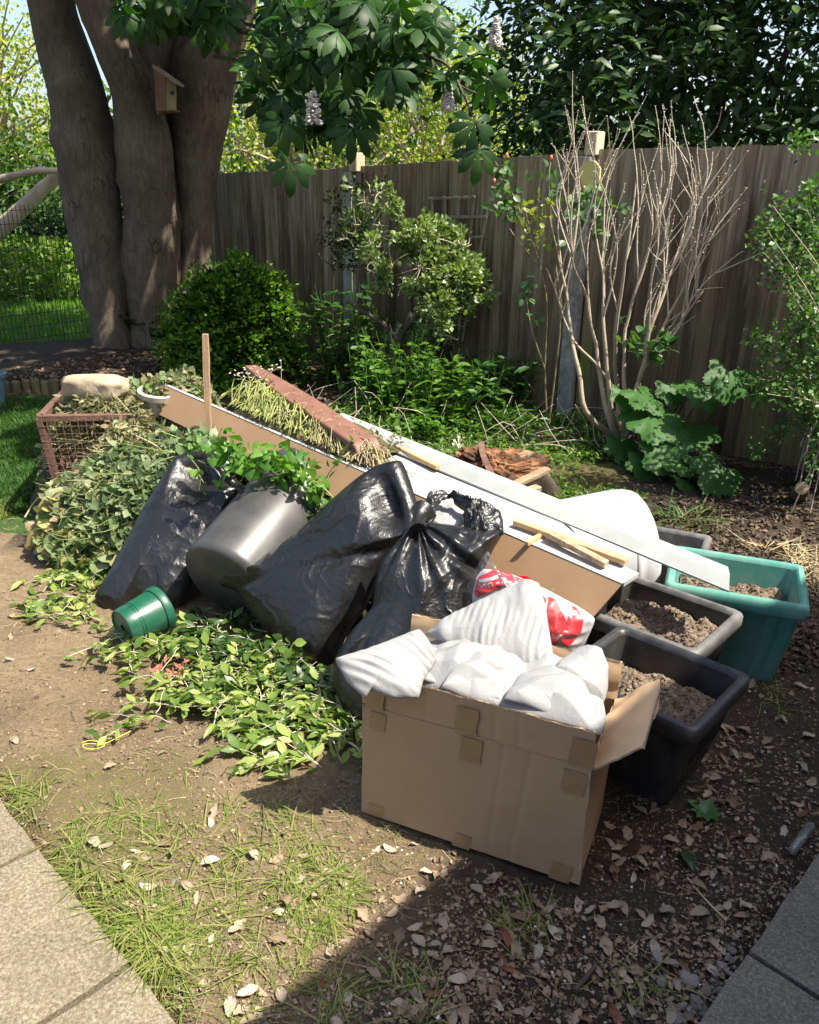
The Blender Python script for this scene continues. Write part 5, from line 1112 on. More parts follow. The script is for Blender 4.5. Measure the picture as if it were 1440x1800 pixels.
# ------------------------------------------------------------------ sunlit trees beyond
def bgtree(name, label, x, y, h, cs, n, mat, size, tmpl=SMW, twigs=26, bark=MBARK2, shell=.0, tr=.12):
    root = thing(name, label, 'tree', (x, y, 0)); P, D = crown(cs, n, shell=shell); d, N = orient(D, .3, .15, .9)
    leaves('leaf', root, P, d, N, rng.uniform(size*.7, size*1.2, len(P)), tmpl, mat, 0, 'crown')
    m_ = MB(); tips = [P[i] for i in rng.integers(0, len(P), twigs)]; branchset(m_, (x, y, 0), [(x+.1, y, h*.45)], tr, tr*.7, 8, .2, 8, 3); branchset(m_, (x+.1, y, h*.35), tips[:twigs//2], tr*.45, .008, 9, .35, 5, 4); branchset(m_, (x+.1, y, h*.2), tips[twigs//2:], tr*.35, .006, 9, .5, 5, 6); m_.build('trunk', bark, root); return root
bgtree('willow_tree', 'sunlit yellow green tree seen between the trunks and the low chestnut branches', -1.9, 13, 4.5, [(-2.4, 13, 2.0, 1.3, 1., 1.1), (-1.2, 13.2, 3.0, 1.3, 1., 1.2), (-2.9, 13.4, 3.7, 1.2, 1., 1.0), (-1.6, 13, 1.2, 1.6, .8, .6)], 13000, ML_YG, .075)
bgtree('ash_tree', 'sunlit pale green tree beyond the middle of the fence', .3, 14, 4.5, [(.1, 14, 1.6, 1.1, 1., .9), (-.3, 14.3, 3.3, 1.1, 1., 1.1), (1.0, 14, 2.6, .9, 1., 1.2)], 10000, ML_YG, .075)
bgtree('thorn_tree', 'mid green bushy tree behind the sunlit ones over the fence', -.8, 17, 5.5, [(-2.5, 17.5, 2.5, 2., 1., 1.6), (0, 17, 2.2, 1.8, 1., 1.5), (2.6, 17, 2.2, 1.8, 1., 1.5), (-.6, 17.5, 4.3, 1.8, 1., 1.0), (-4, 18, 4.2, 1.5, 1, 1.3)], 17000, ML_MG, .12, QD)
bgtree('elder_tree', 'loose sunlit tree with sky showing through at the upper left edge', -7.2, 13.6, 5, [(-7.6, 13.6, 3.9, 1.5, 1., 1.2), (-6.0, 13.6, 2.6, .9, 1., 1.0), (-7.6, 13.4, 1.9, 1.2, .8, .7), (-6.6, 13.8, 3.8, 1.4, .8, .9)], 11000, ML_YG, .075, SMW, 60)
ivy = bgtree('ivy_tree', 'ivy clad tree beyond the wire fence left of the trunks', -7.4, 12.4, 3.6, [(-7.6, 12.2, 2.35, 1.2, .7, .5), (-6.2, 12.2, 2.6, 1.0, .4, .22), (-6.7, 12.0, 1.5, 1.6, .8, .65), (-5.2, 12.2, 1.6, 1.2, .7, .6), (-7.5, 12.2, 1.1, 1.2, .7, .5)], 9000, ML_MG, .085, LTW, 24, MBARK2, 0, .10)
m_ = MB(); p = spl(np.array([PY(-60, 455, 10.8), PY(0, 402, 10.8), PY(50, 356, 10.9), PY(105, 306, 11), PY(160, 258, 11.2)]), 22); m_.tube(p, np.linspace(.115, .07, 22), 14, rough=.10, seed=4); p = spl(np.array([PY(-30, 322, 10.6), PY(30, 308, 10.6), PY(70, 300, 10.7), (PY(115, 301, 10.9))]), 16); m_.tube(p, np.linspace(.05, .035, 16), 10, rough=.15, seed=6); m_.build('leaning_limb', MBARK2, ivy)
# dark hedge foot behind the mesh fence and tall weeds in the light before it
hd = thing('dark_hedge', 'dark shaded hedge foot behind the sunny weeds at the far left', 'hedge', (-6.5, 13, 0))
P, D = crown([(-7.2, 13.3, .75, 2.2, .6, .75), (-4.4, 13.6, .8, 1.9, .6, .8)], 6000, shell=.0); d, N = orient(D, .3, .1); leaves('leaf', hd, P, d, N, .1, SMW, ML_DK, 0, 'crown')
n = 6500; x = rng.uniform(-8.5, -3.2, n); y = rng.uniform(11.0, 12.3, n); P = np.c_[x, y, rng.uniform(0, 1, n)**.8*(.35+.35*sstep(11, 11.6, y))+.05]; D = rng.normal(0, .6, (n, 3)); D[:, 2] += .5; N = rng.normal(0, .5, (n, 3)); N[:, 2] += 1
mb = leaves_mb(P, D, N, rng.uniform(.07, .14, n), SMW); o = mb.build('tall_weeds', leafmat('weed_leaf', [(.08, .17, .02), (.17, .28, .05), (.28, .36, .10)], .5, .4, .3), None, kind='stuff'); tag(o, 'bright sunlit tall weeds growing beyond the wire fence', 'weeds')
# back hedge running behind everything so the horizon is closed with greenery
P, D = crown([(x, 22+abs(x)*.1, 1.6, 2.4, 1., 2.0+.7*math.sin(x*1.7)) for x in np.arange(-22, 24, 2.6)], 26000, shell=.0); d, N = orient(D, .3, .1)
bh = thing('far_hedge', 'long tall hedge of mixed trees far behind the garden', 'hedge', (0, 22, 0)); leaves('leaf', bh, P, d, N, rng.uniform(.16, .3, len(P)), QD, ML_MG, 0, 'crown')

# ------------------------------------------------------------------ wire fence at the left
MWG = M('green_wire', (.02, .05, .03), .6)
wf = thing('wire_fence', 'green wire mesh fence between the raised bed and the sunny grass', 'fence', G(0, 645, .1)); w0, w1 = PY(-60, 650, 7.15), PY(178, 612, 7.9); m_ = MB()
w0[2] = .08; w1[2] = .12
for k in range(0, 34): a = w0+(w1-w0)*k/33.; m_.tube([a, a+[0, 0, 1.25]], .0035, 3, cap=False)
for k in range(0, 12): m_.tube([w0+[0, 0, k*.11], w1+[0, 0, k*.11]], .0028, 3, cap=False)
m_.build('wire_mesh', MWG, wf, kind='stuff'); a = PY(1, 645, 7.0); MB().tube([[a[0]-.02, a[1], 0], [a[0]-.02, a[1], .42]], .03, 10).build('post', MLOG, wf)

# ------------------------------------------------------------------ box ball
bb = thing('box_bush', 'rounded glossy green box bush growing in front of the left part of the fence', 'bush', G(415, 660, .1))
c = PY(418, 560, 6.55); rx = 104/FPX*6.6; rz = 84/FPX*6.6
cs = [(c[0], c[1], c[2], rx, rx*.95, rz), (c[0]-.12, c[1]-.1, c[2]-.28, rx*1.02, rx*.8, rz*.7), (c[0]+.1, c[1], c[2]-.35, rx*.95, rx*.9, rz*.6), (c[0]-.1, c[1], c[2]+.03, rx*.85, rx*.85, rz*.95)]
cs = [tuple(q[:3])+(q[3]*.9, q[4]*.9, q[5]*.88) for q in cs]; cs += [(c[0]+a*rx, c[1]-.1+.1*b, c[2]+b*rz, rx*q_, rx*q_, rz*q_) for a, b, q_ in ((-.8, .25, .34), (-.5, .72, .26), (.05, .80, .36), (.55, .62, .24), (.88, .1, .30), (-.85, -.35, .36), (.85, -.5, .32), (-.1, .55, .4), (.3, .95, .14), (-.25, .98, .12))]; P, D = crown(cs, 27000, shell=.55, clump=False); P = P+D*(.16*np.clip(fbm(P, 6, 2, 88), -.4, 1))[:, None]; d, N = orient(D, .5, -.2, .5); leaves('leaf', bb, P, d, N, rng.uniform(.03, .05, len(P)), SMW, ML_BOX, 0, 'foliage')
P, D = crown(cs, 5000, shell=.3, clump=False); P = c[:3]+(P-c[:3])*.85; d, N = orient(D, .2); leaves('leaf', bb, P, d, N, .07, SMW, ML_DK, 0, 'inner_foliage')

# ------------------------------------------------------------------ silvery shrub before the fence (centre)
hb = thing('flowering_shrub', 'loose grey green small leaved shrub with bent dark stems in front of the fan trellis', 'shrub', G(690, 660, .1))
HYY = 6.0
def pxc(px, py, rpx, Y, dy=.8): c = PY(px, py, Y); r = rpx/FPX*Y*1.03; return (c[0], c[1], c[2], r, r*dy, r)
cl = [(655, 395, 34), (685, 365, 22), (640, 355, 16), (700, 420, 36), (740, 405, 26), (770, 420, 34), (810, 430, 26), (690, 470, 42), (740, 470, 52), (800, 480, 46), (840, 500, 26), (700, 520, 34), (760, 540, 44), (810, 550, 30), (740, 590, 28), (665, 480, 22), (620, 330, 16), (665, 340, 22), (625, 395, 22), (650, 430, 26), (610, 420, 18), (855, 520, 16), (830, 460, 18), (690, 585, 16), (790, 590, 18)]
P, D = crown([pxc(a, b, r, HYY+rng.uniform(-.15, .15)) for a, b, r in cl], 19000, shell=.1)
kk = fbm(P, 5, 2, 44) > -.35; P, D = P[kk], D[kk]; d, N = orient(D, .2, -.5, .6); leaves('leaf', hb, P, d, N, rng.uniform(.026, .050, len(P)), SMW, ML_HEB, 0, 'foliage')
P, D = crown([pxc(a, b, r, HYY+.1) for a, b, r in ((590, 400, 30), (610, 450, 26), (590, 350, 18), (625, 340, 20), (680, 330, 14))], 900, shell=.1); d, N = orient(D, .2, -.5, .6); leaves('leaf', hb, P, d, N, rng.uniform(.02, .035, len(P)), SMW, ML_DK, 0, 'shaded_foliage')  # dark leaf colour stands in for shade on the shrub's left side
m_ = MB()
for pts, r0 in (([(686, 640), (690, 610), (680, 575), (640, 548), (612, 530)], .03), ([(686, 640), (694, 605), (715, 575), (722, 530), (700, 480), (660, 420)], .026), ([(715, 575), (760, 520), (800, 470)], .02), ([(722, 530), (740, 460), (745, 410)], .015), ([(690, 480), (660, 462), (620, 470), (575, 462), (558, 440), (575, 432)], .007), ([(680, 500), (640, 470), (612, 468), (600, 450)], .007), ([(760, 520), (790, 560), (812, 580)], .01)):
    p = spl(np.array([PY(a, b, HYY+.03*i) for i, (a, b) in enumerate(pts)]), 18); m_.tube(p, np.linspace(r0, r0*.35+.002, 18), 7, rough=.1)
m_.build('stem', MTWD, hb)
m_ = MB()
for i in range(130):
    a, b, r = cl[rng.integers(len(cl))]; c = PY(a, b, HYY); D = rndv(1)[0]; e = c+D*r/FPX*HYY; m_.tube(spl(np.array([c, (c+e)/2+rng.normal(0, .02, 3), e]), 5), np.linspace(.004, .0015, 5), 4, cap=False)
m_.build('twigs', MTWIG, hb, kind='stuff')

# ------------------------------------------------------------------ bare many-stemmed shrub
bs = thing('bare_shrub', 'bare pale stemmed shrub fanning up in front of the fence with hardly any leaves', 'shrub', G(1085, 785)); BY = 5.0
b0 = G(1085, 785)
mains = [([(1078, 770), (1030, 720), (1015, 640), (1000, 560), (985, 470), (965, 380)], .024), ([(1080, 775), (1062, 700), (1050, 620), (1035, 540), (1010, 470), (1000, 400)], .022), ([(1084, 775), (1075, 700), (1062, 600), (1060, 500), (1062, 420), (1070, 330)], .022), ([(1088, 778), (1085, 690), (1082, 600), (1095, 500), (1105, 420), (1120, 300)], .022), ([(1092, 778), (1100, 690), (1098, 600), (1120, 500), (1150, 400), (1165, 300)], .02), ([(1095, 778), (1112, 720), (1130, 650), (1140, 590), (1180, 480), (1210, 380)], .026), ([(1098, 778), (1115, 700), (1145, 620), (1190, 530), (1240, 440), (1270, 340)], .02), ([(1130, 650), (1170, 610), (1215, 540), (1262, 470), (1300, 400)], .014), ([(1085, 690), (1050, 640), (1010, 600), (985, 540), (960, 470)], .012)]
m_ = MB(); ends = []; lines = []
for pts, r0 in mains:
    p = spl(np.array([PY(a, b, BY+(.12*math.sin(i+pts[0][0]))*(i > 0)) for i, (a, b) in enumerate(pts)]), 24); p = p+.012*np.stack([fbm(p*6, 1, 2, k) for k in range(3)], 1); m_.tube(p, np.linspace(r0*.85, .003, 24), 7, rough=.08); lines.append(p)
m_.build('stem', MBARK2, bs)
shoots = []
tipsx = [(1000, 190), (1023, 182), (1040, 200), (1041, 216), (1066, 205), (1092, 224), (1108, 200), (1136, 168), (1152, 186), (1180, 175), (1165, 190), (1222, 170), (1200, 222), (1225, 252), (1268, 258), (1287, 290), (1313, 330), (1318, 382), (1308, 345), (1262, 310), (1240, 330), (1190, 250), (1160, 250), (1290, 300), (1245, 400), (1270, 420), (1220, 555), (1245, 520), (975, 260), (985, 300), (1015, 260), (1085, 280), (1130, 260), (1180, 320), (1215, 350), (1275, 370), (1305, 440), (1230, 300), (1150, 300), (1100, 320), (1050, 300), (1200, 430), (1260, 360), (1140, 340)]
mt = MB(); bud = []
for k, t in enumerate(tipsx):
    tip = PY(t[0], t[1], BY+rng.uniform(-.35, .25)); cand = [l[j] for l in lines for j in range(8, 22, 2)]; cand = [c for c in cand if c[2] < tip[2]-.28]
    if not cand: continue
    sc = [np.linalg.norm((tip-c)[:2])*1.6+abs((tip-c)[2]-.75) for c in cand]; a = cand[int(np.argmin(np.array(sc)+rng.uniform(0, .15, len(sc))))]
    mid = (a+tip)/2+np.array([-.08*np.sign(tip[0]-a[0]), 0, 0])+rng.normal(0, .03, 3); p = spl(np.array([a, mid, tip]), 18); p = p+.010*np.stack([fbm(p*9, 1, 2, k+7) for k in range(3)], 1)*np.linspace(0, 1, 18)[:, None]; mt.tube(p, np.linspace(.0055, .0018, 18), 5)
    bud += [p[j]+rng.normal(0, .004, 3) for j in range(5, 18)]
    for s_ in range(rng.integers(1, 4)):
        j = rng.integers(5, 14); L = rng.uniform(.08, .3); dd = (p[j+1]-p[j]); dd /= np.linalg.norm(dd); dd = dd+rng.normal(0, .35, 3); dd /= np.linalg.norm(dd); e = p[j]+dd*L+[0, 0, L*.2]; pp = spl(np.array([p[j], (p[j]+e)/2+rng.normal(0, .008, 3), e]), 7); mt.tube(pp, np.linspace(.0035, .0015, 7), 4); bud += list(pp[2:])
mt.build('twigs', MTWIG, bs, kind='stuff'); mb = MB(); tet(mb, np.array(bud), rng.uniform(.003, .0065, len(bud))); mb.build('buds', MTWIG, bs, smooth=False, kind='stuff')
P, D = crown([pxc(1140, 600, 26, 4.95), pxc(1165, 615, 20, 4.95), pxc(1120, 580, 16, 4.95), pxc(1105, 610, 12, 4.9)], 90, shell=.1); d, N = orient(D, .2, -.2); leaves('leaf', bs, P, d, N, rng.uniform(.05, .085, len(P)), LTW, ML_ROS, 90)

# ------------------------------------------------------------------ rose
rs = thing('rose_bush', 'thin climbing rose with orange buds and yellowish leaves left of the bare shrub', 'rose', G(962, 748)); RY_ = 5.25
m_ = MB()
for pts in ([(962, 745), (958, 650), (962, 540), (950, 470), (935, 420), (920, 350)], [(965, 745), (978, 640), (985, 560), (975, 480), (985, 400), (1010, 330), (1025, 300)], [(950, 470), (915, 430), (895, 400)], [(985, 560), (1010, 480), (1030, 420), (1050, 380)], [(958, 650), (935, 580), (925, 520)], [(935, 420), (905, 350), (880, 300), (868, 280)], [(990, 560), (975, 450), (965, 330), (968, 285)]):
    p = spl(np.array([PY(a, b, RY_+.04*math.sin(a)) for a, b in pts]), 20); m_.tube(p, np.linspace(.0075, .0028, 20), 5)
m_.build('stem', M('rose_stem', [(.16, .13, .06), (.26, .20, .11)], .6, 20), rs)
def rcl(lst, per, size, mat, nm='leaf', seed=0, rot=.7, parts=200, tm=LTW):
    P = []; 
    for a, b, r in lst:
        k = max(2, int(per*r/15)); q = np.c_[rng.normal(a, r*.55, k), rng.normal(b, r*.55, k)]; P += [PY(x, y, RY_+rng.uniform(-.12, .1)) for x, y in q]
    P = np.array(P); D = rndv(len(P)); D[:, 2] -= .25; N = rng.normal(0, .6, (len(P), 3)); N[:, 2] += .8; N[:, 1] -= .6; leaves(nm, rs, P, D, N, rng.uniform(size*.75, size*1.2, len(P)), tm, mat, parts)
rcl([(885, 300, 12), (895, 320, 18), (870, 340, 14), (905, 350, 18), (880, 365, 14), (900, 375, 14), (930, 305, 8), (965, 300, 10), (975, 335, 12), (1020, 340, 14), (1045, 330, 10), (1025, 365, 18), (1050, 370, 14), (1000, 345, 8), (1090, 368, 10), (1005, 385, 12), (1050, 400, 10), (985, 420, 10), (1090, 560, 8), (1020, 380, 18), (1060, 350, 14), (895, 285, 10), (1065, 415, 12), (1010, 420, 10), (925, 500, 14), (920, 520, 12), (935, 555, 9), (1025, 345, 14)], 10, .055, ML_ROS)
rcl([(935, 365, 20), (925, 385, 16), (950, 380, 14), (945, 400, 18), (955, 350, 10), (925, 405, 10), (935, 430, 8), (960, 430, 8)], 9, .045, ML_RY, parts=90)
MROS = M('orange_bud', [(.65, .12, .05), (.75, .28, .12)], .5, 20)
for a, b in ((891, 273), (869, 318), (893, 330), (969, 277), (1027, 331)):
    c = PY(a, b, RY_-.05); lump(c, (.018, .018, .028), None, .1, 3, 8, .9).build('bud', MROS, rs)

# ------------------------------------------------------------------ plant with broad maple-like leaves
mp = thing('maple_leaved_plant', 'low plant with broad toothed maple like leaves under the bare shrub', 'plant', G(1180, 830))
lv = [(1140, 700, 75, 4.75), (1165, 745, 95, 4.6), (1120, 735, 60, 4.7), (1170, 800, 90, 4.45), (1225, 760, 78, 4.6), (1280, 672, 75, 4.5), (1215, 680, 46, 4.75), (1240, 700, 52, 4.6), (1262, 835, 86, 4.25), (1240, 815, 60, 4.4), (1195, 815, 60, 4.4), (1095, 790, 60, 4.7), (1130, 820, 55, 4.5), (1180, 690, 50, 4.8), (1310, 660, 55, 4.6), (1190, 780, 60, 4.5), (1150, 850, 50, 4.4), (1100, 700, 50, 4.8), (1205, 850, 46, 4.3), (1335, 690, 36, 4.6)]
P = np.array([PY(a, b, y) for a, b, w, y in lv]); S = np.array([w/FPX*y*.80 for a, b, w, y in lv]); D = np.array([[rng.normal(0, .55), -.75, -.5+rng.normal(0, .2)] for _ in lv]); N = np.array([[rng.normal(.2, .25), -.5, 1.+rng.normal(0, .2)] for _ in lv]); P = P-D/np.linalg.norm(D, axis=1)[:, None]*S[:, None]*.5
leaves('leaf', mp, P, D, N, S, [t_lobed(5, True, 1), t_lobed(5, True, 2)], ML_MPL, 60)
m_ = MB()
for p_ in P:
    g_ = np.array([G(1175, 800)[0]+rng.normal(0, .1), G(1175, 800)[1]+rng.normal(.05, .08), 0]); m_.tube(spl(np.array([g_, (g_+p_)/2+[0, 0, .12], p_]), 10), np.linspace(.006, .003, 10), 5)
m_.build('stalk', MTWD, mp)

# ------------------------------------------------------------------ right edge shrub
js = thing('jasmine_shrub', 'airy arching shrub with tiny bright leaves filling the right edge of the bed', 'shrub', G(1430, 850)); JY = 4.1
m_ = MB(); P = []
arcs = []
for k in range(46):
    x0 = rng.uniform(1400, 1500); y0 = rng.uniform(760, 880); x1 = rng.choice([rng.uniform(1300, 1400), rng.uniform(1380, 1460)]); y1 = rng.uniform(330, 760); Y_ = JY+rng.uniform(-.2, .35)
    a, b = PY(x0, y0, Y_), PY(x1, y1, Y_+rng.uniform(-.2, .2)); a[2] = min(a[2], .05+0*a[2]) if a[2] > .3 else a[2]; mid = (a+b)/2+np.array([.10, 0, .12+.1*abs(a[0]-b[0])]); p = spl(np.array([a, mid, b]), 20); m_.tube(p, np.linspace(.004, .0012, 20), 4, cap=False); arcs.append(p)
for p in arcs:
    for j in range(6, 20):
        for q in range(rng.integers(4, 12)): P.append(p[j]+rng.normal(0, .035, 3))
for a, b, r, n in ((1400, 385, 40, 150), (1425, 420, 40, 160), (1350, 400, 26, 60), (1400, 470, 34, 90), (1430, 560, 40, 130), (1360, 600, 36, 70), (1400, 640, 40, 90), (1350, 690, 26, 50), (1420, 700, 36, 90), (1330, 590, 14, 30), (1430, 345, 26, 90), (1410, 250, 22, 50), (1370, 760, 24, 40), (1330, 790, 16, 30)):
    n = int(n*1.8); c = pxc(a, b, r, JY); P += list(np.array(c[:3])+rng.normal(0, .5, (n, 3))*c[3])
m_.build('arching_stem', MTWIG, js, kind='stuff'); P = np.array(P); D = rndv(len(P)); N = rng.normal(0, .6, (len(P), 3)); N[:, 2] += .9; leaves('leaf', js, P, D, N, rng.uniform(.018, .04, len(P)), SMW, ML_JAS, 0, 'foliage')

# ------------------------------------------------------------------ leafy perennials along the bed
def perennial(name, label, cat, px, py, n_st, hgt, spread, leaf, mat, tm, seed=0, per=10, lean=(0, 0), stuffy=True, parts=0, grp=None, stemr=.004):
    g = G(px, py, 0); g[2] = gh(g[0], g[1]); root = thing(name, label, cat, g, group=grp); m_ = MB(); P = []; D = []
    for k in range(n_st):
        b = g+np.array([rng.normal(0, spread*.45), rng.normal(0, spread*.4), 0]); h = hgt*rng.uniform(.55, 1.05); t = b+np.array([rng.normal(lean[0], spread*.35), rng.normal(lean[1], spread*.3), h]); p = spl(np.array([b, (b+t)/2+rng.normal(0, .02, 3), t]), 8); m_.tube(p, np.linspace(stemr, stemr*.5, 8), 4, cap=False)
        for j in range(per):
            f = rng.uniform(.1, 1.)**.8; q = p[int(f*7)]; az = rng.uniform(0, 2*PI); P.append(q); D.append([math.cos(az), math.sin(az), rng.uniform(-.15, .6)])
    P = np.array(P); D = np.array(D); N = rng.normal(0, .3, (len(P), 3)); N[:, 2] += 1; N -= D*.2
    m_.build('stem', ML_HRB, root, kind='stuff'); leaves('leaf', root, P, D, N, rng.uniform(leaf*.6, leaf*1.15, len(P)), tm, mat, parts, 'foliage'); return root
pgr = None
perennial('leafy_perennial', 'tall broad leaved green plant at the foot of the left fence post', 'plant', 600, 690, 34, .85, .30, .10, leafmat('dull_green_leaf', [(.03, .085, .025), (.05, .13, .03)], .45, .3), LTW, per=12, parts=120)
perennial('leafy_perennial', 'bright bushy green plant under the middle shrub', 'plant', 690, 745, 80, .62, .34, .065, ML_HRB, LT, per=14)
perennial('leafy_perennial', 'pale leaved clump right of the tall broad leaved plant', 'plant', 640, 700, 44, .80, .26, .07, leafmat('pale_sage_leaf', [(.10, .16, .05), (.18, .25, .09), (.26, .32, .13)], .45, .35), LT, per=12)
perennial('leafy_perennial', 'clump of long tongue shaped green leaves before the fan trellis', 'plant', 780, 750, 56, .48, .30, .12, ML_HRB, LTN, per=8, parts=120)
perennial('leafy_perennial', 'dark tongue leaved clump at the foot of the fence right of the trellis', 'plant', 870, 735, 36, .45, .28, .12, leafmat('dark_herb_leaf', [(.02, .07, .015), (.045, .12, .025)], .45, .3), LTN, per=9, parts=60)
perennial('leafy_perennial', 'small rounded sunny clump beside the bleached grass tuft', 'plant', 735, 790, 30, .22, .2, .06, ML_HRB, LT, per=12)
perennial('leafy_perennial', 'low bright clump just behind the rotten log', 'plant', 880, 775, 40, .2, .26, .07, ML_HRB, LTN, per=9)
perennial('potted_shrub', 'bare stemmed young shrub growing in the grey blue pot', 'shrub', 290, 690, 4, .55, .10, .09, ML_DK, LTW, per=7, stemr=.006)
perennial('dark_shrub', 'dark leafy shrub between the trunk and the round box bush', 'shrub', 285, 655, 20, .45, .26, .10, ML_DK, LTN, per=10)
def strap(name, label, px, py, n, L, w, mat, up=1.1, sp=.05, parts=60, Z=0., bend=(.3, .8)):
    g = G(px, py, Z); root = thing(name, label, 'plant', g); P = g+np.c_[rng.normal(0, sp, n), rng.normal(0, sp, n), np.zeros(n)]; az = rng.uniform(0, 2*PI, n); D = np.c_[np.cos(az), np.sin(az), np.full(n, up)*rng.uniform(.4, 1.3, n)]; N = np.c_[-np.cos(az)*up, -np.sin(az)*up, np.ones(n)*1.]
    leaves('leaf', root, P, D, N, rng.uniform(L*.6, L*1.1, n), [t_blade(w/L, -.35, 6), t_blade(w/L, -.6, 6)], mat, parts, 'foliage'); return root
MLIR = leafmat('strap_leaf', [(.03, .10, .02), (.08, .17, .04), (.22, .24, .09)], .4, .3)
strap('strap_leaved_clump', 'arching grass like clump in the bed right of the white tub', 1200, 925, 60, .22, .006, MLIR)
strap('strap_leaved_clump', 'upright strap leaved clump between the log and the rose stems', 950, 800, 60, .26, .007, MLIR)
strap('strap_leaved_clump', 'grassy clump near the foot of the concrete post', 1010, 800, 60, .2, .006, MLIR)
strap('strap_leaved_clump', 'glossy strap leaved clump under the fan trellis plants', 845, 765, 50, .26, .010, MLIR)
strap('bleached_tuft', 'bleached whitish tuft of dead stringy leaves by the log', 800, 800, 110, .24, .0035, M('bleached_straw', [(.42, .42, .30), (.62, .62, .48)], .8), .9, .03, 0)
# low ground cover in the bed
n = 9000; q = in_poly([(560, 760), (640, 690), (800, 700), (1000, 740), (1090, 790), (1150, 850), (1130, 900), (960, 900), (900, 870), (790, 840), (680, 800)], n); Pg = G(q[:, 0], q[:, 1]); Pg[:, 2] = gh(Pg[:, 0], Pg[:, 1])+rng.uniform(.0, .1, n)*(.6+.4*vn(Pg, 4)); kk = fbm(Pg, 3.5, 2, 7) > -.25; Pg = Pg[kk]; n = len(Pg)
D = rndv(n); D[:, 2] = np.abs(D[:, 2])*.8; N = rng.normal(0, .4, (n, 3)); N[:, 2] += 1; o = leaves_mb(Pg, D, N, rng.uniform(.02, .055, n), LTN).build('ground_cover', leafmat('cover_leaf', [(.04, .12, .015), (.10, .22, .03), (.24, .34, .07)], .45, .4), None, kind='stuff'); tag(o, 'low green ground cover along the flower bed', 'ground cover')
m_ = MB()
for k in range(150):
    a, b = rng.uniform(480, 1150), 0; b = 700+rng.uniform(0, 120); g = G(a, b); g[2] = gh(g[0], g[1]); az = rng.uniform(0, 2*PI); L = rng.uniform(.15, .5); e = g+[math.cos(az)*L, math.sin(az)*L*.4, rng.uniform(.02, .3)]; m_.tube(spl(np.array([g, (g+e)/2+rng.normal(0, .05, 3), e]), 7), np.linspace(.0035, .0015, 7), 4, cap=False)
tag(m_.build('dead_stems', MTWIG, None, kind='stuff'), 'thin dead stems tangled in the flower bed', 'stems')
# ================================================================== HEAP OF GARDEN WASTE
SEG = [((-1.62, 4.12), (-1.2, 4.1), .56, .62, .30), ((-1.46, 3.62), (-1.2, 3.55), .30, .42, .28), ((-1.25, 3.75), (-.75, 3.58), .46, .45, .33), ((-.75, 3.58), (-.1, 3.12), .44, .36, .30), ((-.1, 3.1), (.5, 2.55), .33, .28, .22)]
def HH(x, y):
    x = np.asarray(x, float); y = np.asarray(y, float); h = np.zeros(np.broadcast(x, y).shape)
    for a, b, h0, h1, r in SEG:
        ax, ay = a; dx, dy = b[0]-ax, b[1]-ay; t = np.clip(((x-ax)*dx+(y-ay)*dy)/(dx*dx+dy*dy), 0, 1); d = np.hypot(x-ax-t*dx, y-ay-t*dy); h = np.maximum(h, (h0+(h1-h0)*t)*np.exp(-(d/r)**4*1.0))
    q = xyz(x, y); return gh(x, y)*(h < .02)+np.where(h >= .02, h+.05*fbm(q, 5, 3, 61)*np.clip(h*5, 0, 1)+.012*fbm(q, 30, 2, 62), 0)
HHc = Cached(HH); HH_full = HH; HH = HHc
heap = thing('garden_waste_heap', 'high heap of wilted weeds, ivy and dead stems under the boards', 'garden waste', (-1.1, 3.6, 0))
MCORE = M('rotting_weeds', [(.02, .022, .01), (.06, .055, .025), (.13, .11, .05)], .95, 30, bump=1., bdist=.03, bscale=60)
x, y = np.meshgrid(np.linspace(-2.25, .8, 150), np.linspace(2.5, 4.7, 110)); m_ = MB(); z = HH(x, y); z = np.where(z < .045, z-.06, z-.02); m_.grid(np.stack([x, y, z], -1)); m_.build('pile_core', MCORE, heap)
LH1 = leafmat('wilted_leaf', [(.11, .12, .05), (.24, .25, .12), (.42, .38, .23)], .6, .3, .25, (1.3, 1.4, .6))
LH2 = leafmat('grey_green_leaf', [(.08, .13, .06), (.17, .24, .11), (.29, .34, .19)], .5, .3, .35, (1.2, 1.5, .6))
LH3 = leafmat('yellowing_leaf', [(0, (.11, .17, .06)), (.45, (.20, .27, .11)), (.75, (.32, .33, .18)), (.88, (.50, .42, .12)), (1, (.30, .2, .13))], .5, .3, .35, (1.3, 1.3, .5))
LH4 = leafmat('fresh_vine_leaf', [(.05, .15, .02), (.11, .26, .03), (.20, .36, .07)], .42, .4, .4)
LH5 = leafmat('dead_brown_leaf', [(.14, .08, .05), (.26, .17, .11), (.38, .28, .19)], .8, .2, .2, (1.2, 1., .7))
MSTRAW = M('dry_stem', [(.26, .20, .11), (.46, .38, .22)], .8, 20, rnd=.3); MGST = M('green_stem', [(.16, .20, .06), (.28, .31, .11)], .6, 20, rnd=.3)
def scat(poly, n, lift=(0, .04), H=HH, out=.02):
    q = in_poly(poly, n); P = onsurf(q[:, 0], q[:, 1], H); d = (CC-P); d /= np.linalg.norm(d, axis=1)[:, None]; P = P+d*rng.uniform(lift[0], lift[1], (n, 1)); return P[P[:, 1] < 6]
def fl(P, up=.8, cam=.6, dn=.35, j=.7):
    n = len(P); D = rng.normal(0, 1, (n, 3)); D[:, 2] -= dn; N = rng.normal(0, j, (n, 3)); N[:, 2] += up; N[:, 1] -= cam; return D, N
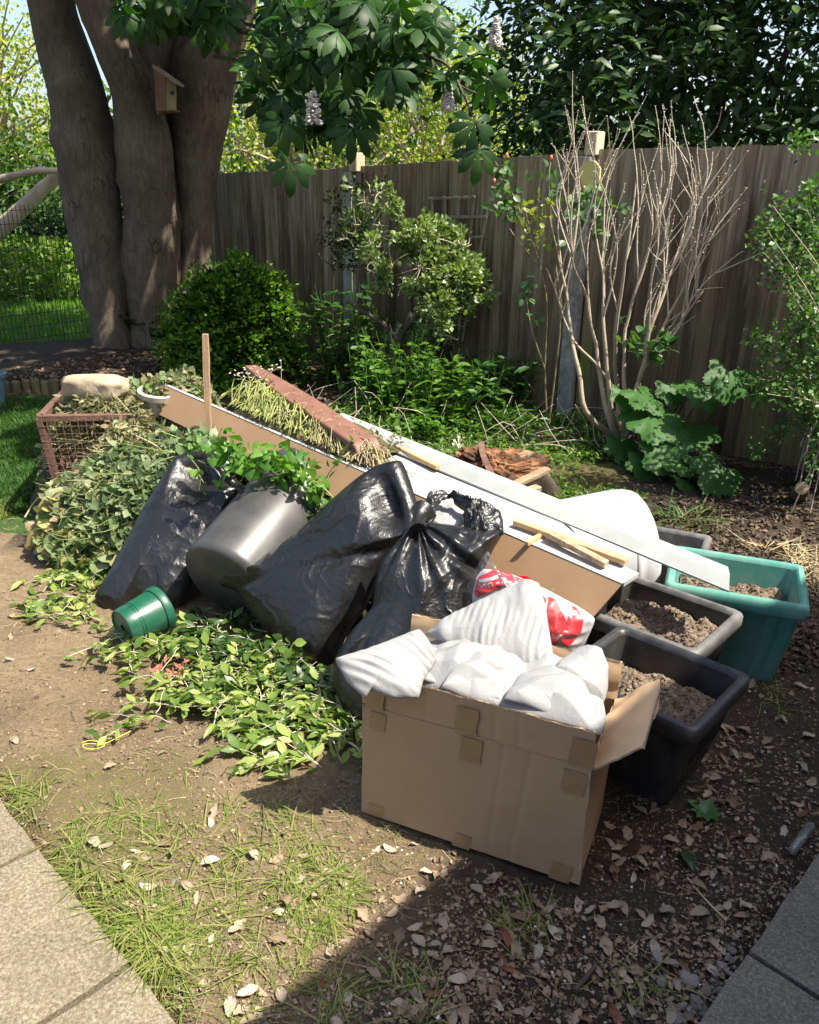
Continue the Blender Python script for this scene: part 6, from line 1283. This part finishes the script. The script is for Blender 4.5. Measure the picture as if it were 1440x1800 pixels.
def straws(P, mat, name, parent, L=(.08, .3), r=.002, rise=.3, n=5, flat=False, H=None):
    m_ = MB()
    for p in P:
        l = rng.uniform(*L); a = rng.uniform(0, 2*PI); e = p+np.array([math.cos(a)*l, math.sin(a)*l*.6, rng.uniform(-rise, rise)*l]); mid = (p+e)/2+rng.normal(0, l*.13, 3)
        q = spl(np.array([p, mid, e]), n)
        if H is not None: q[:, 2] = np.maximum(q[:, 2], H(q[:, 0], q[:, 1])+r)
        m_.tube(q, np.linspace(r, r*.5, n)*rng.uniform(.6, 1.4), 4, cap=False)
    return m_.build(name, mat, parent, kind='stuff')
Z = []
PP, DD, NN, SS = [], [], [], []
def zone(poly, n, size, mat, tm, lift=(0, .05), nm='wilted_foliage', parts=0, dn=.35):
    P = scat(poly, n, lift); D, N = fl(P, dn=dn); leaves('leaf', heap, P, D, N, rng.uniform(size*.6, size*1.25, len(P)), tm, mat, parts, nm)
ZT = [(72, 735), (130, 705), (180, 690), (240, 690), (262, 740), (255, 800), (180, 800), (95, 790)]
zone(ZT, 3600, .042, LH1, LTN, (0, .05), 'wilted_top')
zone([(85, 728), (130, 695), (250, 690), (262, 745), (200, 758), (90, 745)], 1400, .042, LH1, LTN, (.02, .10), 'wilted_rim')
zone([(80, 740), (130, 722), (150, 738), (90, 750)], 350, .03, LH4, LTN, (0, .03), 'grass_clump')
zone([(85, 790), (260, 770), (280, 830), (230, 870), (110, 860)], 1800, .042, LH5, LT, (0, .04), 'dead_foliage')
zone([(110, 830), (250, 770), (340, 755), (420, 790), (330, 800), (290, 850), (250, 900), (218, 960), (140, 960)], 5200, .050, LH2, LTW, (0, .06), 'grey_foliage', 110)
zone([(85, 875), (150, 850), (215, 880), (222, 950), (190, 1005), (110, 1000), (62, 960)], 1100, .056, LH3, [LTW, LT, t_lobed(3, True, 5)], (0, .05), 'yellowing_foliage', 130)
zone([(120, 820), (240, 800), (270, 850), (220, 900), (150, 900)], 700, .032, LH3, LTW, (0, .05), 'mixed_foliage', 0)
zone([(300, 770), (370, 752), (420, 775), (500, 800), (570, 850), (590, 890), (560, 930), (535, 890), (500, 852), (440, 838), (400, 800), (330, 800)], 4200, .026, LH4, LTW, (.02, .08), 'vine_foliage', 60)
zone([(100, 940), (230, 950), (215, 1010), (110, 1020)], 700, .04, LH4, LTN, (0, .03), 'trailing_foliage')
zone([(230, 850), (262, 830), (290, 800), (330, 790), (300, 850), (240, 930)], 700, .05, LH2, LTN, (0, .05), 'side_foliage')
# everything the pile shows is covered in wilted greenery
q = np.c_[rng.uniform(-2.15, .7, 60000), rng.uniform(2.6, 4.65, 60000)]; hz = HHc(q[:, 0], q[:, 1]); k = (hz > .09); q, hz = q[k][:12000], hz[k][:12000]
P = np.c_[q, hz+rng.uniform(-.01, .035, len(q))]; P = P[proj(P)[0] > 74]; m_k = rng.uniform(0, 1, len(P)); D, N = fl(P)
for lo, hi, mt_, sz in ((0, .25, LH2, .042), (.25, .75, LH1, .040), (.75, .9, LH5, .04), (.9, 1.01, LH4, .03)):
    k = (m_k >= lo) & (m_k < hi); leaves('leaf', heap, P[k], D[k], N[k], rng.uniform(sz*.6, sz*1.3, k.sum()), [LTW, LTN], mt_, 0, 'mixed_foliage')
straws(scat(ZT, 150, (.0, .06)), MSTRAW, 'dry_stems', heap, (.05, .15), .0018)
straws(scat([(90, 760), (260, 760), (330, 800), (240, 900), (110, 900)], 120, (.0, .05)), MSTRAW, 'dead_stems', heap, (.06, .18), .0022)
straws(scat([(200, 790), (420, 770), (560, 850), (400, 820), (240, 930), (110, 980)], 260, (.0, .05)), MGST, 'green_stems', heap, (.1, .3), .002)
m_ = MB()
for p in ([(200, 1000), (235, 930), (260, 900)], [(50, 915+0), (70, 885), (105, 862)], [(165, 790), (220, 830), (215, 870)], [(235, 770), (290, 800), (300, 850), (275, 900)], [(180, 870), (230, 890), (290, 860)], [(120, 660), (112, 690), (105, 730)], [(165, 665), (195, 690), (240, 740)]):
    P = np.array([onsurf(np.array([a]), np.array([b]), HH)[0] for a, b in p])+[0, -.03, .03]; m_.tube(spl(P, 14), np.linspace(.005, .0025, 14), 5)
m_.build('trailing_stem', MSTRAW, heap, kind='stuff')
# climbing sprigs in front of the apron
vs = thing('vine_sprigs', 'fresh green vine sprigs growing up in front of the brown apron and over the drum', 'vine', PY(540, 860, 3.05))
P = []; m_ = MB()
for pts in ([(560, 905, 3.0), (572, 850, 3.05), (600, 800, 3.1), (622, 768, 3.1)], [(540, 880, 3.0), (530, 830, 3.1), (520, 790, 3.15)], [(590, 880, 3.), (560, 850, 3.02), (520, 835, 3.1)], [(500, 850, 3.1), (485, 810, 3.15), (478, 790, 3.2)], [(330, 800, 3.15), (352, 830, 3.1), (350, 862, 3.08)], [(382, 860, 3.08), (390, 835, 3.1), (400, 820, 3.1)]):
    p = spl(np.array([PY(*q) for q in pts]), 14); m_.tube(p, np.linspace(.003, .0012, 14), 4)
    for j in range(1, 14, 2): P += [p[j]+rng.normal(0, .008, 3)]
for (a, b, r, n) in ((545, 850, 18, 26), (560, 870, 18, 30), (575, 890, 14, 22), (550, 915, 10, 12), (520, 820, 20, 50), (480, 800, 22, 50), (440, 810, 20, 50), (500, 835, 14, 30), (400, 790, 22, 50)):
    P += [PY(*q, y) for q, y in zip(np.c_[rng.normal(a, r*.6, n), rng.normal(b, r*.6, n)], rng.uniform(3.0, 3.16, n))]
P = np.array(P); D, N = fl(P, .7, .8); m_.build('stem', MGST, vs, kind='stuff'); leaves('leaf', vs, P, D, N, rng.uniform(.022, .046, len(P)), [LTW, LT, t_lobed(3, True, 8)], LH4, 200)
# weeds lying in the long white board
wd = thing('dried_weeds', 'thick bundle of drooping yellow green weeds lying on the long white board', 'weeds', PY(500, 740, 3.7))
def TRH(a, b, h): return tp(a, b, h)
m_ = MB(); m2 = MB(); P = []
L0 = .57; L1_ = 1.42
for k in range(800):
    f = rng.uniform(0, 1); a = L0+(L1_-L0)*f; thick = .12*(1-.8*f)+.012; b0 = .16+.08*rng.uniform(-1, 1); c0 = thick*rng.uniform(.6, 1.1)
    b0 = min(b0, .20-.10*f); s = tp(a, b0+.02, c0); e = tp(a+rng.normal(.06, .09), rng.uniform(.005, .09), rng.uniform(.005, .03)+.02*(1-f)); mid = (s+e)/2+tz*rng.uniform(.0, .05)+td*rng.normal(0, .03); q = spl(np.array([s, mid, e]), 6)
    (m_ if (f+rng.normal(0, .15)) < .55 else m2).tube(q, .0021*rng.uniform(.6, 1.4), 4, cap=False)
    if k % 2 == 0: P.append(q[rng.integers(1, 5)])
m_.build('green_stems', M('yellow_green_stem', [(.17, .22, .05), (.34, .36, .12)], .6, 20, rnd=.3), wd, kind='stuff'); m2.build('straw_stems', MSTRAW, wd, kind='stuff')
P = np.array(P+[tp(rng.uniform(L0, L1_), rng.uniform(.05, .3), 0)+tz*rng.uniform(0, .06) for _ in range(700)]); D, N = fl(P, .8, .5); leaves('leaf', wd, P, D, N, rng.uniform(.015, .04, len(P)), LTN, LH1, 0, 'foliage')
a = np.linspace(L0, L1_, 40); b = np.linspace(.02, .33, 14); A_, B2 = np.meshgrid(a, b, indexing='ij'); hh = (.095*(1-.85*(A_-L0)/(L1_-L0))+.015)*np.sin((B2-.02)/.31*PI)**.5*(.9+.3*vn(xyz(A_, B2), 14))*np.minimum(1, (A_-L0)/.08)
V = tL+td*A_[..., None]+tn*B2[..., None]+tz*(hh+.001)[..., None]; m_ = MB(); m_.grid(V); m_.build('matted_core', M('matted_weeds', [(.07, .06, .025), (.22, .20, .08)], .95, 50, bump=1., bdist=.02), wd)
m_ = MB()
for k in range(5):
    p = spl(np.array([tp(.60, .1+.03*k, .08), tp(.56, .1+.03*k, .13), tp(.53+.04*k, .08+.03*k, .16+.012*k)]), 8); m_.tube(p, .002, 4); tet(m_, p[-1]+rng.normal(0, .012, (8, 3)), np.full(8, .007))
m_.build('seed_heads', MTWIG, wd, kind='stuff')
# loose bits on the brown fascia
P = np.array([fa+(fb-fa)*f+[rng.normal(0, .03), 0, .012] for f in rng.uniform(.3, .95, 26)]); tag(straws(P, MSTRAW, 'straw_bits', None, (.02, .07), .0012, .05), 'bits of straw lying on the brown fascia', 'straw')

# ------------------------------------------------------------------ leafy clippings on the ground
def HC(x, y):
    c = np.array([-.45, 2.45]); d = np.hypot((x+.45)/.75, (y-2.45)/.35); return ghc(x, y)+.07*np.exp(-d**2)
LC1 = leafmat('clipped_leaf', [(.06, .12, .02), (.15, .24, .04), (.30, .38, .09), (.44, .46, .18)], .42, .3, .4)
LC2 = leafmat('shaded_clipping_leaf', [(.018, .05, .010), (.045, .10, .018), (.10, .17, .035)], .35, .3, .5)  # darker copy of the clipped leaf; shade beside the sacks put into its colour
clp = thing('leafy_clippings', 'carpet of cut evergreen twigs with pale green leaves on the soil before the black sacks', 'clippings', G(400, 1200))
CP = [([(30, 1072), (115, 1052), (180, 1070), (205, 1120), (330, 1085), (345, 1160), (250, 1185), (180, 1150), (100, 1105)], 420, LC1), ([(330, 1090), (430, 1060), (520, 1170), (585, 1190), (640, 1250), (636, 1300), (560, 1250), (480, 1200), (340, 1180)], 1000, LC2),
      ([(200, 1165), (300, 1190), (420, 1150), (520, 1180), (600, 1230), (640, 1290), (625, 1335), (570, 1300), (540, 1290), (520, 1340), (460, 1385), (415, 1340), (440, 1290), (380, 1250), (330, 1240), (270, 1215)], 1350, LC1), ([(150, 1290), (170, 1275), (260, 1240), (340, 1245), (300, 1275), (200, 1300)], 50, LC1), ([(225, 940), (180, 1045), (110, 1045), (60, 1060), (110, 1010), (190, 960)], 330, LC1)]
np_ = [70, 60, 150, 20, 0]
for (poly, n, mt_), k in zip(CP, np_):
    # leaves grow along cut twigs
    nt_ = max(3, n//14); q = in_poly(poly, nt_); tw = MB(); P = []; D = []
    for a, b in q:
        p0 = onsurf(np.array([a]), np.array([b]), HC)[0]; az = rng.normal(2.6, .7); L = rng.uniform(.10, .26); nn_ = 12; t = np.linspace(0, 1, nn_)[:, None]; pp = p0+np.array([math.cos(az), math.sin(az), 0])*L*(t-.5)+.02*np.stack([fbm(xyz(t[:, 0]*2, a, k_), 1, 2) for k_ in range(3)], 1); pp[:, 2] = HC(pp[:, 0], pp[:, 1])+.012+.03*rng.uniform(0, 1)*np.sin(t[:, 0]*PI)
        tw.tube(pp, np.linspace(.0018, .0008, nn_), 4, cap=False)
        for j in range(14):
            i = rng.integers(0, nn_); s_ = rng.choice([-1, 1]); P.append(pp[i]+rng.normal(0, .008, 3)); dd = pp[min(i+1, nn_-1)]-pp[max(i-1, 0)]; dd /= np.linalg.norm(dd)+1e-9; D.append(dd*.8+np.array([-dd[1], dd[0], 0])*s_*rng.uniform(.3, 1)+[0, 0, rng.uniform(-.4, .35)])
    P = np.array(P); D = np.array(D); P[:, 2] = np.maximum(P[:, 2], HC(P[:, 0], P[:, 1])+.006); N = rng.normal(0, .55, (len(P), 3)); N[:, 2] += 1
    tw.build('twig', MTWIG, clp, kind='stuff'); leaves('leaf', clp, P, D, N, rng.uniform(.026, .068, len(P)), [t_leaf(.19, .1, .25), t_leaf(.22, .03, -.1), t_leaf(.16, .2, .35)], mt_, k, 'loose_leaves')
P = scat([(255, 1165), (330, 1160), (330, 1200), (270, 1205)], 60, (0, .01), HC); D, N = fl(P); leaves('leaf', clp, P, D, N, .035, LTN, M('reddish_dead_leaf', [(.20, .07, .05), (.34, .15, .1)], .8), 0, 'reddish_dead_leaves')
# sprig leaning on the big sack
sg = thing('green_sprig', 'single upright green sprig leaning against the foot of the biggest black sack', 'sprig', G(497, 1200)); p = spl(np.array([G(487, 1215, .03), PY(497, 1170, 2.38), PY(516, 1130, 2.40)]), 10); MB().tube(p, .0022, 5).build('stem', MGST, sg)
P = np.array([p[9], p[8], p[8], p[6], p[6], p[5], p[4], p[9], p[7]]); D = rndv(9)+[0, 0, -.4]; N = rng.normal(0, .4, (9, 3))+[0, -.8, .8]; leaves('leaf', sg, P, D, N, .045, LTW, LC1, 9)
P = np.array([G(352, 1105, .06), G(360, 1118, .05)]);
# yellow twine
q = np.array([G(a, b, .012) for a, b in ((144, 1306), (155, 1302), (172, 1304), (184, 1310), (170, 1316), (152, 1316), (145, 1310), (160, 1307), (180, 1308), (200, 1300), (230, 1285))]); tag(MB().tube(spl(q, 50), .0014, 5).build('yellow_twine', M('yellow_fibre', (.55, .5, .08), .6), None), 'loop of yellow twine on the bare soil below the clippings', 'twine')

# ================================================================== GROUND LITTER
def gp(px, py, lift=.0): P = onsurf(np.asarray(px, float), np.asarray(py, float), ghc, 1.2, 9, 260); P[:, 2] += lift; return P
def dead_leaf(seed, w=.3, curl=.25, lob=0.):
    r = np.random.default_rng(seed); n = 9; V = []; ax = r.uniform(-.1, .1)
    for i in range(n):
        y = i/(n-1); ww = w*math.sin(PI*min(1, y*.96+.04))**.8*(1+lob*math.sin(i*2.1+seed)*.5)*(1 if i < n-1 else .1)
        for x in (-1, -.5, 0, .5, 1): V.append([x*ww*(1+r.uniform(-.15, .15))+ax*math.sin(y*3), y-.5, curl*(abs(x)**1.5)*(.6+.5*math.sin(seed+y*3))+.12*math.sin(y*3+seed)-.02+r.uniform(-.03, .03)])
    F = [[i*5+j, i*5+j+1, (i+1)*5+j+1, (i+1)*5+j] for i in range(n-1) for j in range(4)]; m_ = MB(); V = np.array(V); V[:, 2] -= V[:, 2].min(); m_.add(V, F); return m_
MDL = [leafmat('dry_leaf_tan', [(.22, .15, .095), (.34, .25, .17), (.45, .35, .25)], .75, .15, .3, (1.2, 1., .8)), leafmat('dry_leaf_pale', [(.32, .26, .19), (.44, .37, .28), (.56, .49, .39)], .75, .15, .3, (1.1, 1., .8)), leafmat('dry_leaf_red', [(.22, .08, .05), (.32, .14, .09)], .7, .15, .3, (1.2, .9, .7))]
mes = []
for k in range(9):
    me = dead_leaf(k, .22+.03*(k % 4), .12+.06*(k % 3), .5*(k % 2)).mesh('dead_leaf'); me.materials.append(MDL[(0, 1, 1, 0, 1, 0, 1, 0, 2)[k]]); mes.append(me)
def lay(poly, n, lab, grp, s0=.022, s1=.05):
    q = in_poly(poly, n); P = gp(q[:, 0], q[:, 1], .001)
    for i, p in enumerate(P):
        a = rng.uniform(0, 2*PI); R = rotax([0, 0, 1.], a)@rotax([1., 0, 0], rng.normal(0, .22)); o = inst('dead_leaf', mes[rng.choice(9, p=[.14, .14, .14, .13, .13, .1, .1, .07, .05])], p, R, rng.uniform(s0, s1)); tag(o, lab, 'leaf', grp)
lay([(480, 1500), (700, 1470), (860, 1540), (1000, 1600), (1000, 1800), (380, 1800), (560, 1720), (600, 1600)], 105, 'dry curled leaf lying on the dark soil in front of the cardboard box', 'dead leaves before the cardboard box')
lay([(1060, 1560), (1340, 1560), (1290, 1640), (1215, 1790), (1000, 1800), (1000, 1600)], 60, 'dry pale leaf lying on the shaded soil left of the right hand path', 'dead leaves beside the right hand path')
lay([(1190, 1290), (1340, 1180), (1440, 1180), (1440, 1470), (1340, 1560), (1060, 1560), (1060, 1400), (1180, 1420)], 85, 'dry pale leaf lying on the shaded soil right of the black planter', 'dead leaves right of the black planter')
lay([(120, 1450), (480, 1420), (600, 1500), (560, 1700), (380, 1800), (280, 1700)], 34, 'dry tan leaf lying among the sunlit grass tufts', 'dead leaves among the grass tufts', .025, .05)
lay([(0, 910), (60, 1000), (120, 1150), (300, 1330), (60, 1380), (0, 1300)], 14, 'dry tan leaf lying on the bare sunlit soil at the left', 'dead leaves on the bare soil', .02, .04)
def litter(name, lab, cat, polys, tm, mat, size, lift=.004, nz=.5, clump=None, stretch=None):
    P = np.vstack([gp(*in_poly(p, n).T, .0) for p, n in polys])
    if clump is not None: P = P[fbm(P, clump[0], 3, 21) > clump[1]]
    P = P[P[:, 1] < 7.6]; n = len(P); P[:, 2] = ghc(P[:, 0], P[:, 1])+rng.uniform(.001, lift, n); D = rng.normal(0, 1, (n, 3)); D[:, 2] *= .25; N = rng.normal(0, nz, (n, 3)); N[:, 2] += 1.
    o = leaves_mb(P, D, N, rng.uniform(size*.4, size*1.3, n), tm).build(name, mat, None, kind='stuff'); tag(o, lab, cat); return o
SHP = [(480, 1520), (700, 1440), (860, 1530), (1020, 1580), (1060, 1390), (1190, 1410), (1340, 1180), (1440, 1180), (1440, 1500), (1220, 1800), (380, 1800)]
litter('leaf_litter', 'crumbled dry leaf litter on the shaded soil', 'leaf litter', [(SHP, 3000)], t_leaf(.28, .15, .2), MDL[0], .016, .006, .45, (4, .0))
litter('leaf_crumbs', 'small brown leaf crumbs scattered over the soil', 'leaf litter', [(SHP, 3200), ([(0, 900), (640, 1340), (780, 1520), (500, 1800), (300, 1800), (0, 1400)], 4200)], SMW, MDL[0], .010, .004, .5, (5, -.15))
litter('bed_litter', 'brown leaf litter covering the shaded flower bed at the right', 'leaf litter', [([(1130, 900), (1440, 830), (1440, 1180), (1300, 1180), (1420, 1060), (1230, 960)], 2000), ([(1150, 840), (1440, 800), (1440, 960), (1150, 960)], 800)], t_leaf(.28, .2, .2), leafmat('shade_dark_leaf', [(.05, .035, .024), (.11, .075, .05), (.22, .16, .11)], .7, .1, .3, (1, .9, .7)), .028, .012, .5)  # litter colour darkened to carry the shade lying over this bed
litter('tree_bed_litter', 'dark leaf litter on the raised bed under the tree', 'leaf litter', [([(0, 650), (300, 610), (560, 660), (700, 760), (460, 700), (300, 680), (0, 700)], 2200)], t_leaf(.28, .2, .2), LH5, .04, .01, .5)
litter('straw_litter', 'straw and twig bits scattered on the soil by the teal planter', 'straw', [([(1290, 960), (1440, 960), (1440, 1060), (1400, 1040), (1380, 985)], 260)], t_blade(.02, .1, 3), MSTRAW, .12, .03, .3)
# crumbs of soil and grit
P = np.vstack([gp(*in_poly(p, n).T, .0) for p, n in ((SHP, 5000), ([(0, 900), (640, 1340), (780, 1520), (500, 1800), (300, 1800), (0, 1400)], 9500), ([(1130, 900), (1440, 830), (1440, 1180), (1300, 1180)], 900))])
P[:, 2] = ghc(P[:, 0], P[:, 1])+.0005; m_ = MB(); tet(m_, P, rng.uniform(.0012, .0052, len(P))**1); tet(m_, P[::22]+[0, 0, .001], rng.uniform(.004, .010, len(P[::22]))); o = m_.build('soil_crumbs', M('soil_crumb', [(.09, .065, .038), (.22, .165, .10)], .95, 80, rnd=.35), None, smooth=False, kind='stuff'); tag(o, 'small soil crumbs and grit over the bare ground', 'soil crumbs')
P = gp(*in_poly(SHP, 170).T, .0); m_ = MB(); tet(m_, P+[0, 0, .001], rng.uniform(.0015, .005, len(P))); o = m_.build('white_chips', M('white_chip', (.62, .6, .57), .8, rnd=.2), None, smooth=False, kind='stuff'); tag(o, 'tiny white chips scattered over the dark soil', 'chips')
P = np.vstack([gp(*in_poly(SHP, 150).T, .003), gp(*in_poly([(0, 900), (640, 1340), (780, 1520), (500, 1800), (300, 1800), (0, 1400)], 110).T, .003)])
tag(straws(P, MTWD, 'fine_twigs', None, (.02, .10), .0012, .06, 5, H=lambda x, y: ghc(x, y)), 'fine dark twigs lying on the soil', 'twigs')
P = np.vstack([gp(*in_poly(SHP, 170).T, .003), gp(*in_poly([(0, 900), (640, 1340), (780, 1520), (500, 1800), (300, 1800), (0, 1400)], 260).T, .003)])
tag(straws(P, MSTRAW, 'straw_pieces', None, (.02, .08), .0010, .06, 5, H=lambda x, y: ghc(x, y)), 'pale straw pieces lying on the soil', 'straw')
for k, (pts, lab) in enumerate((([(1208, 1546), (1240, 1585), (1277, 1622)], 'long pale thin twig lying below the single green leaf'), ([(960, 1500+140), (965, 1600), (985, 1560)], None), ([(1106, 1676), (1140, 1690), (1174, 1715)], 'thin curved twig lying near the grey stones'), ([(1010, 1745), (1030, 1722), (1046, 1702)], 'short thick grey stick lying on the dark soil at the bottom'), ([(462, 1410), (464, 1450), (460, 1490)], 'straight dark twig standing out on the sunlit soil below the clippings'), ([(1315, 1440+25), (1290, 1475), (1262, 1490)], 'thin twig lying right of the rosette weed'))):
    if not lab: continue
    P = gp(*np.array(pts, float).T, .006); tag(MB().tube(spl(P, 12), [.0026 if k != 3 else .006]*12, 6, rough=.2).build('twig', MTWD if k != 0 else MSTRAW, None), lab, 'twig')

# grass
def blades(P, L, mat, name, lab, w=.035, up=1.2, lean=.8):
    n = len(P); az = rng.uniform(0, 2*PI, n); D = np.c_[np.cos(az)*lean, np.sin(az)*lean, up*rng.uniform(.25, 1.2, n)]; N = np.c_[-np.cos(az)*up, -np.sin(az)*up, np.full(n, .8)]
    o = leaves_mb(P, D, N, rng.uniform(L*.45, L*1.2, n), t_blade(w, -.3, 3)).build(name, mat, None, kind='stuff'); tag(o, lab, 'grass'); return o
GR = [(78, 1480), (140, 1430), (250, 1420), (330, 1450), (480, 1400), (560, 1480), (660, 1560), (560, 1700), (500, 1740), (420, 1800), (300, 1800), (230, 1680), (150, 1580)]
cc = in_poly(GR, 80); cc = np.vstack([cc, in_poly([(90, 1490), (130, 1480), (260, 1690), (320, 1800), (290, 1790), (170, 1600)], 40), in_poly([(170, 1590), (330, 1600), (300, 1700), (240, 1690)], 40), in_poly([(0, 1370), (60, 1390), (90, 1440), (40, 1420)], 10), in_poly([(560, 1520), (620, 1540), (600, 1640), (520, 1640)], 16), in_poly([(900, 1600), (960, 1590), (980, 1640), (900, 1640)], 5), in_poly([(1060, 1710), (1160, 1700), (1150, 1740), (1060, 1740)], 5), in_poly([(600, 1700), (760, 1650), (800, 1800), (520, 1800)], 14), in_poly([(1330, 1200), (1380, 1200), (1380, 1250), (1330, 1250)], 5)])
C = gp(cc[:, 0], cc[:, 1]); P = []
for c in C:
    k = rng.integers(6, 24); r = rng.uniform(.006, .026); P.append(c+np.c_[rng.normal(0, r, k), rng.normal(0, r, k), np.zeros(k)])
P = np.vstack(P); P[:, 2] = ghc(P[:, 0], P[:, 1])-.002
blades(P, .095, ML_GRS, 'grass_tufts', 'thin pale green grass tufts growing along the left path', .016, .55, 1.1)
q = np.vstack([in_poly(GR, 650), in_poly([(300, 1380), (640, 1380), (760, 1500), (600, 1560), (480, 1480)], 160), in_poly([(0, 1100), (200, 1250), (420, 1300), (300, 1420), (0, 1350)], 70)]); P = gp(q[:, 0], q[:, 1]); blades(P, .05, ML_GRS, 'grass_sprouts', 'scattered single grass blades on the bare soil', .022, .8, .9)
n = 16000; q = in_poly([(0, 700), (130, 706), (130, 800), (100, 870), (60, 900), (0, 905)], n); P = gp(q[:, 0], q[:, 1]); blades(P, .05, ML_LWN, 'lawn_grass', 'short shaded lawn grass left of the compost cage', .05, 1.2, .6)
n = 26000; x = rng.uniform(-7.5, -1.8, n); y = rng.uniform(7.2, 11.6, n); k = (y > 7.55-.25*(x+2.5)*0+.0) & (y+.25*(x+2.5) > 7.5); P = np.c_[x, y, ghc(x, y)][k]; blades(P, .09, leafmat('meadow_blade', [(.05, .13, .012), (.10, .22, .02), (.16, .28, .04)], .5, .4, .3), 'meadow_grass', 'bright mown grass beyond the wire fence', .06, 1.4, .5)
# moss clump in the light at the far left
P = gp(*in_poly([(0, 880), (18, 885), (22, 905), (0, 915)], 500).T, 0); blades(P, .045, ML_GRS, 'sunny_grass_clump', 'small sunlit grass clump at the far left edge', .04, 1.2, .6)

# rosette weed, single leaf, glass tube, stones
rw = thing('rosette_weed', 'small flat green rosette weed growing in the dark soil', 'weed', G(1240, 1430)); c = gp(np.array([1240.]), np.array([1434.]), .008)[0]
az = np.linspace(0, 2*PI, 9, endpoint=False)+.3; D = np.c_[np.cos(az), np.sin(az), np.full(9, .35)]; N = np.c_[-D[:, :2]*.35, np.ones(9)]; leaves('leaf', rw, np.tile(c, (9, 1)), D, N, rng.uniform(.04, .062, 9), t_leaf(.24, .1, .1), leafmat('weed_rosette_leaf', [(.06, .15, .05), (.10, .21, .08)], .4, .25), 9, minpx=5)
o = inst('green_leaf', mes[0], gp(np.array([1205.]), np.array([1515.]), .004)[0], rotax([0, 0, 1.], .2), .075); o.data = mes[0].copy(); o.data.materials.clear(); o.data.materials.append(leafmat('dull_fallen_leaf', [(.03, .08, .035), (.05, .11, .05)], .4, .2)); tag(o, 'single dark green leaf lying flat on the soil below the rosette weed', 'leaf')
mg, t_, p_ = newmat('clear_plastic'); p_.inputs['Transmission Weight'].default_value = .9; p_.inputs['Roughness'].default_value = .08; p_.inputs['Base Color'].default_value = (.9, .95, .92, 1)
a, b = G(1392, 1497, .014), G(1425, 1452, .014); th_ = np.linspace(0, 2*PI, 20, endpoint=False); d = (b-a)/np.linalg.norm(b-a); s = np.cross([0, 0, 1.], d); m_ = MB(); m_.grid(rev([(0, .001), (0, .008), (.002, .011), (np.linalg.norm(b-a), .013), (np.linalg.norm(b-a), .012), (.004, .010), (.003, .001)], a, d, s, np.array([0, 0, 1.]), th_), closev=True); tag(m_.build('plastic_tube', mg, None), 'small clear plastic tube lying at the edge of the right hand path', 'tube')
MST2 = M('grey_stone', [(.13, .12, .10), (.27, .25, .215)], .85, 20, bump=.5, rnd=.25)
for k, (a, b, w) in enumerate(((1210, 1725, 34), (1162, 1728, 24), (1256, 1712, 24), (1240, 1745, 22), (1222, 1765, 30), (1188, 1790, 26), (1266, 1700, 18), (1155, 1665+20, 26), (1285, 1672, 18), (1200, 1770, 20), (1232, 1782, 22))):
    g = gp(np.array([float(a)]), np.array([float(b)]), .004)[0]; r = w/FPX*1.75
    tag(lump(g, (r, r*rng.uniform(.6, .9), r*.55), rotax([0, 0, 1.], rng.uniform(0, 3)), .25, k, 12, .8, 1.3).build('stone', MST2, None), 'small grey stone in the gap along the right hand path', 'stone', 'grey stones along the right hand path')
m_ = MB(); P = gp(*in_poly([(1180, 1800), (1225, 1760), (1300, 1640), (1300, 1690), (1230, 1800)], 90).T, 0); tet(m_, P+[0, 0, .003], rng.uniform(.004, .011, len(P))); tag(m_.build('gravel', MST2, None, kind='stuff'), 'loose grey gravel along the edge of the right hand path', 'gravel')
